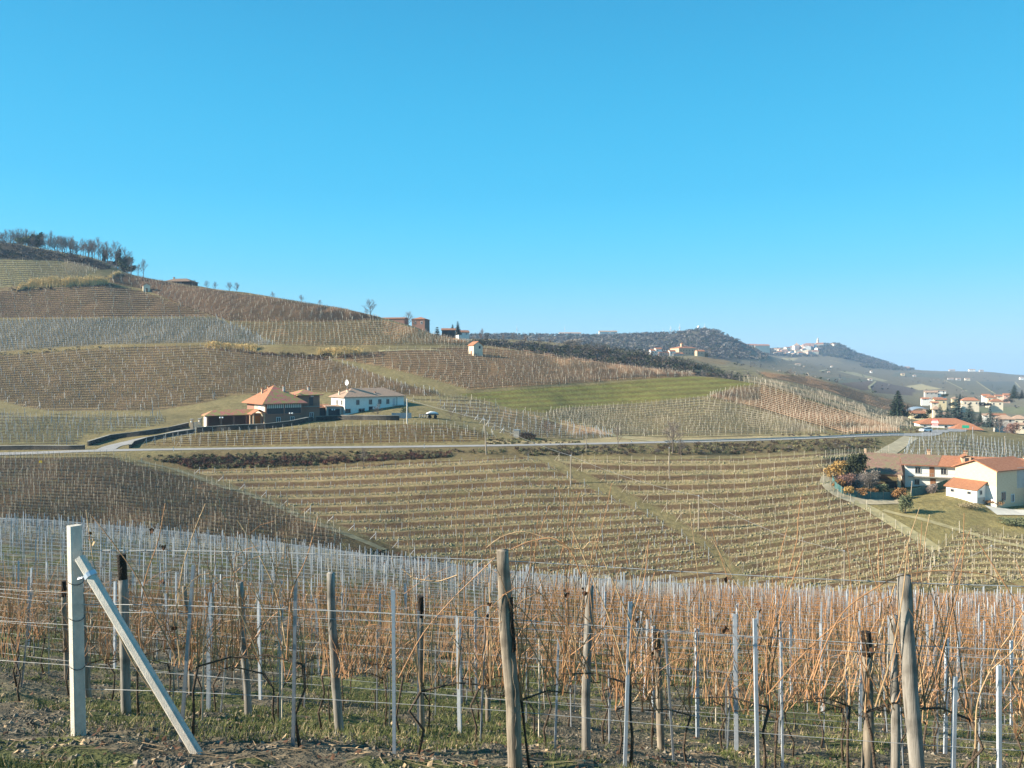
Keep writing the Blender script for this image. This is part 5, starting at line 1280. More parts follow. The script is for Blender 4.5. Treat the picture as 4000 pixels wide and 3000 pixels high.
# farm machinery right of the white farmhouse
p = hit1(1688, 1634, 12, 14.2)
t = empty('trailer', p, 'white covered farm trailer with wheels, right of the white farmhouse', 'trailer', None, radians(15))
mb = MB(); mb.box((0, 0, 1.1), (3.6, 1.8, .25)); mb.build('bed', M['metal_dark'], t)
mb = MB(); mb.tube([(-1.7, 0, 1.35), (-.6, 0, 1.6), (.8, 0, 1.5), (1.8, 0, 1.3)], [.15, .42, .38, .12], 9); mb.build('cover', M['white_paint'], t, True)
for x_ in (-.8, .8):
    mb = MB(); mb.tube([(x_, -1.0, .5), (x_, -.75, .5)], .5, 12); mb.build('wheel', M['rubber'], t)
p = hit1(1655, 1634, 12, 14.2)
t = empty('plough', p, 'dark folded plough frame beside the white trailer', 'plough', None, radians(-20))
mb = MB(); mb.tube([(-1.5, 0, .9), (1.5, 0, 1.3)], .12, 6); mb.build('beam', M['metal_dark'], t)
for k in range(4):
    mb = MB(); mb.tube([(-1.2 + k * .8, 0, 1.1), (-1.0 + k * .8, -.4, .5), (-1.3 + k * .8, -.5, .05)], [.06, .08, .03], 5); mb.build('share', M['metal_grey'], t)
p = hit1(1570, 1634, 12, 14.2)
t = empty('panel_fence', p, 'pale grey board fence at the right end of the white farmhouse', 'fence', None, radians(8))
for k in range(4):
    mb = MB(); mb.box((-2.2 + k * 1.4, 0, .7), (1.35, .06, 1.7)); mb.build('board', M['metal_grey'], t)
# dark wood stack by the road with a pale container
p = hit1(2020, 1708, 11, 13)
t = empty('container', p, 'pale upright container beside the dark heap at the roadside', 'container', None, radians(-10))
mb = MB(); mb.box((0, 0, .8), (1.4, 1.6, 2.2)); mb.build('body', M['cap'], t)
mb = MB(); mb.box((0, 0, 1.95), (1.55, 1.75, .1)); mb.build('lid', M['metal_grey'], t)
p = hit1(2062, 1712, 11, 13)
t = empty('log_heap', p, 'heap of dark logs under black sheeting at the roadside', 'heap')
mb = MB()
for k in range(16): mb.tube([(-2.2 + (k % 6) * .75 + (k // 6) * .3, -1, .2 + (k // 6) * .5), (-2.0 + (k % 6) * .75 + (k // 6) * .3, 1.2, .25 + (k // 6) * .5)], .3, 7)
mb.build('logs', M['timber'], t)
mb = MB(); mb.tube([(-2.2, -.2, .9), (-.8, -.3, 1.2), (.8, -.2, 1.05), (2.0, 0, .6)], [.2, .5, .4, .15], 8, jag=.5); mb.build('sheeting', M['metal_dark'], t)

# ---------------------------------------------------------------- trees and shrubs
M['ochre_grass'] = mat('dry_reeds_gold', (0.62, 0.45, 0.20), var=0.3, scale=2)
M['bark'] = mat('grey_bark', (0.15, 0.12, 0.095), var=.3, scale=8)
M['twig'] = mat('grey_brown_twigs', (0.27, 0.22, 0.19), var=.3, scale=1.0)
M['twig_red'] = mat('reddish_twigs', (0.25, 0.145, 0.115), var=.3, scale=1.0)
M['twig_far'] = mat('shaded_bare_wood_far', (0.085, 0.075, 0.066), var=.45, scale=.12, pos=True)  # wood brown darkened to hold the shadow of the woods
M['wood_pale'] = mat('pale_bare_wood', (0.235, 0.205, 0.17), var=.35, scale=.1, pos=True)
M['ivy'] = mat('dark_ivy_leaves', (0.052, 0.065, 0.022), var=.5, scale=1.2)
M['fir'] = mat('fir_needles', (0.040, 0.062, 0.034), var=.45, scale=1.0)
M['cedar'] = mat('blue_cedar_needles', (0.065, 0.10, 0.085), var=.4, scale=.8)
M['tan_leaf'] = mat('tan_winter_leaves', (0.40, 0.25, 0.085), var=.35, scale=1.5)
M['russet'] = mat('russet_leaves', (0.28, 0.15, 0.06), var=.45, scale=1.5)
M['olive_leaf'] = mat('olive_leaves', (0.15, 0.165, 0.085), var=.4, scale=1.5)
M['bramble'] = mat('shade_darkened_bramble_stems', (0.085, 0.06, 0.04), var=.4, scale=1.0, pos=True)  # stem brown darkened to paint in the shadow on the banks
M['bramble_red'] = mat('red_bramble_stems', (0.14, 0.062, 0.044), var=.35, scale=1.0, pos=True)
M['bush_green'] = mat('shade_darkened_bush_leaves', (0.045, 0.052, 0.024), var=.45, scale=1.0, pos=True)  # leaf green darkened, with the shaded cliff's shadow in the colour

def bare_mesh(seed, spread=1.0, levels=4, narrow=False):
    """trunk and branching crown of a leafless tree one unit tall"""
    g = np.random.default_rng(seed)
    trunk, limbs = MB(), MB()
    tb, tt_, tw = [], [], []
    def grow(p, d, L, r, lev):
        n = 6 if lev == 0 else 4 if lev < 3 else 3
        pts = [p]
        for i in range(n):
            d = d + g.normal(0, .07 if lev == 0 else .13, 3) + np.array([0, 0, .04 if lev else .1]); d = d / np.linalg.norm(d)
            pts.append(pts[-1] + d * L / n)
        pts = np.array(pts)
        if lev == 0: trunk.tube(pts, np.linspace(r, r * .3, n + 1), 7)
        elif lev <= 2: limbs.tube(pts, np.linspace(r, r * .4, n + 1), 4, caps=False)
        else:
            for i in range(n): tb.append(pts[i]); tt_.append(pts[i + 1] + d * L * .12); tw.append(r * 2.2)
        if lev == levels - 1: return
        nb = [11, 7, 6][lev]
        for b_ in range(nb):
            s_ = .28 + .72 * (b_ + g.random() * .8) / nb
            q = pts[int(s_ * n)] * (1 - (s_ * n) % 1) + pts[min(n, int(s_ * n) + 1)] * ((s_ * n) % 1)
            a = b_ * 2.4 + g.random() * 1.2
            sp = (.95 - .45 * s_ if lev == 0 else .75) * spread * (.75 + .5 * g.random())
            side = np.array([cos(a), sin(a), 0.0])
            nd = d * cos(sp) + side * sin(sp); nd[2] += .05; nd /= np.linalg.norm(nd)
            Lc = .50 * (1.05 - .55 * s_) if lev == 0 else L * (.60 - .25 * s_) * (.8 + .4 * g.random())
            grow(q, nd, Lc, r * (.5 if lev else .42), lev + 1)
    grow(np.array([0, 0, -.03]), np.array([0, 0, 1.0]), .70, .022, 0)
    cane_batch(limbs, np.array(tb), np.array(tt_), np.maximum(np.array(tw) * .7, .0052), 1)
    # scale to one unit of height
    zmax = max(v[:, 2].max() for v in limbs.v)
    for b_ in (trunk, limbs): b_.v = [v / zmax * np.array([.72 if narrow else 1, .72 if narrow else 1, 1]) for v in b_.v]
    return trunk, limbs
def cluster(mb, c, r, n, size, m=0, shell=.5, flat=False):
    """leaf-sized faces scattered through an uneven ellipsoid"""
    c = np.asarray(c, float); r = np.asarray(r, float)
    d = rng.normal(0, 1, (n, 3)); d /= np.linalg.norm(d, axis=1, keepdims=True)
    rad = (shell + (1 - shell) * rng.random((n, 1))) * (rng.random((n, 1)) ** .25)
    p = c + d * rad * r * (1 + .18 * vnoise(d[:, 0:1] * 3 + c[0], d[:, 1:2] * 3 + d[:, 2:3] * 2, 9))
    a = rng.normal(0, 1, (n, 3)); a /= np.linalg.norm(a, axis=1, keepdims=True)
    b = np.cross(a, rng.normal(0, 1, (n, 3))); b /= np.maximum(np.linalg.norm(b, axis=1, keepdims=True), 1e-6)
    if flat: a[:, 2] *= .25; b[:, 2] *= .25
    s_ = size * (.6 + .8 * rng.random((n, 1)))
    V = np.stack([p - a * s_ * .5, p + b * s_ * .35, p + a * s_ * .6, p - b * s_ * .35], 1).reshape(-1, 3)
    mb.add(V, (np.arange(n)[:, None] * 4 + np.arange(4)).reshape(-1, 4), m=m)

_bare = {}
def bare_tree(p, h, label, seed=0, group=None, mt='twig', spread=1.0, narrow=False, name='bare_tree', rz=None):
    key = (seed, mt, spread, narrow)
    if key not in _bare:
        tr, li = bare_mesh(seed + 50, spread, 4, narrow)
        root = empty(name, p, label, 'tree', group)
        tr.build('trunk', M['bark'], root); li.build('crown', [M['bark'], M[mt]], root)
        _bare[key] = root
    else:
        root = copy_tree(_bare[key]); root.name = name
        setp(root, label, 'tree', group)
        if not group and 'group' in root: del root['group']
    root.location = tuple(p); root.scale = (h, h, h); root.rotation_euler = (0, 0, rng.random() * 6 if rz is None else rz)
    return root
def leafy(p, h, w, label, m, name='bush', cat='bush', n=900, size=.3, trunk=.15, group=None, lobes=6, stems=None):
    root = empty(name, p, label, cat, group)
    mb = MB(); mb.tube([(0, 0, -.3), (.05 * w, 0, h * .3), (0, .04 * w, h * .6)], [trunk, trunk * .8, trunk * .4], 6)
    for k in range(5):
        a = k * 1.3 + rng.random(); mb.tube([(0, 0, h * (.15 + .06 * k)), (cos(a) * w * .3, sin(a) * w * .3, h * (.4 + .08 * k))], [trunk * .45, trunk * .15], 4, caps=False)
    mb.build('trunk', M['bark'], root)
    mb = MB()
    for k in range(lobes):
        a = k * 2.4 + rng.random(); rr = w * .28 * (0 if k == 0 else 1) * (.6 + .5 * rng.random())
        zc = h * (.22 + .55 * (k / lobes)) if k else h * .6
        cluster(mb, (cos(a) * rr, sin(a) * rr, zc), (w * (.22 + .12 * rng.random()), w * (.22 + .12 * rng.random()), h * (.2 + .14 * rng.random())), n // lobes, size, shell=.45)
    if stems:
        bs = rng.normal(0, w * .12, (stems, 3)); bs[:, 2] = 0
        dirs = rng.normal(0, .42, (stems, 3)); dirs[:, 2] = 1
        cane_batch(mb, bs, bs + dirs * h * (.6 + .45 * rng.random((stems, 1))), .07, 0)
    mb.build('foliage', M[m], root)
    return root
def conifer(p, h, w, label, m='fir', name='fir_tree', group=None, n=2200, size=None):
    root = empty(name, p, label, 'tree', group)
    mb = MB(); mb.tube([(0, 0, -.5), (0, 0, h * .5), (0, 0, h * .98)], [h * .022, h * .015, h * .003], 7); mb.build('trunk', M['bark'], root)
    mb = MB(); tiers = 15
    size = size or h * .075
    for k in range(tiers):
        f = k / (tiers - 1); z = h * (.08 + .9 * f); R = w * .5 * (1 - f) ** .8 * (.85 + .3 * rng.random()) + .02 * h
        nb = max(4, int(11 * (1 - f) + 3))
        for b_ in range(nb):
            a = 2 * pi * b_ / nb + k * .7 + rng.random() * .3; rr = R * (.75 + .4 * rng.random())
            nn = max(3, int(n / (tiers * 9) * (rr / (w * .35) + .3)))
            s_ = rng.random(nn) ** .7
            c_ = np.stack([np.cos(a) * rr * s_, np.sin(a) * rr * s_, z - rr * .28 * s_ + rr * .1 * s_ ** 3], -1) + rng.normal(0, .012 * h, (nn, 3))
            u_ = np.array([cos(a), sin(a), -.2]); v_ = np.array([-sin(a), cos(a), 0]) 
            sz = size * (.6 + .7 * rng.random((nn, 1)))
            tl = rng.normal(0, .3, (nn, 3))
            V = np.stack([c_ - u_ * sz * .4, c_ + (v_ + tl) * sz * .38, c_ + (u_ + tl * .4) * sz * .8, c_ - (v_ - tl) * sz * .38], 1).reshape(-1, 3)
            mb.add(V, (np.arange(nn)[:, None] * 4 + np.arange(4)).reshape(-1, 4))
    mb.build('crown', M[m], root)
    return root

# --- wood along the top left skyline
TL = [(10, 968, 905, 0), (40, 964, 898, 1), (72, 968, 882, 2), (100, 972, 886, 3), (128, 974, 892, 0), (196, 985, 905, 1), (222, 990, 903, 2), (250, 995, 918, 3), (276, 1000, 922, 0), (300, 1004, 934, 1), (325, 1006, 930, 2), (345, 1008, 934, 3), (362, 1012, 925, 0), (386, 1010, 922, 1), (420, 1028, 945, 3), (455, 1050, 945, 0), (486, 1060, 965, 1), (512, 1078, 1012, 2), (560, 1092, 1022, 3), (-60, 960, 890, 2), (-110, 955, 885, 3), (-160, 950, 890, 0), (540, 1085, 1040, 1), (150, 978, 900, 3), (238, 992, 930, 0), (175, 982, 912, 2)]
ORD = ['first', 'second', 'third', 'fourth', 'fifth', 'sixth', 'seventh', 'eighth', 'ninth', 'tenth', 'eleventh', 'twelfth', 'thirteenth', 'fourteenth', 'fifteenth', 'sixteenth', 'seventeenth', 'eighteenth', 'nineteenth', 'twentieth', 'twenty-first', 'twenty-second', 'twenty-third', 'twenty-fourth', 'twenty-fifth', 'twenty-sixth']
TL.sort()
vis = [a for a in TL if a[0] >= 0]
for u, vb, vt, sd_ in TL:
    d = 515 + (u % 7) * 3 - .1 * u
    p = behind(u, vb, d); p[2] = gz_at([p[0]], [p[1]])[0] - .1
    h = (vb - vt) / F * d + (vb - (HV - p[2] / d * F)) / F * d * 0 + 1.0
    i = vis.index((u, vb, vt, sd_)) if u >= 0 else None
    lb = 'leafless tree of the skyline wood, %s from the left edge' % ORD[i] if i is not None else 'leafless tree of the skyline wood beyond the left edge'
    bare_tree(p, max(h, 6), lb, sd_, 'leafless trees on the top left skyline', spread=1.0, narrow=bool(u % 3))
for k in range(30):
    u = 6 + k * 14.5 + rng.random() * 9
    d = 506 - .08 * u + 10 * rng.random()
    p = at(u, d)
    bare_tree(p - np.array([0, 0, .2]), 7.5 + 4.5 * rng.random(), 'slim leafless sapling in the wood on the top left skyline', k % 4, 'slim saplings of the skyline wood', narrow=bool(k % 2), mt='twig' if k % 3 else 'twig_red')
def on(u, d, dz=-.2):
    p = at(u, d); p[2] += dz; return p
leafy(on(152, 500), 13, 8, 'ivy-covered dark tree, widest of the skyline wood', 'ivy', 'ivy_tree', 'tree', 2200, .9)
leafy(on(120, 502), 11, 6, 'ivy-clad tree with yellowish top left of the dark one', 'ivy', 'ivy_tree', 'tree', 1300, .8)
leafy(on(408, 492), 12, 3.6, 'narrow ivy column with bare top on the skyline', 'ivy', 'ivy_tree', 'tree', 900, .7)
leafy(on(462, 482), 14, 4.5, 'tall dark ivy-covered trunk at right end of the wood', 'ivy', 'ivy_tree', 'tree', 1300, .8)
leafy(on(488, 478), 12, 9, 'round ivy-green bush-like tree at right end of the wood', 'olive_leaf', 'ivy_tree', 'tree', 1800, .8)
leafy(on(500, 474), 6, 10, 'dark shrub mass at the foot of the round ivy tree', 'ivy', 'bush', 'bush', 1300, .8)
leafy(on(440, 484), 5, 10, 'dark shrub mass below the narrow ivy column', 'bush_green', 'bush', 'bush', 1200, .8)
leafy(on(85, 498), 7, 9, 'yellow-green shrub on the bank below the ivy trees', 'olive_leaf', 'bush', 'bush', 1100, .8)
# --- trees along the ridge
for u, dd, h, lb, sd_, mt in [(758, 475, 5.5, 'small round leafless tree right of the hilltop roof', 1, 'twig'), (808, 470, 6, 'faint leafless tree group, first right of the hilltop roof trees', 2, 'twig'), (840, 468, 6, 'leafless tree second in the faint group on the ridge', 3, 'twig'), (896, 462, 6.8, 'dark knotted leafless tree on the ridge, left of a pair', 0, 'twig_red'), (925, 460, 7.2, 'dark knotted leafless tree on the ridge, right of a pair', 2, 'twig_red'), (1065, 448, 5, 'low leafless tree at the middle of the ridge', 1, 'twig'), (1178, 438, 5.5, 'small leafless tree on the ridge left of the big one', 3, 'twig'), (1250, 430, 4, 'scrubby leafless tree next to the big ridge tree', 2, 'twig'), (1448, 424, 11, 'big spreading leafless tree alone on the ridge', 0, 'twig'), (1430, 424, 4.5, 'shrubby leafless tree at the foot of the big ridge tree', 1, 'twig_red'), (1596, 418, 9.5, 'leafless tree in front of the skyline farm buildings', 2, 'twig'), (1618, 416, 6, 'smaller leafless tree by the orange roofed skyline building', 3, 'twig'), (1690, 430, 7, 'pale leafless tree left of the lone spruce', 1, 'twig')]:
    bare_tree(on(u, dd), h, lb, sd_, None, mt, spread=1.15 if h > 8 else 1.0)
conifer(on(1708, 425, -3.0), 13.5, 6.0, 'dark pointed spruce alone at the end of the ridge vineyard')
conifer(behind(1788, 1308, 545), 9.5, 5, 'dark fir beside the white house beyond the ridge')
conifer(behind(1768, 1306, 540), 7, 4, 'smaller dark fir left of the white ridge house')
for u, h, lb, sd_ in [(1760, 9, 'leafless tree behind the two firs on the ridge', 0), (1880, 12, 'tall leafless tree with red leaves on cliff top', 1), (1930, 8, 'leafless tree on the cliff top next to the red-leaved one', 2), (1965, 8, 'leafless tree on the cliff top above the hut', 0), (2005, 9, 'leafless tree on the cliff top, right of the hut', 3), (1850, 7, 'leafless tree on the cliff top behind the white house', 2), (1900, 9, 'slim leafless tree on the cliff top', 3), (2050, 8, 'leafless tree by the orchard on the cliff top', 1), (2105, 7, 'low leafless tree on the cliff top, left of the round one', 0), (2150, 7, 'grey leafless tree on the cliff top near the round one', 2)]:
    bare_tree(behind(u, 1344 + max(0, u - 2000) * .07, 575), h, lb, sd_, None, 'twig_red' if sd_ == 1 else 'twig', spread=.9)
leafy(behind(2230, 1364, 560), 8.5, 17, 'wide round brown leafless bush-tree on the cliff edge', 'wood_pale', 'round_tree', 'tree', 2200, .6, stems=300)
# --- trees of the middle distance
def mid(u, v, k, h, lb, sd_, mt='twig', **kw): bare_tree(hit1(u, v, *k), h, lb, sd_, None, mt, **kw)
mid(2137, 1712, (11, 13), 5.2, 'round pinkish leafless tree beside the log heap', 2, 'twig_red', spread=1.25)
mid(1475, 1636, (11.5, 14), 4.6, 'small leafless tree in front of the white farmhouse door', 1, 'twig_red', spread=1.3)
mid(2628, 1775, (8.6, 10), 8.5, 'leafless tree standing at the left end of the guard rail', 0, 'twig', spread=1.1)
mid(2415, 1745, (8.6, 11), 5.5, 'thin leafless tree at the roadside left of the guard rail', 3, 'twig', narrow=True)
mid(2660, 1790, (8.6, 10), 5.0, 'pale young tree below the guard rail', 3, 'wood_pale', narrow=True)
mid(1420, 1830, (8.4, 10), 5.0, 'slim leafless tree on the bramble bank below the road', 3, 'twig', narrow=True)
bare_tree(on(3728, 121), 6.0, 'wide leafless tree at the bottom of the right-hand field', 0, None, 'twig', spread=1.45)
bare_tree(on(3905, 320), 8.5, 'dark leafless tree beyond the netted rows', 1, None, 'twig', spread=1.2)
leafy(on(3955, 300), 5, 7, 'brown leafless bush beyond the netted rows at the right edge', 'twig_red', 'bush', 'bush', 900, .4, stems=120)
mid(1760, 1640, (11.5, 14), 3.4, 'reddish leafless fruit tree right of the white trailer', 1, 'twig_red', spread=1.4)
mid(1800, 1646, (11.5, 14), 3.0, 'reddish leafless fruit tree, right of a pair past the trailer', 2, 'twig_red', spread=1.4)
leafy(hit1(1580, 1632, 12, 14), 3.8, 3.4, 'dull green shrub at the right end of the white farmhouse', 'olive_leaf', n=900, size=.25)
# garden round the farm
leafy(hit1(3345, 1868, 8.3, 9.9), 6.4, 6.2, 'tall dark evergreen bush beside the open barn roof', 'bush_green', 'evergreen_bush', 'bush', 3200, .42, .2)
leafy(hit1(3268, 1872, 8.3, 9.9), 4.7, 4.6, 'round tan-leaved tree left of the dark evergreen', 'tan_leaf', 'tan_tree', 'tree', 2200, .3)
for u, v, h, w, m, lb in [(3300, 1905, 3.4, 4.2, 'twig_red', 'purple-brown bare shrub below the tan tree'), (3340, 1912, 3.6, 4.6, 'twig', 'grey-brown bare shrub in the middle of the garden'), (3392, 1905, 4.4, 4.6, 'wood_pale', 'pale grey bare shrub nearest the open barn'), (3275, 1905, 2.0, 3.0, 'russet', 'russet hedge shrub at the left end of the netting'), (3310, 1930, 1.8, 3.4, 'tan_leaf', 'orange-tan hedge shrub above the green netting'), (3355, 1938, 1.9, 3.6, 'russet', 'russet hedge shrub in the middle above the netting'), (3400, 1940, 2.0, 3.6, 'russet', 'dark russet hedge shrub towards the barn end of the netting'), (3440, 1932, 2.8, 3.0, 'olive_leaf', 'green shrub beside the brick pillar'), (3470, 1940, 2.0, 3.2, 'bush_green', 'dark low shrub at the right end of the netting'), (3516, 1952, 3.0, 3.0, 'russet', 'russet shrub at the left of the leaning pole')]:
    leafy(hit1(u, v, 7.8, 9.8), h, w, lb, m, 'shrub', 'shrub', 1500, .24, .06, stems=160 if 'bare' in lb else None)
leafy(hit1(3535, 2005, 7.4, 9.6), 4.3, 3.2, 'grey-green olive tree below the leaning pole', 'olive_leaf', 'olive_tree', 'tree', 2600, .22, .1)
leafy(hit1(3640, 1925, 7.8, 9.8), 2.2, 3.0, 'leafless brown shrub against the courtyard fence', 'twig', 'shrub', 'shrub', 500, .2, .05, stems=120)
leafy(hit1(3880, 1975, 7.8, 9.6), 1.6, 4.5, 'dry brown scrub on the bank below the lean-to', 'russet', 'shrub', 'shrub', 1200, .2, .04)
leafy(hit1(3790, 1985, 7.8, 9.6), 1.2, 5.0, 'tan scrub on the mound left of the concrete yard', 'clod', 'shrub', 'shrub', 1100, .2, .04)
leafy(hit1(3960, 2050, 7.2, 9.4), 1.6, 6.0, 'dull green scrub on the slope below the concrete yard', 'olive_leaf', 'shrub', 'shrub', 1500, .22, .04)
# village trees
conifer(behind(3508, 1622, 400), 12.8, 9.6, 'big dark fir standing above the pale vineyard rows', 'fir', n=3800)
conifer(behind(3545, 1622, 400), 5.5, 6.5, 'low spreading fir right of the big fir', 'fir')
for u, vb, vt, w, d, m, lb in [(3738, 1655, 1565, 60, 420, 'cedar', 'broad blue-green cedar, left of the big pair'), (3788, 1660, 1588, 46, 400, 'cedar', 'broad dark cedar, right of the big pair'), (3672, 1640, 1592, 30, 410, 'cedar', 'cedar beside the slim tower house'), (3700, 1636, 1600, 26, 415, 'cedar', 'smaller cedar between tower house and broad cedars'), (3868, 1668, 1612, 44, 380, 'cedar', 'dark blue cedar left of the large tan-roofed house'), (3750, 1570, 1545, 10, 660, 'fir', 'slim dark cypress beside the cream palazzo'), (3962, 1556, 1512, 28, 640, 'fir', 'tall dark fir at the right end of the village'), (3992, 1556, 1530, 24, 640, 'fir', 'shorter dark fir at the right edge of the village'), (3830, 1652, 1618, 20, 440, 'fir', 'small fir between cedars and grey house')]:
    k = d / F
    conifer(behind((u), vb, d), (vb - vt) * k * 1.1 + 1, w * k * 1.35, lb, m, 'cedar_tree' if m == 'cedar' else 'fir_tree', n=2400, size=(vb - vt) * k * .09)
for i, (u, v, d, h, w, lb) in enumerate([(3830, 1590, 640, 5, 9, 'bare grey trees beside the palazzo'), (3725, 1590, 640, 5, 8, 'dark shrubs left of the palazzo'), (3935, 1575, 680, 5, 12, 'dark green shrubs right of the villas'), (3690, 1552, 740, 4, 9, 'dark shrubs right of the white modern buildings'), (3855, 1588, 640, 3.5, 8, 'dark shrubs in front of the large villa'), (3640, 1620, 450, 4, 7, 'bare brown shrubs before the yellow warehouse'), (3840, 1668, 390, 3, 12, 'clipped dark hedge before the tan-roofed house'), (3600, 1640, 400, 3.5, 8, 'brown shrubs behind the winery roof')]):
    leafy(behind(u, v, d), h, w, lb, ['twig_far', 'bush_green'][i % 2], 'shrub', 'shrub', 600, .7, .1)
bare_tree(behind(2772, 1396, 870), 13, 'slim poplar right of the castle', 3, None, 'wood_pale', narrow=True)
leafy(behind(2760, 1396, 870), 6, 5, 'dark shrub at the foot of the poplar by the castle', 'bush_green', 'bush', 'bush', 400, .7)
bare_tree(behind(3085, 1480, 640), 9, 'leafless tree on the near shoulder of vineyards', 0, None, 'twig', spread=1.2)
leafy(behind(3070, 1478, 650), 3.5, 13, 'dark hedge clump at the leafless tree on the shoulder', 'ivy', 'bush', 'bush', 700, .6)
for u, v, d, h, w, lb in [(2990, 1470, 700, 4, 9, 'orange-tan bush on the bank left of the shoulder'), (2850, 1448, 780, 4, 8, 'tan bush between the small terraced fields'), (2925, 1462, 720, 3.5, 10, 'ochre bushes at the end of the terraced fields')]:
    leafy(behind(u, v, d), h, w, lb, 'tan_leaf', 'bush', 'bush', 500, .6)
leafy(behind(3240, 1455, 2100), 8, 16, 'dark trees by the far pale lane', 'fir', 'bush', 'bush', 300, 2)

# --- reeds and bramble banks
def reeds(u0, v0, u1, v1, k, h, n, label, thick=2.2):
    P0 = hit(np.linspace(u0, u1, 40), np.linspace(v0, v1, 40), *k)
    i = rng.random(n) * 38; j = i.astype(int); f = (i - j)[:, None]
    p = P0[j] * (1 - f) + P0[j + 1] * f
    p[:, 1] += rng.normal(0, thick * .5, n); p[:, 0] += rng.normal(0, .3, n)
    p[:, 2] = gz_at(p[:, 0], p[:, 1])
    tp = p + np.stack([rng.normal(.1, .3, n), rng.normal(0, .25, n), h * (.6 + .5 * rng.random(n)) * (.75 + .25 * vnoise(p[:, 0] / 3, p[:, 1] / 3, 6))], -1)
    c = p.mean(0)
    mb = MB(); cane_batch(mb, p - c, tp - c, .13, 0)
    cluster_p = tp[::2] - c
    s_ = .32
    a = rng.normal(0, 1, (len(cluster_p), 3)); a[:, 2] = np.abs(a[:, 2]); a /= np.linalg.norm(a, axis=1, keepdims=True); b = np.cross(a, rng.normal(0, 1, a.shape)); b /= np.linalg.norm(b, axis=1, keepdims=True)
    V = np.stack([cluster_p - a * s_, cluster_p + b * s_ * .3, cluster_p + a * s_, cluster_p - b * s_ * .3], 1).reshape(-1, 3)
    mb.add(V, (np.arange(len(cluster_p))[:, None] * 4 + np.arange(4)).reshape(-1, 4))
    o = mb.build('reed_bed', M['ochre_grass'], loc=tuple(c)); setp(o, label, 'reeds', kind='stuff')
reeds(110, 1118, 428, 1108, (15, 16), 4.8, 3800, 'long bed of dry ochre reeds high on the left slope')
reeds(75, 1128, 95, 1127, (15, 16), 4.0, 320, 'small tuft of dry reeds left of the long reed bed')
reeds(806, 1352, 1010, 1366, (14.4, 15.6), 2.6, 2200, 'bed of dry reeds on the terrace above the villa')
reeds(1242, 1384, 1420, 1382, (14.4, 15.6), 3.0, 2200, 'bed of dry reeds on the terrace left of the hut')
reeds(430, 1086, 470, 1066, (15, 16), 2.0, 500, 'dry grass bank at the corner of the top vineyard')

scrub = MB()
SCM = ['twig', 'bramble', 'bramble_red', 'bush_green', 'twig_far', 'clod_grass', 'wood_pale', 'ochre_grass']
def scatter_scrub(poly, k, n, h, size, cards, mats, stems=0):
    pu, pv = np.array(poly).T
    got = 0
    u = rng.uniform(max(pu.min(), -450), min(pu.max(), 4450), n * 4); v = rng.uniform(pv.min(), pv.max(), n * 4)
    m = inpoly(u, v, poly); u, v = u[m][:n], v[m][:n]
    P = hit(u, v, *k)
    n = len(P)
    for ci in range(n):
        hh = h * (.5 + .9 * rng.random()); w = hh * (.7 + .6 * rng.random())
        mi = SCM.index(mats[int(rng.random() * len(mats))])
        cluster(scrub, P[ci] + np.array([0, 0, hh * .4]), (w, w, hh * .55), cards, size, mi, .4)
        if stems:
            b = P[ci] + rng.normal(0, w * .3, (stems, 3)) * np.array([1, 1, 0]); d = rng.normal(0, .4, (stems, 3)); d[:, 2] = 1
            cane_batch(scrub, b, b + d * hh * 1.1, .05, mi)
# bank under the road
scatter_scrub([(620, 1800), (900, 1786), (1100, 1790), (1300, 1788), (1780, 1770), (1760, 1786), (1250, 1816), (1000, 1828), (760, 1832)], (8.9, 9.9), 620, .75, .26, 34, ['bramble_red', 'bramble', 'bramble_red', 'bramble', 'clod_grass'], 14)
scatter_scrub([(560, 1782), (1000, 1770), (1700, 1762), (2000, 1752), (1960, 1772), (1100, 1792), (620, 1806)], (8.9, 9.98), 300, .5, .22, 26, ['bush_green', 'clod_grass', 'bramble', 'clod_grass'], 4)
scatter_scrub([(2000, 1752), (2600, 1738), (3200, 1722), (3440, 1716), (3440, 1748), (3200, 1762), (2800, 1776), (2050, 1780)], (8.9, 9.98), 620, .8, .26, 30, ['bramble', 'bush_green', 'bramble', 'twig_far', 'clod_grass'], 8)
scatter_scrub([(1900, 1716), (2050, 1716), (2280, 1728), (2260, 1738), (1900, 1740)], (11, 12.2), 90, .6, .25, 26, ['bush_green', 'clod_grass', 'bramble'], 4)
scatter_scrub([(3000, 1702), (3300, 1690), (3620, 1672), (3640, 1690), (3520, 1694), (3200, 1706)], (11, 14), 120, .5, .25, 24, ['bramble', 'clod_grass', 'twig_far'], 4)
# bank at the terrace
scatter_scrub([(860, 1368), (1000, 1378), (1240, 1388), (1500, 1384), (1500, 1392), (1260, 1408), (1000, 1386)], (14, 15.4), 150, 1.2, .35, 26, ['bramble', 'bush_green', 'bramble_red', 'bramble'], 8)
scatter_scrub([(-400, 1398), (0, 1378), (400, 1350), (400, 1362), (0, 1390), (-400, 1410)], (14.2, 15.4), 90, .7, .3, 18, ['bramble', 'clod_grass'], 4)
scatter_scrub([(40, 1128), (440, 1112), (440, 1118), (40, 1142)], (15, 16), 60, 1.1, .4, 20, ['bramble', 'bush_green'], 5)
# thicket in the gully at lower left
scatter_scrub([(1340, 2150), (1560, 2170), (1800, 2210), (1760, 2250), (1500, 2230)], (6.3, 9), 90, .8, .25, 30, ['bramble', 'bramble_red', 'bush_green'], 10)
# undergrowth among the skyline trees
scatter_scrub([(0, 950), (200, 984), (390, 1020), (470, 1052), (560, 1090), (560, 1096), (440, 1046), (380, 1024), (200, 990), (0, 956)], (15.7, 16.3), 170, 3.0, .45, 10, ['twig', 'twig_far', 'wood_pale', 'twig'], 40)
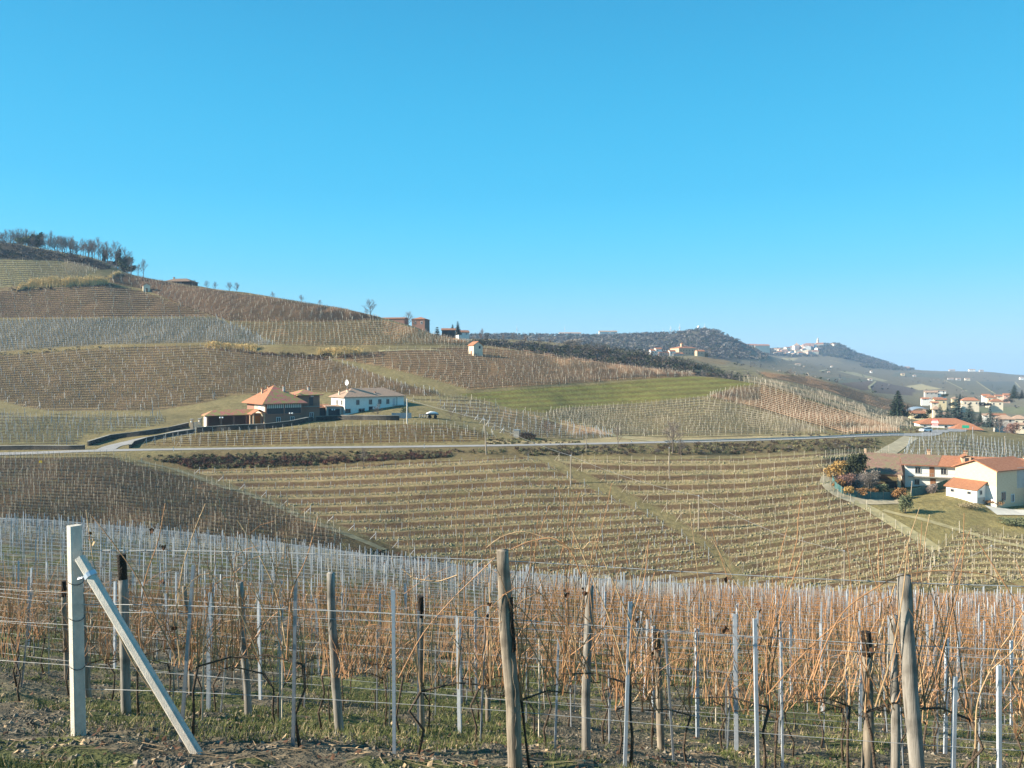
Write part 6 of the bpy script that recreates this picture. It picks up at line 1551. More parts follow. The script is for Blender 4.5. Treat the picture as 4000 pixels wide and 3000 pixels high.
# wooded bank under the skyline trees
scatter_scrub([(-400, 940), (0, 948), (200, 982), (380, 1018), (440, 1046), (398, 1054), (250, 1020), (0, 1010), (-400, 1000)], (15.5, 16.05), 260, 2.6, .7, 34, ['twig_far', 'bush_green', 'bramble', 'twig_far'], 10)
scatter_scrub([(540, 1098), (700, 1112), (640, 1118)], (15.5, 16.1), 20, 1.4, .5, 20, ['twig_far'], 6)
# scrub and trees of the dark cliff beyond the ridge
scatter_scrub([(1760, 1332), (2000, 1342), (2300, 1366), (2500, 1392), (2700, 1432), (2900, 1476), (2900, 1520), (2600, 1490), (2200, 1460), (1900, 1400)], (16.6, 18.05), 900, 3.4, .9, 44, ['twig_far', 'bush_green', 'bramble', 'twig_far', 'bush_green'], 14)
scatter_scrub([(2280, 1356), (2500, 1382), (2700, 1420), (2800, 1452), (2820, 1462), (2500, 1400), (2280, 1372)], (17.6, 18.3), 160, 4.6, .9, 44, ['twig_far', 'bush_green', 'twig_far'], 24)
scatter_scrub([(1840, 1326), (2100, 1336), (2400, 1372), (2400, 1380), (1840, 1334)], (17.9, 19), 60, 2.6, .8, 24, ['twig_far', 'wood_pale'], 14)
# the wooded ridge far behind
scatter_scrub([(1700, 1300), (2000, 1300), (2600, 1290), (2740, 1280), (2790, 1284), (2860, 1316), (2930, 1350), (3010, 1388), (2990, 1405), (2800, 1400), (2500, 1386), (2200, 1372), (1700, 1340)], (20.6, 22.05), 2600, 5.0, 2.2, 26, ['twig_far', 'twig_far', 'wood_pale', 'bush_green', 'twig_far'], 10)
# wood on the flank of the town hill
scatter_scrub([(3170, 1352), (3270, 1342), (3350, 1376), (3430, 1400), (3520, 1432), (3590, 1446), (3500, 1446), (3370, 1436), (3360, 1424), (3400, 1424), (3280, 1398), (3200, 1388)], (23, 24.1), 900, 7.0, 3.0, 24, ['bush_green', 'twig_far', 'bush_green', 'twig_far'], 6)
scatter_scrub([(2900, 1362), (3040, 1366), (3100, 1390), (3220, 1392), (3080, 1396), (2950, 1384)], (23, 24.1), 260, 8, 3.2, 22, ['twig_far', 'bush_green'], 6)
# spots of scrub over the far vineyard slopes
scatter_scrub([(2800, 1402), (3100, 1400), (3600, 1455), (4000, 1475), (4000, 1600), (3500, 1560), (3100, 1470), (2850, 1430)], (19.5, 24), 140, 3.2, 1.6, 16, ['twig_far', 'bush_green', 'wood_pale'], 0)
scatter_scrub([(2650, 1440), (2960, 1452), (2990, 1476), (2800, 1470)], (17.6, 19.6), 50, 1.6, .7, 16, ['bush_green', 'wood_pale', 'twig_far'], 0)
o = scrub.build('undergrowth', [M[k] for k in SCM]); setp(o, 'bare woods, brambles and thickets on the banks and the far wooded hills', 'undergrowth', kind='stuff')

# --- masts on the far ridge
for u, v0, v1, w, lb in [(2620, 1272, 1302, .7, 'lattice mast, left of the three tall ones on the far ridge'), (2655, 1264, 1302, .8, 'lattice mast, tallest, in the middle of the far ridge'), (2753, 1263, 1296, .7, 'thin dark mast at the right end of the far ridge'), (2206, 1267, 1310, .4, 'needle-thin mast on the far ridge above the brown bush'), (2590, 1280, 1304, .3, 'needle-thin short mast left of the lattice masts'), (2019, 1268, 1310, .5, 'thin mast on the far ridge above the cliff')]:
    p = behind(u, v1, 1705); h = (v1 - v0) / F * 1705
    t = empty('radio_mast', p, lb, 'mast', 'radio masts on the far ridge')
    mb = MB(); mb.tube([(0, 0, -8), (0, 0, h * .6), (0, 0, h)], [w, w * .8, w * .3], 4); mb.build('shaft', M['metal_grey'], t)
    mb = MB(); mb.box((0, 0, h * .55), (w * 3.5, w * 3, 3)); mb.build('antenna_panel', M['white_paint'], t)
t = empty('radar_dome', behind(2729, 1294, 1702), 'white tower with dish on the hump of the far ridge', 'dish')
mb = MB(); mb.tube([(0, 0, -8), (0, 0, 7)], [1.6, 1.2], 8); mb.build('tower', M['plaster'], t)
mb = MB(); mb.tube([(0, 0, 7), (0, 0, 8.2), (0, 0, 10.2), (0, 0, 12), (0, 0, 12.6)], [1.4, 2.8, 3.4, 2.4, .4], 10); mb.build('dish', M['white_paint'], t, True)

# ---------------------------------------------------------------- the near vineyard: rows running across the slope below the camera
ROW_D0, ROW_GAP, ROW_SL = 6.44, 2.35, 0.14
NROWS = 34
def row_y(i, x): return ROW_D0 + ROW_GAP * i - ROW_SL * x
def row_at_u(i, u):
    y = (ROW_D0 + ROW_GAP * i) / (1 + ROW_SL * (u - CU) / F)
    x = (u - CU) / F * y
    return np.array([x, y, gz_at([x], [y])[0]])
def row_pt(i, x):
    y = row_y(i, x); return np.array([x, y, gz_at([x], [y])[0]])
NTH = ['front', 'second', 'third', 'fourth', 'fifth', 'sixth', 'seventh', 'eighth', 'ninth', 'tenth', 'eleventh']

def wood_post_mat(name, c1, c2, crack):
    m = bpy.data.materials.new(name); nt, b = nodes_of(m); L = nt.links.new
    b.inputs['Roughness'].default_value = .9; b.inputs['Specular IOR Level'].default_value = .15
    tc = nt.nodes.new('ShaderNodeTexCoord'); mp = nt.nodes.new('ShaderNodeMapping'); mp.inputs['Scale'].default_value = (26, 26, 1.6)
    L(tc.outputs['Object'], mp.inputs['Vector'])
    n = nt.nodes.new('ShaderNodeTexNoise'); n.inputs['Scale'].default_value = 1.0; n.inputs['Detail'].default_value = 6; n.inputs['Roughness'].default_value = .7; L(mp.outputs[0], n.inputs['Vector'])
    n2 = nt.nodes.new('ShaderNodeTexNoise'); n2.inputs['Scale'].default_value = 3.5; n2.inputs['Detail'].default_value = 5; L(tc.outputs['Object'], n2.inputs['Vector'])
    r = nt.nodes.new('ShaderNodeValToRGB'); e = r.color_ramp.elements
    e[0].position = .30; e[0].color = (*crack, 1); e[1].position = .42; e[1].color = (*c1, 1); e.new(.70).color = (*c2, 1)
    L(n.outputs['Fac'], r.inputs['Fac'])
    mx = nt.nodes.new('ShaderNodeMix'); mx.data_type = 'RGBA'; mr = nt.nodes.new('ShaderNodeMapRange'); mr.inputs['From Min'].default_value = .5; mr.inputs['From Max'].default_value = .62; mr.inputs['To Max'].default_value = .75
    L(n2.outputs['Fac'], mr.inputs['Value']); L(mr.outputs[0], mx.inputs[0]); L(r.outputs[0], mx.inputs[6]); mx.inputs[7].default_value = (*(np.array(c1) * .5), 1)
    L(mx.outputs[2], b.inputs['Base Color'])
    bp = nt.nodes.new('ShaderNodeBump'); bp.inputs['Strength'].default_value = .9; bp.inputs['Distance'].default_value = .012; L(n.outputs['Fac'], bp.inputs['Height']); L(bp.outputs[0], b.inputs['Normal'])
    return m
M['wood_grey'] = wood_post_mat('weathered_grey_wood', (0.215, 0.195, 0.165), (0.36, 0.335, 0.29), (0.06, 0.045, 0.03))
M['wood_bark'] = wood_post_mat('barked_chestnut_wood', (0.185, 0.155, 0.12), (0.40, 0.335, 0.25), (0.035, 0.026, 0.02))
M['wood_char'] = mat('black_weathered_wood', (0.03, 0.022, 0.016), var=.5, scale=14, bump=.6)
M['concrete_near'] = mat('cast_concrete', (0.55, 0.50, 0.42), var=.16, scale=11, bump=.35, bscale=140)
M['cane_near'] = mat('orange_vine_cane', (0.36, 0.19, 0.09), rough=.55, var=.35, scale=9)
M['cane_tan'] = mat('tan_vine_cane', (0.42, 0.28, 0.15), rough=.6, var=.3, scale=9)
M['leaf_dry'] = mat('dried_vine_leaf', (0.10, 0.05, 0.028), var=.5, scale=30)
M['leaf_tan'] = mat('tan_dried_leaf', (0.42, 0.30, 0.17), var=.3, scale=30)
M['steel_near'] = mat('dull_galvanised_steel', (0.36, 0.385, 0.41), rough=.38, var=.15, scale=20, metal=.45, spec=.5)
M['steel_pale'] = mat('bright_galvanised_steel', (0.52, 0.56, 0.60), rough=.4, var=.12, scale=15, metal=.25, spec=.5)

def crooked(b, top, r0, r1, n=14, k=16, bend=.012, seed=0):
    s_ = np.linspace(0, 1, k)[:, None]
    P = b[None] * (1 - s_) + top[None] * s_
    P[:, 0] += bend * np.sin(s_[:, 0] * 5 + seed) + .006 * vnoise(s_[:, 0] * 7, np.full(k, seed * 1.7), 31)
    return P, np.linspace(r0, r1, k) * (1 + .07 * vnoise(s_[:, 0] * 6, np.full(k, seed * 2.3 + 1), 33))
# (foot u, top u, top v, row, radius, material, dark head, label)
WOOD = [
 (2018, 1966, 2150, 0, .058, 'wood_bark', 0, 'thick split wooden post with peeling bark, centre of the front row'),
 (3600, 3534, 2247, 0, .056, 'wood_grey', 0, 'smooth grey round wooden post, tallest on the right'),
 (1332, 1290, 2238, 1, .050, 'wood_grey', 0, 'grey wooden post left of the split centre post, second row'),
 (2292, 2297, 2288, 1, .050, 'wood_grey', 0, 'straight grey-green wooden post right of the split centre post'),
 (500, 473, 2165, 1, .056, 'wood_grey', 1, 'wooden post with blackened head behind the slanting brace'),
 (3390, 3385, 2468, 1, .055, 'wood_bark', 1, 'short knotted dark-headed wooden post left of the tall grey post'),
 (3492, 3494, 2403, 1, .046, 'wood_grey', 0, 'slim crooked wooden post directly left of the tall grey post'),
 (973, 940, 2275, 2, .052, 'wood_grey', 0, 'wooden post leaning left, midway between brace and second-row post'),
 (348, 318, 2300, 2, .050, 'wood_bark', 0, 'thin weathered wooden post hidden right behind the white concrete post'),
 (1650, 1640, 2330, 2, .046, 'wood_bark', 1, 'brown wooden post left of the split centre post, third row'),
 (2592, 2560, 2460, 2, .050, 'wood_bark', 1, 'leaning wooden post with burnt top right of the bright steel stake'),
 (1909, 1902, 2400, 3, .044, 'wood_bark', 1, 'small dark-topped wooden post just left of the split centre post, far row'),
 (750, 722, 2290, 3, .045, 'wood_bark', 0, 'thin dark wooden post behind the foot of the slanting brace'),
 (262, 250, 2270, 3, .045, 'wood_bark', 1, 'dark wooden post left of the white concrete post'),
]
def leaning(b, u2, v2):
    return np.array([(u2 - CU) / F * b[1], b[1], -(v2 - HV) / F * b[1]])
for i, (ub, ut, vt, r_, rad, mm, head, lb) in enumerate(WOOD):
    b = row_at_u(r_, ub); tp = leaning(b, ut, vt)
    t = empty('vine_post', b, lb, 'post')
    d = tp - b
    P, R = crooked(np.array([0, 0, -.35]) - d * .1 * 0, d, rad * 1.08, rad * .92, seed=i)
    n = len(P)
    if head:
        mb = MB(); mb.tube(P[:n - 2], R[:n - 2], 14, jag=.07); mb.build('shaft', M[mm], t, True)
        mb = MB(); mb.tube(P[n - 3:] + np.array([0, 0, .001]), R[n - 3:] * 1.03, 14, jag=.12); mb.build('dark_head', M['wood_char'], t)
    else:
        mb = MB(); mb.tube(P, R, 14, jag=.06); mb.build('shaft', M[mm], t, True)
    if i == 0:   # strips of peeling bark on the split post
        for q, (z0, z1, a0) in enumerate([(.55, .95, 5.4), (1.0, 1.45, 5.7), (.2, .5, 5.2)]):
            mb = MB(); s_ = np.linspace(z0, z1, 9)
            base = np.stack([np.interp(s_, P[:, 2], P[:, 0]), np.interp(s_, P[:, 2], P[:, 1]), s_], -1)
            for w_ in (-.28, .28):
                pass
            a1, a2 = a0 - .32, a0 + .32
            V = []
            for a_, o_ in ((a1, .066), (a2, .064), (a2, .071), (a1, .073)):
                V.append(base + np.stack([np.cos(a_ + .1 * np.sin(s_ * 30)) * o_, np.sin(a_ + .1 * np.sin(s_ * 30)) * o_, 0 * s_], -1))
            V = np.concatenate(V); k_ = np.arange(8); Q = [np.stack([a_ * 9 + k_, b_ * 9 + k_, b_ * 9 + k_ + 1, a_ * 9 + k_ + 1], -1) for a_, b_ in ((0, 1), (1, 2), (2, 3), (3, 0))]
            mb.add(V, np.concatenate(Q)); mb.build('bark_strip', M['wood_char' if q == 1 else 'wood_bark'], t)

# --- white concrete end post with its slanting brace
A = row_at_u(0, 310); At = leaning(A, 290, 2052)
t = empty('concrete_post', A, 'square white concrete end post at the left, sunlit on one edge', 'post')
d = At - A
def square_beam(mb, p0, p1, w, ch=.18, rot=0.0, taper=1.0):
    n = 8; ang = []
    for k in range(4):
        a = rot + k * pi / 2; ang += [a - ch, a + ch]
    ax = (p1 - p0) / np.linalg.norm(p1 - p0)
    ref = np.array([0, 1.0, 0]); e1 = np.cross(ref, ax); e1 /= np.linalg.norm(e1); e2 = np.cross(ax, e1)
    R_ = w / 2 * 1.38
    V = [p + R_ * tp * (np.cos(a) * e1 + np.sin(a) * e2) for p, tp in ((p0, 1), (p1, taper)) for a in ang]
    V += [p0, p1]
    q = [[k, (k + 1) % n, (k + 1) % n + n, k + n] for k in range(n)]
    tr = [[2 * n, (k + 1) % n, k] for k in range(n)] + [[2 * n + 1, k + n, (k + 1) % n + n] for k in range(n)]
    mb.add(V, q, tr)
mb = MB(); square_beam(mb, np.array([0, 0, -.4]) - d * .15, d, .094, .10, radians(7), .97); mb.build('shaft', M['concrete_near'], t)
mb = MB()
for f_ in (.33, .56, .73):
    P = d * f_; an = np.linspace(0, 2 * pi, 17)
    mb2 = np.stack([np.cos(an) * .066 + P[0], np.sin(an) * .066 + P[1], P[2] + .012 * np.sin(an * 2)], -1)
    mb = MB(); mb.tube(mb2, .0035, 4, caps=False); mb.build('wire_tie', M['metal_dark'], t)
B0 = leaning(A + np.array([0, -.10, 0]), 312, 2178)
foot_y = A[1] - .55
ub, vb = 770, 2912
B1 = np.array([(ub - CU) / F * foot_y, foot_y, 0]); B1[2] = gz_at([B1[0]], [B1[1]])[0]
t = empty('concrete_brace', B1, 'slanting pale concrete brace leaning against the white end post', 'brace')
mb = MB(); ax = (B0 - B1) / np.linalg.norm(B0 - B1); square_beam(mb, -ax * .25, B0 - B1, .064, .24, radians(50)); mb.build('shaft', M['concrete_near'], t)
mb = MB(); c_ = (B0 - B1) - ax * .19; square_beam(mb, c_ - ax * .022, c_ + ax * .022, .078, .24, radians(20)); cl_ = mb.build('clamp', M['steel_pale'], t)
mb = MB(); mb.tube([c_ + np.array([-.05, -.02, -.02]), c_ + np.array([-.10, .0, -.04]), c_ + np.array([-.12, .04, -.035])], .014, 6); mb.build('bolt', M['steel_near'], cl_)

# --- slim steel stakes named one by one: (foot u, top u, top v, row, label)
STK = [
 (697, 754, 2209, 0, 'tilted thin steel stake crossing the foot of the brace'),
 (1142, 1154, 2267, 0, 'thin upright steel stake, first right of the brace in the front row'),
 (1540, 1536, 2306, 0, 'bright steel stake midway between brace and split centre post'),
 (1633, 1634, 2388, 1, 'thin steel stake tied to a brown wooden post left of centre'),
 (2438, 2462, 2352, 0, 'bright white leaning stake right of centre amid orange canes'),
 (2165, 2182, 2497, 1, 'bent pale stake just right of the split centre post'),
 (2638, 2600, 2467, 1, 'steel stake leaning left, right of the burnt-top post'),
 (2964, 2950, 2418, 0, 'bright tall steel stake in the right half of the front row'),
 (3060, 3052, 2510, 1, 'dull thin stake right of the bright tall one'),
 (3720, 3734, 2645, 0, 'pale wooden-looking stake right of the tall grey post'),
 (3908, 3905, 2600, 0, 'pale stake near the right edge in the front row'),
]
def steel_stake(b, d, w, label=None, group=None, m='steel_near', name='vine_stake'):
    t = empty(name, b, label, 'stake', group)
    mb = MB(); P0 = np.array([0, 0, -.25]); e = d
    # a rolled channel: three thin walls
    ax = e / np.linalg.norm(e)
    for off, s_ in (((0, 0), (w, .25 * w)), ((-.42 * w, .4 * w), (.22 * w, w)), ((.42 * w, .4 * w), (.22 * w, w))):
        mid_ = (P0 + e) / 2
        V = []
        for p in (P0, e):
            for sx, sy in ((-1, -1), (1, -1), (1, 1), (-1, 1)): V.append(p + np.array([off[0] + sx * s_[0] / 2, off[1] + sy * s_[1] / 2, 0]))
        mb.add(V, [[3, 2, 1, 0], [4, 5, 6, 7], [0, 1, 5, 4], [1, 2, 6, 5], [2, 3, 7, 6], [3, 0, 4, 7]])
    mb.build('shaft', M[m], t)
    return t
for ub, ut, vt, r_, lb in STK:
    b = row_at_u(r_, ub); tp = leaning(b, ut, vt)
    steel_stake(b, tp - b, .026 if r_ == 0 else .022, lb, None, 'steel_pale' if 'bright' in lb or 'pale' in lb else 'steel_near')

# slotted steel posts, one master copied along the rows
def slotted_post():
    t = empty('slotted_post', (0, 0, 0), '-', 'post')
    mb = MB(); w = .05
    mb.box((0, 0, .75), (w, .006, 2.3)); mb.box((-w / 2, .015, .75), (.006, .034, 2.3)); mb.box((w / 2, .015, .75), (.006, .034, 2.3))
    for k in range(13):
        for sx in (-1, 1): mb.box((sx * (w / 2 + .004), .004, .35 + k * .125), (.014, .012, .03), m=1)
    mb.build('shaft', [M['steel_pale'], M['steel_near']], t)
    return t
SP = slotted_post(); sp_used = False
TS = steel_stake(np.zeros(3), np.array([0, 0, 1.25]), .018, '-'); ts_used = False
TS2 = steel_stake(np.zeros(3), np.array([0, 0, 1.25]), .018, '-', None, 'post_pale'); ts2_used = False
taken = [(r_, row_at_u(r_, ub)[0]) for ub, _, _, r_, _ in STK] + [(w_[3], row_at_u(w_[3], w_[0])[0]) for w_ in WOOD]
n_ind = 0
vines_todo = []
for i in range(1, NROWS):
    y0 = ROW_D0 + ROW_GAP * i
    xa, xb = -y0 * .74, y0 * .72
    xs = np.arange(xa + rng.random() * .6, xb, .82)
    xs = xs + rng.normal(0, .09, len(xs))
    lx = np.arange(xa - 4 + (i * 1.7) % 3.6 + .3 * np.sin(i), xb, 3.9)
    P = np.array([row_pt(i, x) for x in xs])
    for k_, x in enumerate(xs):
        vines_todo.append((i, x, P[k_]))
    if i <= 10 and n_ind < 285:
        for k_, x in enumerate(xs):
            if any(r_ == i and abs(tx - x) < .22 for r_, tx in taken) or rng.random() < .22: continue
            wood = rng.random() < .25
            if wood:
                o = TS2 if not ts2_used else copy_tree(TS2); ts2_used = True
            else:
                o = TS if not ts_used else copy_tree(TS); ts_used = True
            setp(o, ('pale thin wooden stake in the %s row of the near vineyard' if wood else 'thin grey steel stake in the %s row of the near vineyard') % NTH[i], 'stake', ('wooden stakes of the %s near row' if wood else 'steel stakes of the %s near row') % NTH[i])
            o.location = tuple(P[k_] + np.array([.06, 0, 0])); s_ = .8 + .45 * rng.random()
            o.scale = (1, 1, s_); o.rotation_euler = (rng.normal(0, .035), rng.normal(0, .05), rng.random() * 6)
            n_ind += 1
        if i >= 2:
            for x in lx:
                if abs(x) > y0 * .72 or any(r_ == i and abs(tx - x) < .4 for r_, tx in taken): continue
                o = SP if not sp_used else copy_tree(SP); sp_used = True
                setp(o, 'slotted bright steel post in the %s row of the near vineyard' % NTH[i], 'post', 'slotted steel posts of the %s near row' % NTH[i])
                o.location = tuple(row_pt(i, x)); o.rotation_euler = (rng.normal(0, .02), rng.normal(0, .02), rng.normal(0, .25)); o.scale = (1, 1, .9 + .15 * rng.random())
                n_ind += 1
    else:
        p = P[rng.random(len(P)) > .1]
        wide = .020 + .00032 * y0
        pale = rng.random(len(p)) < .3
        hh = (1.2 if y0 < 42 else 1.55) * (.8 + .4 * rng.random(len(p)))
        post_batch(far_posts, p[pale], hh[pale], wide, 0); post_batch(far_posts, p[~pale], hh[~pale], wide, 1)
        L_ = np.array([row_pt(i, x) for x in lx if abs(x) < y0 * .72])
        post_batch(far_posts, L_, 2.0, wide * 1.5, 1)
print("individual stakes and posts", n_ind)

# --- vines
def cane_path(g, b, h, lean, k=9):
    s_ = np.linspace(0, 1, k)
    a = g.normal(0, .5)
    wob = np.cumsum(g.normal(0, .009, (k, 3)), 0); wob[0] = 0
    P = b[None] + np.stack([lean * s_ ** 1.2 + .05 * a * np.sin(s_ * 3), g.normal(0, .10) * s_ + .03 * np.sin(s_ * 4 + a), h * s_], -1) + wob * np.array([1, 1, .15])
    return P
def vine(g, hmin, hmax, ncane, k=9, sides=4, r=.0055, buds=True):
    tr, ca = MB(), MB()
    hz = .5 + .22 * g.random()
    tp = np.array([[0, 0, -.1], [g.normal(0, .03), g.normal(0, .03), hz * .35], [g.normal(0, .05), g.normal(0, .04), hz * .7], [g.normal(0, .05), 0, hz]])
    tr.tube(tp, [.017, .013, .011, .014], 6, jag=.25)
    arm = tp[-1] + np.array([(.35 + .3 * g.random()) * g.choice([-1, 1]), g.normal(0, .02), .05 + .05 * g.random()])
    tr.tube([tp[-1], (tp[-1] + arm) / 2 + np.array([0, 0, .05]), arm], [.010, .007, .005], 5, caps=False)
    for c in range(ncane):
        s_ = g.random() ** .7
        b = tp[-1] * (1 - s_) + arm * s_ if c > 2 else tp[-1]
        P = cane_path(g, b, (hmin + (hmax - hmin) * g.random()) - b[2], g.normal(0, .20) + (.16 * (c % 2) - .08), k)
        if g.random() < .06:   # a drooping cane
            s2 = np.linspace(0, 1, k); P = b + np.stack([(.7 + .5 * g.random()) * g.choice([-1, 1]) * s2, .05 * s2, .75 * np.sin(s2 * 2.5)], -1)
        rr = np.linspace(r * (1 + .25 * g.random()), r * .45, k)
        ca.tube(P, rr, sides, caps=False, m=int(g.random() < .25))
        if buds:
            q = P[1:-1:1]
            lump_batch(ca, q, r * 1.45, 1.0, int(g.random() < .25))
        if g.random() < .5:
            j_ = g.integers(2, k - 2); e = P[j_] + np.array([g.normal(0, .22), g.normal(0, .1), .12 + .18 * g.random()])
            ca.tube([P[j_], (P[j_] + e) / 2 + np.array([0, 0, .03]), e], [r * .6, r * .45, r * .3], 3, caps=False)
    return tr, ca, tp[-1]
def leaf(mb, p, s_, g, m=0):
    a = g.random() * 6
    u_ = np.array([cos(a), sin(a) * .5, g.normal(0, .3)]); v_ = np.array([-sin(a) * .3, cos(a) * .3, -1.0])
    V = [p, p + (u_ * .5 + v_ * .25) * s_, p + (u_ * .45 + v_ * .8 + np.array([0, .25, 0])) * s_, p + v_ * s_ * 1.05, p + (-u_ * .4 + v_ * .75 - np.array([0, .2, 0])) * s_, p + (-u_ * .55 + v_ * .3) * s_]
    mb.add(V, None, [[0, 1, 2], [0, 2, 3], [0, 3, 4], [0, 4, 5]], m)
CM = [M['cane_near'], M['cane_tan']]
front = []
FV = [(722, 'vine fanning upward right of the brace'), (1150, 'vine on the first thin stake right of the brace'), (1600, 'vine of long thin canes left of the split centre post'), (2050, 'sparse vine beside the split centre post'), (2440, 'dense orange vine on the white leaning stake'), (2960, 'vine on the bright tall steel stake, right half'), (3400, 'tangled vine before the short knotted post'), (3760, 'arching vine right of the tall grey post'), (4180, 'vine at the right edge of the front row')]
for i, (u, lb) in enumerate(FV):
    g = np.random.default_rng(100 + i)
    b = row_at_u(0, u) + np.array([.05, .03, 0])
    t = empty('grape_vine', b, lb + ', front row', 'vine', 'grape vines of the front row')
    tr, ca, hd = vine(g, 1.5, 2.35, 17 if 'dense' in lb or 'tangled' in lb else 12, 11, 5, .0052)
    tr.build('trunk', M['trunk'], t, True); ca.build('canes', CM, t)
    front.append((u, b, t))
def near_vine(u): return min(front, key=lambda a: abs(a[0] - u))
# long arching canes of the front row
ARCH = [[(1560, 2640), (1650, 2480), (1760, 2350), (1870, 2240), (1932, 2178)], [(1900, 2140), (1960, 2098), (2040, 2078), (2120, 2098), (2230, 2142), (2285, 2140), (2305, 2112), (2325, 2112), (2350, 2170), (2420, 2330), (2480, 2470)], [(1985, 2152), (2080, 2112), (2150, 2100), (2230, 2150), (2270, 2250)], [(1570, 2218), (1630, 2255), (1700, 2262), (1790, 2236)], [(3160, 2640), (3200, 2510), (3280, 2370), (3400, 2290), (3520, 2240), (3680, 2228), (3840, 2244), (4010, 2300)], [(3780, 2900), (3790, 2760), (3850, 2620), (3950, 2540), (4040, 2420)], [(2990, 2700), (3130, 2560), (3300, 2420), (3480, 2330)], [(2780, 2100), (2850, 2230), (2940, 2400), (3010, 2560)], [(3825, 2115), (3900, 2240), (3990, 2400), (4080, 2560)], [(340, 1990), (380, 2180), (430, 2330), (480, 2450), (560, 2620), (640, 2740)], [(378, 2010), (470, 2120), (560, 2250), (620, 2400), (690, 2560)], [(820, 1960), (770, 2080), (720, 2230), (690, 2440), (700, 2600)], [(660, 1960), (630, 2090), (560, 2290), (540, 2460), (610, 2700)], [(930, 2030), (1010, 2170), (1080, 2330), (1120, 2520)], [(1240, 2020), (1200, 2170), (1140, 2330), (1130, 2560)], [(2230, 2060), (2290, 2200), (2380, 2420), (2440, 2620)], [(2530, 2100), (2510, 2250), (2460, 2420), (2450, 2620)], [(3520, 2120), (3500, 2330), (3470, 2560), (3420, 2760)], [(3120, 2140), (3070, 2310), (3010, 2480), (2980, 2700)]]
for i, uv in enumerate(ARCH):
    u_, b, t = near_vine(uv[len(uv) // 2][0])
    P = np.array([leaning(row_at_u(0, a[0]), a[0], a[1]) for a in uv])
    L = np.concatenate([[0], np.cumsum(np.linalg.norm(np.diff(P, axis=0), axis=1))]); q = np.linspace(0, L[-1], 26)
    P = np.stack([pchip(L, P[:, k], q) for k in range(3)], -1); P[:, 1] += .06 * np.sin(q * 2 + i) - .04
    mb = MB(); mb.tube(P - b, np.linspace(.0066, .0036, 26) if P[0, 2] < P[-1, 2] else np.linspace(.0036, .0066, 26), 5); lump_batch(mb, P[2:-2:3] - b, .009, 1.0, 0)
    mb.build('long_cane', CM[i % 2], t)
for i, (u, v) in enumerate([(366, 2088), (380, 2118), (598, 2068), (640, 2136), (645, 2270), (2212, 2318), (2272, 2312), (2482, 2428), (2552, 2542), (2836, 2256), (2956, 2366), (2830, 2462), (1915, 2362), (690, 2450), (3400, 2540), (3960, 2780), (3420, 2790)]):
    u_, b, t = near_vine(u); g = np.random.default_rng(i + 400)
    mb = MB(); p = leaning(row_at_u(0, u), u, v) + np.array([0, -.05, .03]) - b
    for k in range(3): leaf(mb, p + g.normal(0, .016, 3), .022 + .026 * g.random(), g)
    mb.build('dry_leaf', M['leaf_tan' if i in (15, 16, 1) else 'leaf_dry'], t)
# repeated vines behind: eight different plants, copied along the rows
tmpl = []
for k in range(10):
    g = np.random.default_rng(200 + k)
    t = empty('grape_vine', (0, 0, 0), '-', 'vine')
    tr, ca, hd = vine(g, 1.0, 2.0, 18, 7, 3, .0052, False)
    tr.build('trunk', M['trunk'], t, True); ca.build('canes', CM, t)
    tmpl.append([t, False])
n_v = 0
for i, x, p in vines_todo:
    if i <= 6:
        k = int(rng.random() * 10)
        if not tmpl[k][1]: o = tmpl[k][0]; tmpl[k][1] = True
        else: o = copy_tree(tmpl[k][0])
        setp(o, 'leafless orange-caned vine in the %s row of the near vineyard' % NTH[i], 'vine', 'grape vines of the %s near row' % NTH[i])
        o.location = tuple(p); o.rotation_euler = (0, 0, rng.choice([0, pi]) + rng.normal(0, .2)); s_ = .88 + .22 * rng.random(); o.scale = (s_, s_, s_)
        n_v += 1
for tt_, used in tmpl:
    if not used:
        for c_ in list(tt_.children): bpy.data.objects.remove(c_)
        bpy.data.objects.remove(tt_)
print("individual vines", n_v)
rest = np.array([p for i, x, p in vines_todo if i > 6]); ri = np.array([i for i, x, p in vines_todo if i > 6])
uu = CU + F * rest[:, 0] / rest[:, 1]
tdir = np.array([1.0, -ROW_SL, 0]); tdir /= np.linalg.norm(tdir)
n = len(rest)
cane_batch(far_vines, rest, rest + np.array([0, 0, .7]), .035, FVM.index('trunk'))
grey = (rest[:, 1] > 34) & (uu < 1500 + 900 * vnoise(rest[:, 0] / 9, rest[:, 1] / 9, 2)) | (rest[:, 1] > 52) & (uu < 2700)
for k in range(18):
    nn = len(rest)
    s_ = (rng.random((nn, 1)) - .5) * .9
    b = rest + tdir * s_ + np.array([0, 0, 1.0]) * (.45 + .25 * rng.random((nn, 1)))
    tp = rest + tdir * (s_ + rng.normal(0, .20, (nn, 1))) + np.array([0, 0, 1.0]) * (1.1 + .75 * rng.random((nn, 1))) + rng.normal(0, .1, (nn, 3)) * np.array([0, 1, 0])
    w = .012 + .00027 * rest[:, 1]
    tp[grey] = b[grey] + (tp[grey] - b[grey]) * np.array([1.3, 1, .35])
    keep = ~grey | (k < 6)
    for mk, mi in ((keep & ~grey, FVM.index('cane')), (keep & grey, FVM.index('cane_grey'))):
        cane_batch(far_vines, b[mk], tp[mk], w[mk], mi)
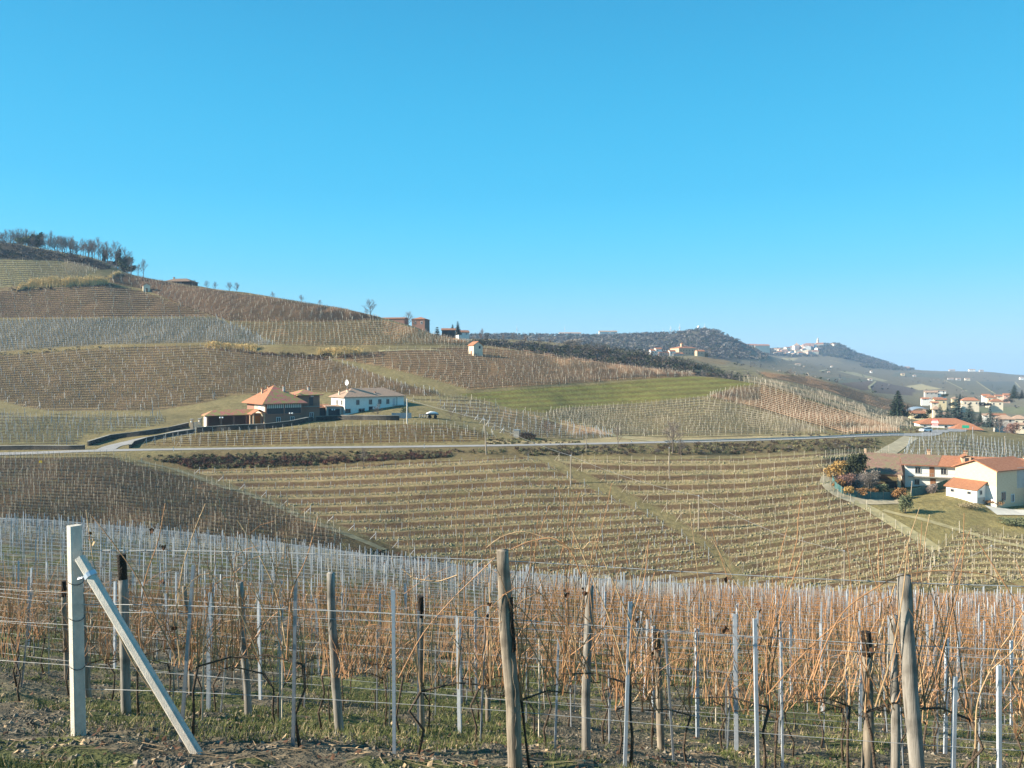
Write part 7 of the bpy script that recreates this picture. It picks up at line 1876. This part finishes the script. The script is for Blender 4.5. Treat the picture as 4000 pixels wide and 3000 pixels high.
# --- wires of the first rows
WL = {0: [(.46, 'lowest'), (1.16, 'lower middle'), (1.23, 'upper middle'), (1.72, 'top')]}
for i in range(0, 8):
    y0 = ROW_D0 + ROW_GAP * i
    xa = row_at_u(0, 310)[0] if i == 0 else -y0 * .76
    xs = np.linspace(xa, y0 * .74, 40)
    G = np.array([row_pt(i, x) for x in xs])
    # straight between posts: smooth the ground line
    c_ = np.polyfit(xs, G[:, 2], 3); zz = np.polyval(c_, xs)
    for hgt, nm in WL.get(i, [(.55, 'lowest'), (1.05, 'middle'), (1.45, 'top')]):
        P = np.column_stack([xs, G[:, 1], zz + hgt - .012 * np.abs(np.sin(xs * .8 + i))])
        mb = MB(); mb.tube(P - P[0], (.0034 if hgt > 1.2 else .0022) if i == 0 else .0022 + .00022 * i, 4)
        o = mb.build('trellis_wire', M['wirem'], loc=tuple(P[0]))
        setp(o, '%s trellis wire of the %s row of the near vineyard' % (nm, NTH[i]), 'wire', 'trellis wires of the near vineyard')
# far wires as thin ribbons
for i in range(8, NROWS):
    y0 = ROW_D0 + ROW_GAP * i
    xs = np.linspace(-y0 * .74, y0 * .72, 60)
    G = np.array([row_pt(i, x) for x in xs])
    for hgt in (.6, 1.3):
        for m_, e in ((1, .004 + .00012 * y0),):
            V = np.stack([G + [0, 0, hgt - e], G + [0, 0, hgt + e]], 1).reshape(-1, 3)
            k = np.arange(59) * 2
            far_posts.add(V, np.stack([k, k + 2, k + 3, k + 1], -1), m=m_)

# ---------------------------------------------------------------- ground cover near the camera
def ground_pts(n, d0, d1, umin=-250, umax=4250, pw=1.0):
    d = d0 + (d1 - d0) * rng.random(n) ** pw; u = rng.uniform(umin, umax, n)
    x = (u - CU) / F * d
    return np.column_stack([x, d, gz_at(x, d)])
M['clod_near'] = mat('grey_brown_clods', (0.115, 0.097, 0.072), var=.4, scale=5, pos=True)
M['clod_pale'] = mat('pale_dry_clods', (0.235, 0.20, 0.15), var=.3, scale=5, pos=True)
M['grass_near'] = mat('short_winter_grass', (0.11, 0.125, 0.038), var=.45, scale=2, pos=True)
M['straw'] = mat('dry_straw', (0.42, 0.33, 0.18), var=.35, scale=3, pos=True)
P = ground_pts(26000, 4.9, 30, pw=1.5)
f_ = vnoise(P[:, 0] / .7, P[:, 1] / .7, 41) + .6 * vnoise(P[:, 0] / .25, P[:, 1] / .25, 42)
P = P[f_ > -.25]
mb = MB(); r = (.008 + .026 * rng.random(len(P)) ** 2.5) * (1 + P[:, 1] / 40)
pk = rng.random(len(P)) < .16
lump_batch(mb, P[~pk], r[~pk], .75, 0); lump_batch(mb, P[pk], r[pk], .75, 1)
setp(mb.build('soil_clods', [M['clod_near'], M['clod_pale']]), 'dry grey-brown clods of earth between the near vine rows', 'soil', kind='stuff')
P = ground_pts(120000, 4.9, 27, pw=1.35)
f_ = vnoise(P[:, 0] / 1.3, P[:, 1] / 1.3, 21) + .7 * vnoise(P[:, 0] / .4, P[:, 1] / .4, 22)
P = P[f_ > .05 + .3 * rng.random(len(P))]
mb = MB(); n = len(P); st = rng.random(n) < .16
h = (.025 + .045 * rng.random(n)) * (1 + P[:, 1] / 30)
tp = P + np.column_stack([rng.normal(0, .6, n) * h, rng.normal(0, .6, n) * h, h])
cane_batch(mb, P[~st] - [0, 0, .01], tp[~st], .007 * (1 + P[~st][:, 1] / 14), 0); cane_batch(mb, P[st] - [0, 0, .01], tp[st] + [0, 0, .02], .005 * (1 + P[st][:, 1] / 14), 1)
setp(mb.build('grass', [M['grass_near'], M['straw']]), 'short green and straw-coloured grass under the near vines', 'grass', kind='stuff')
P = ground_pts(3400, 5.0, 26, pw=1.4); n = len(P)
mb = MB(); a = rng.random(n) * 6; s_ = .012 + .022 * rng.random(n)
e1 = np.column_stack([np.cos(a), np.sin(a), rng.normal(0, .35, n)]) * s_[:, None]; e2 = np.column_stack([-np.sin(a), np.cos(a), rng.normal(0, .35, n)]) * s_[:, None] * .7
P = P + [0, 0, .018]
mi = rng.random(n) < .3
for sel, m_ in ((mi, 0), (~mi, 1)):
    V = np.stack([P - e1, P + e2, P + e1 + [0, 0, .008], P - e2], 1)[sel].reshape(-1, 3)
    mb.add(V, (np.arange(sel.sum())[:, None] * 4 + np.arange(4)).reshape(-1, 4), m=m_)
n = 1500; P = ground_pts(n, 5.2, 22, pw=1.3); a = rng.random(n) * 6; L_ = .1 + .3 * rng.random(n)
Q = P + np.column_stack([np.cos(a) * L_, np.sin(a) * L_, np.zeros(n)]); Q[:, 2] = gz_at(Q[:, 0], Q[:, 1])
cane_batch(mb, P + [0, 0, .015], Q + [0, 0, .03], .010, 2)
setp(mb.build('fallen_leaves', [M['leaf_tan'], M['leaf_dry'], M['cane_tan']]), 'fallen vine leaves and cut twigs on the near ground', 'leaves', kind='stuff')

o = far_posts.build("vineyard_posts", [M[k] for k in FPM]); setp(o, "pale wooden and steel posts in the vineyard rows on the far slopes", "vineyard posts", kind="stuff")
o = far_vines.build("vineyard_vines", [M[k] for k in FVM]); setp(o, "brown leafless vines in the rows on the far slopes", "vines", kind="stuff")

# ---------------------------------------------------------------- winter haze: one box of thin even air round the whole scene
hz = bpy.data.materials.new('pale_haze'); hz.use_nodes = True
hn = hz.node_tree; hn.nodes.clear()
ho = hn.nodes.new('ShaderNodeOutputMaterial'); hv = hn.nodes.new('ShaderNodeVolumePrincipled')
hv.inputs['Color'].default_value = (0.44, 0.69, 1.0, 1)
hv.inputs['Density'].default_value = 0.000125
hv.inputs['Anisotropy'].default_value = 0.0
hn.links.new(hv.outputs[0], ho.inputs['Volume'])
x0, x1, y0, y1 = GX.min() - 50, GX.max() + 50, -60.0, GD.max() + 50
z0, z1 = GZ.min() - 1.0, max(GZ.max(), 130.0) + 20
mb = MB(); mb.box(((x0 + x1) / 2, (y0 + y1) / 2, (z0 + z1) / 2), (x1 - x0, y1 - y0, z1 - z0))
o = mb.build('haze', hz); setp(o, 'thin pale winter haze over the valley', 'haze', kind='stuff')
o.display_type = 'WIRE'
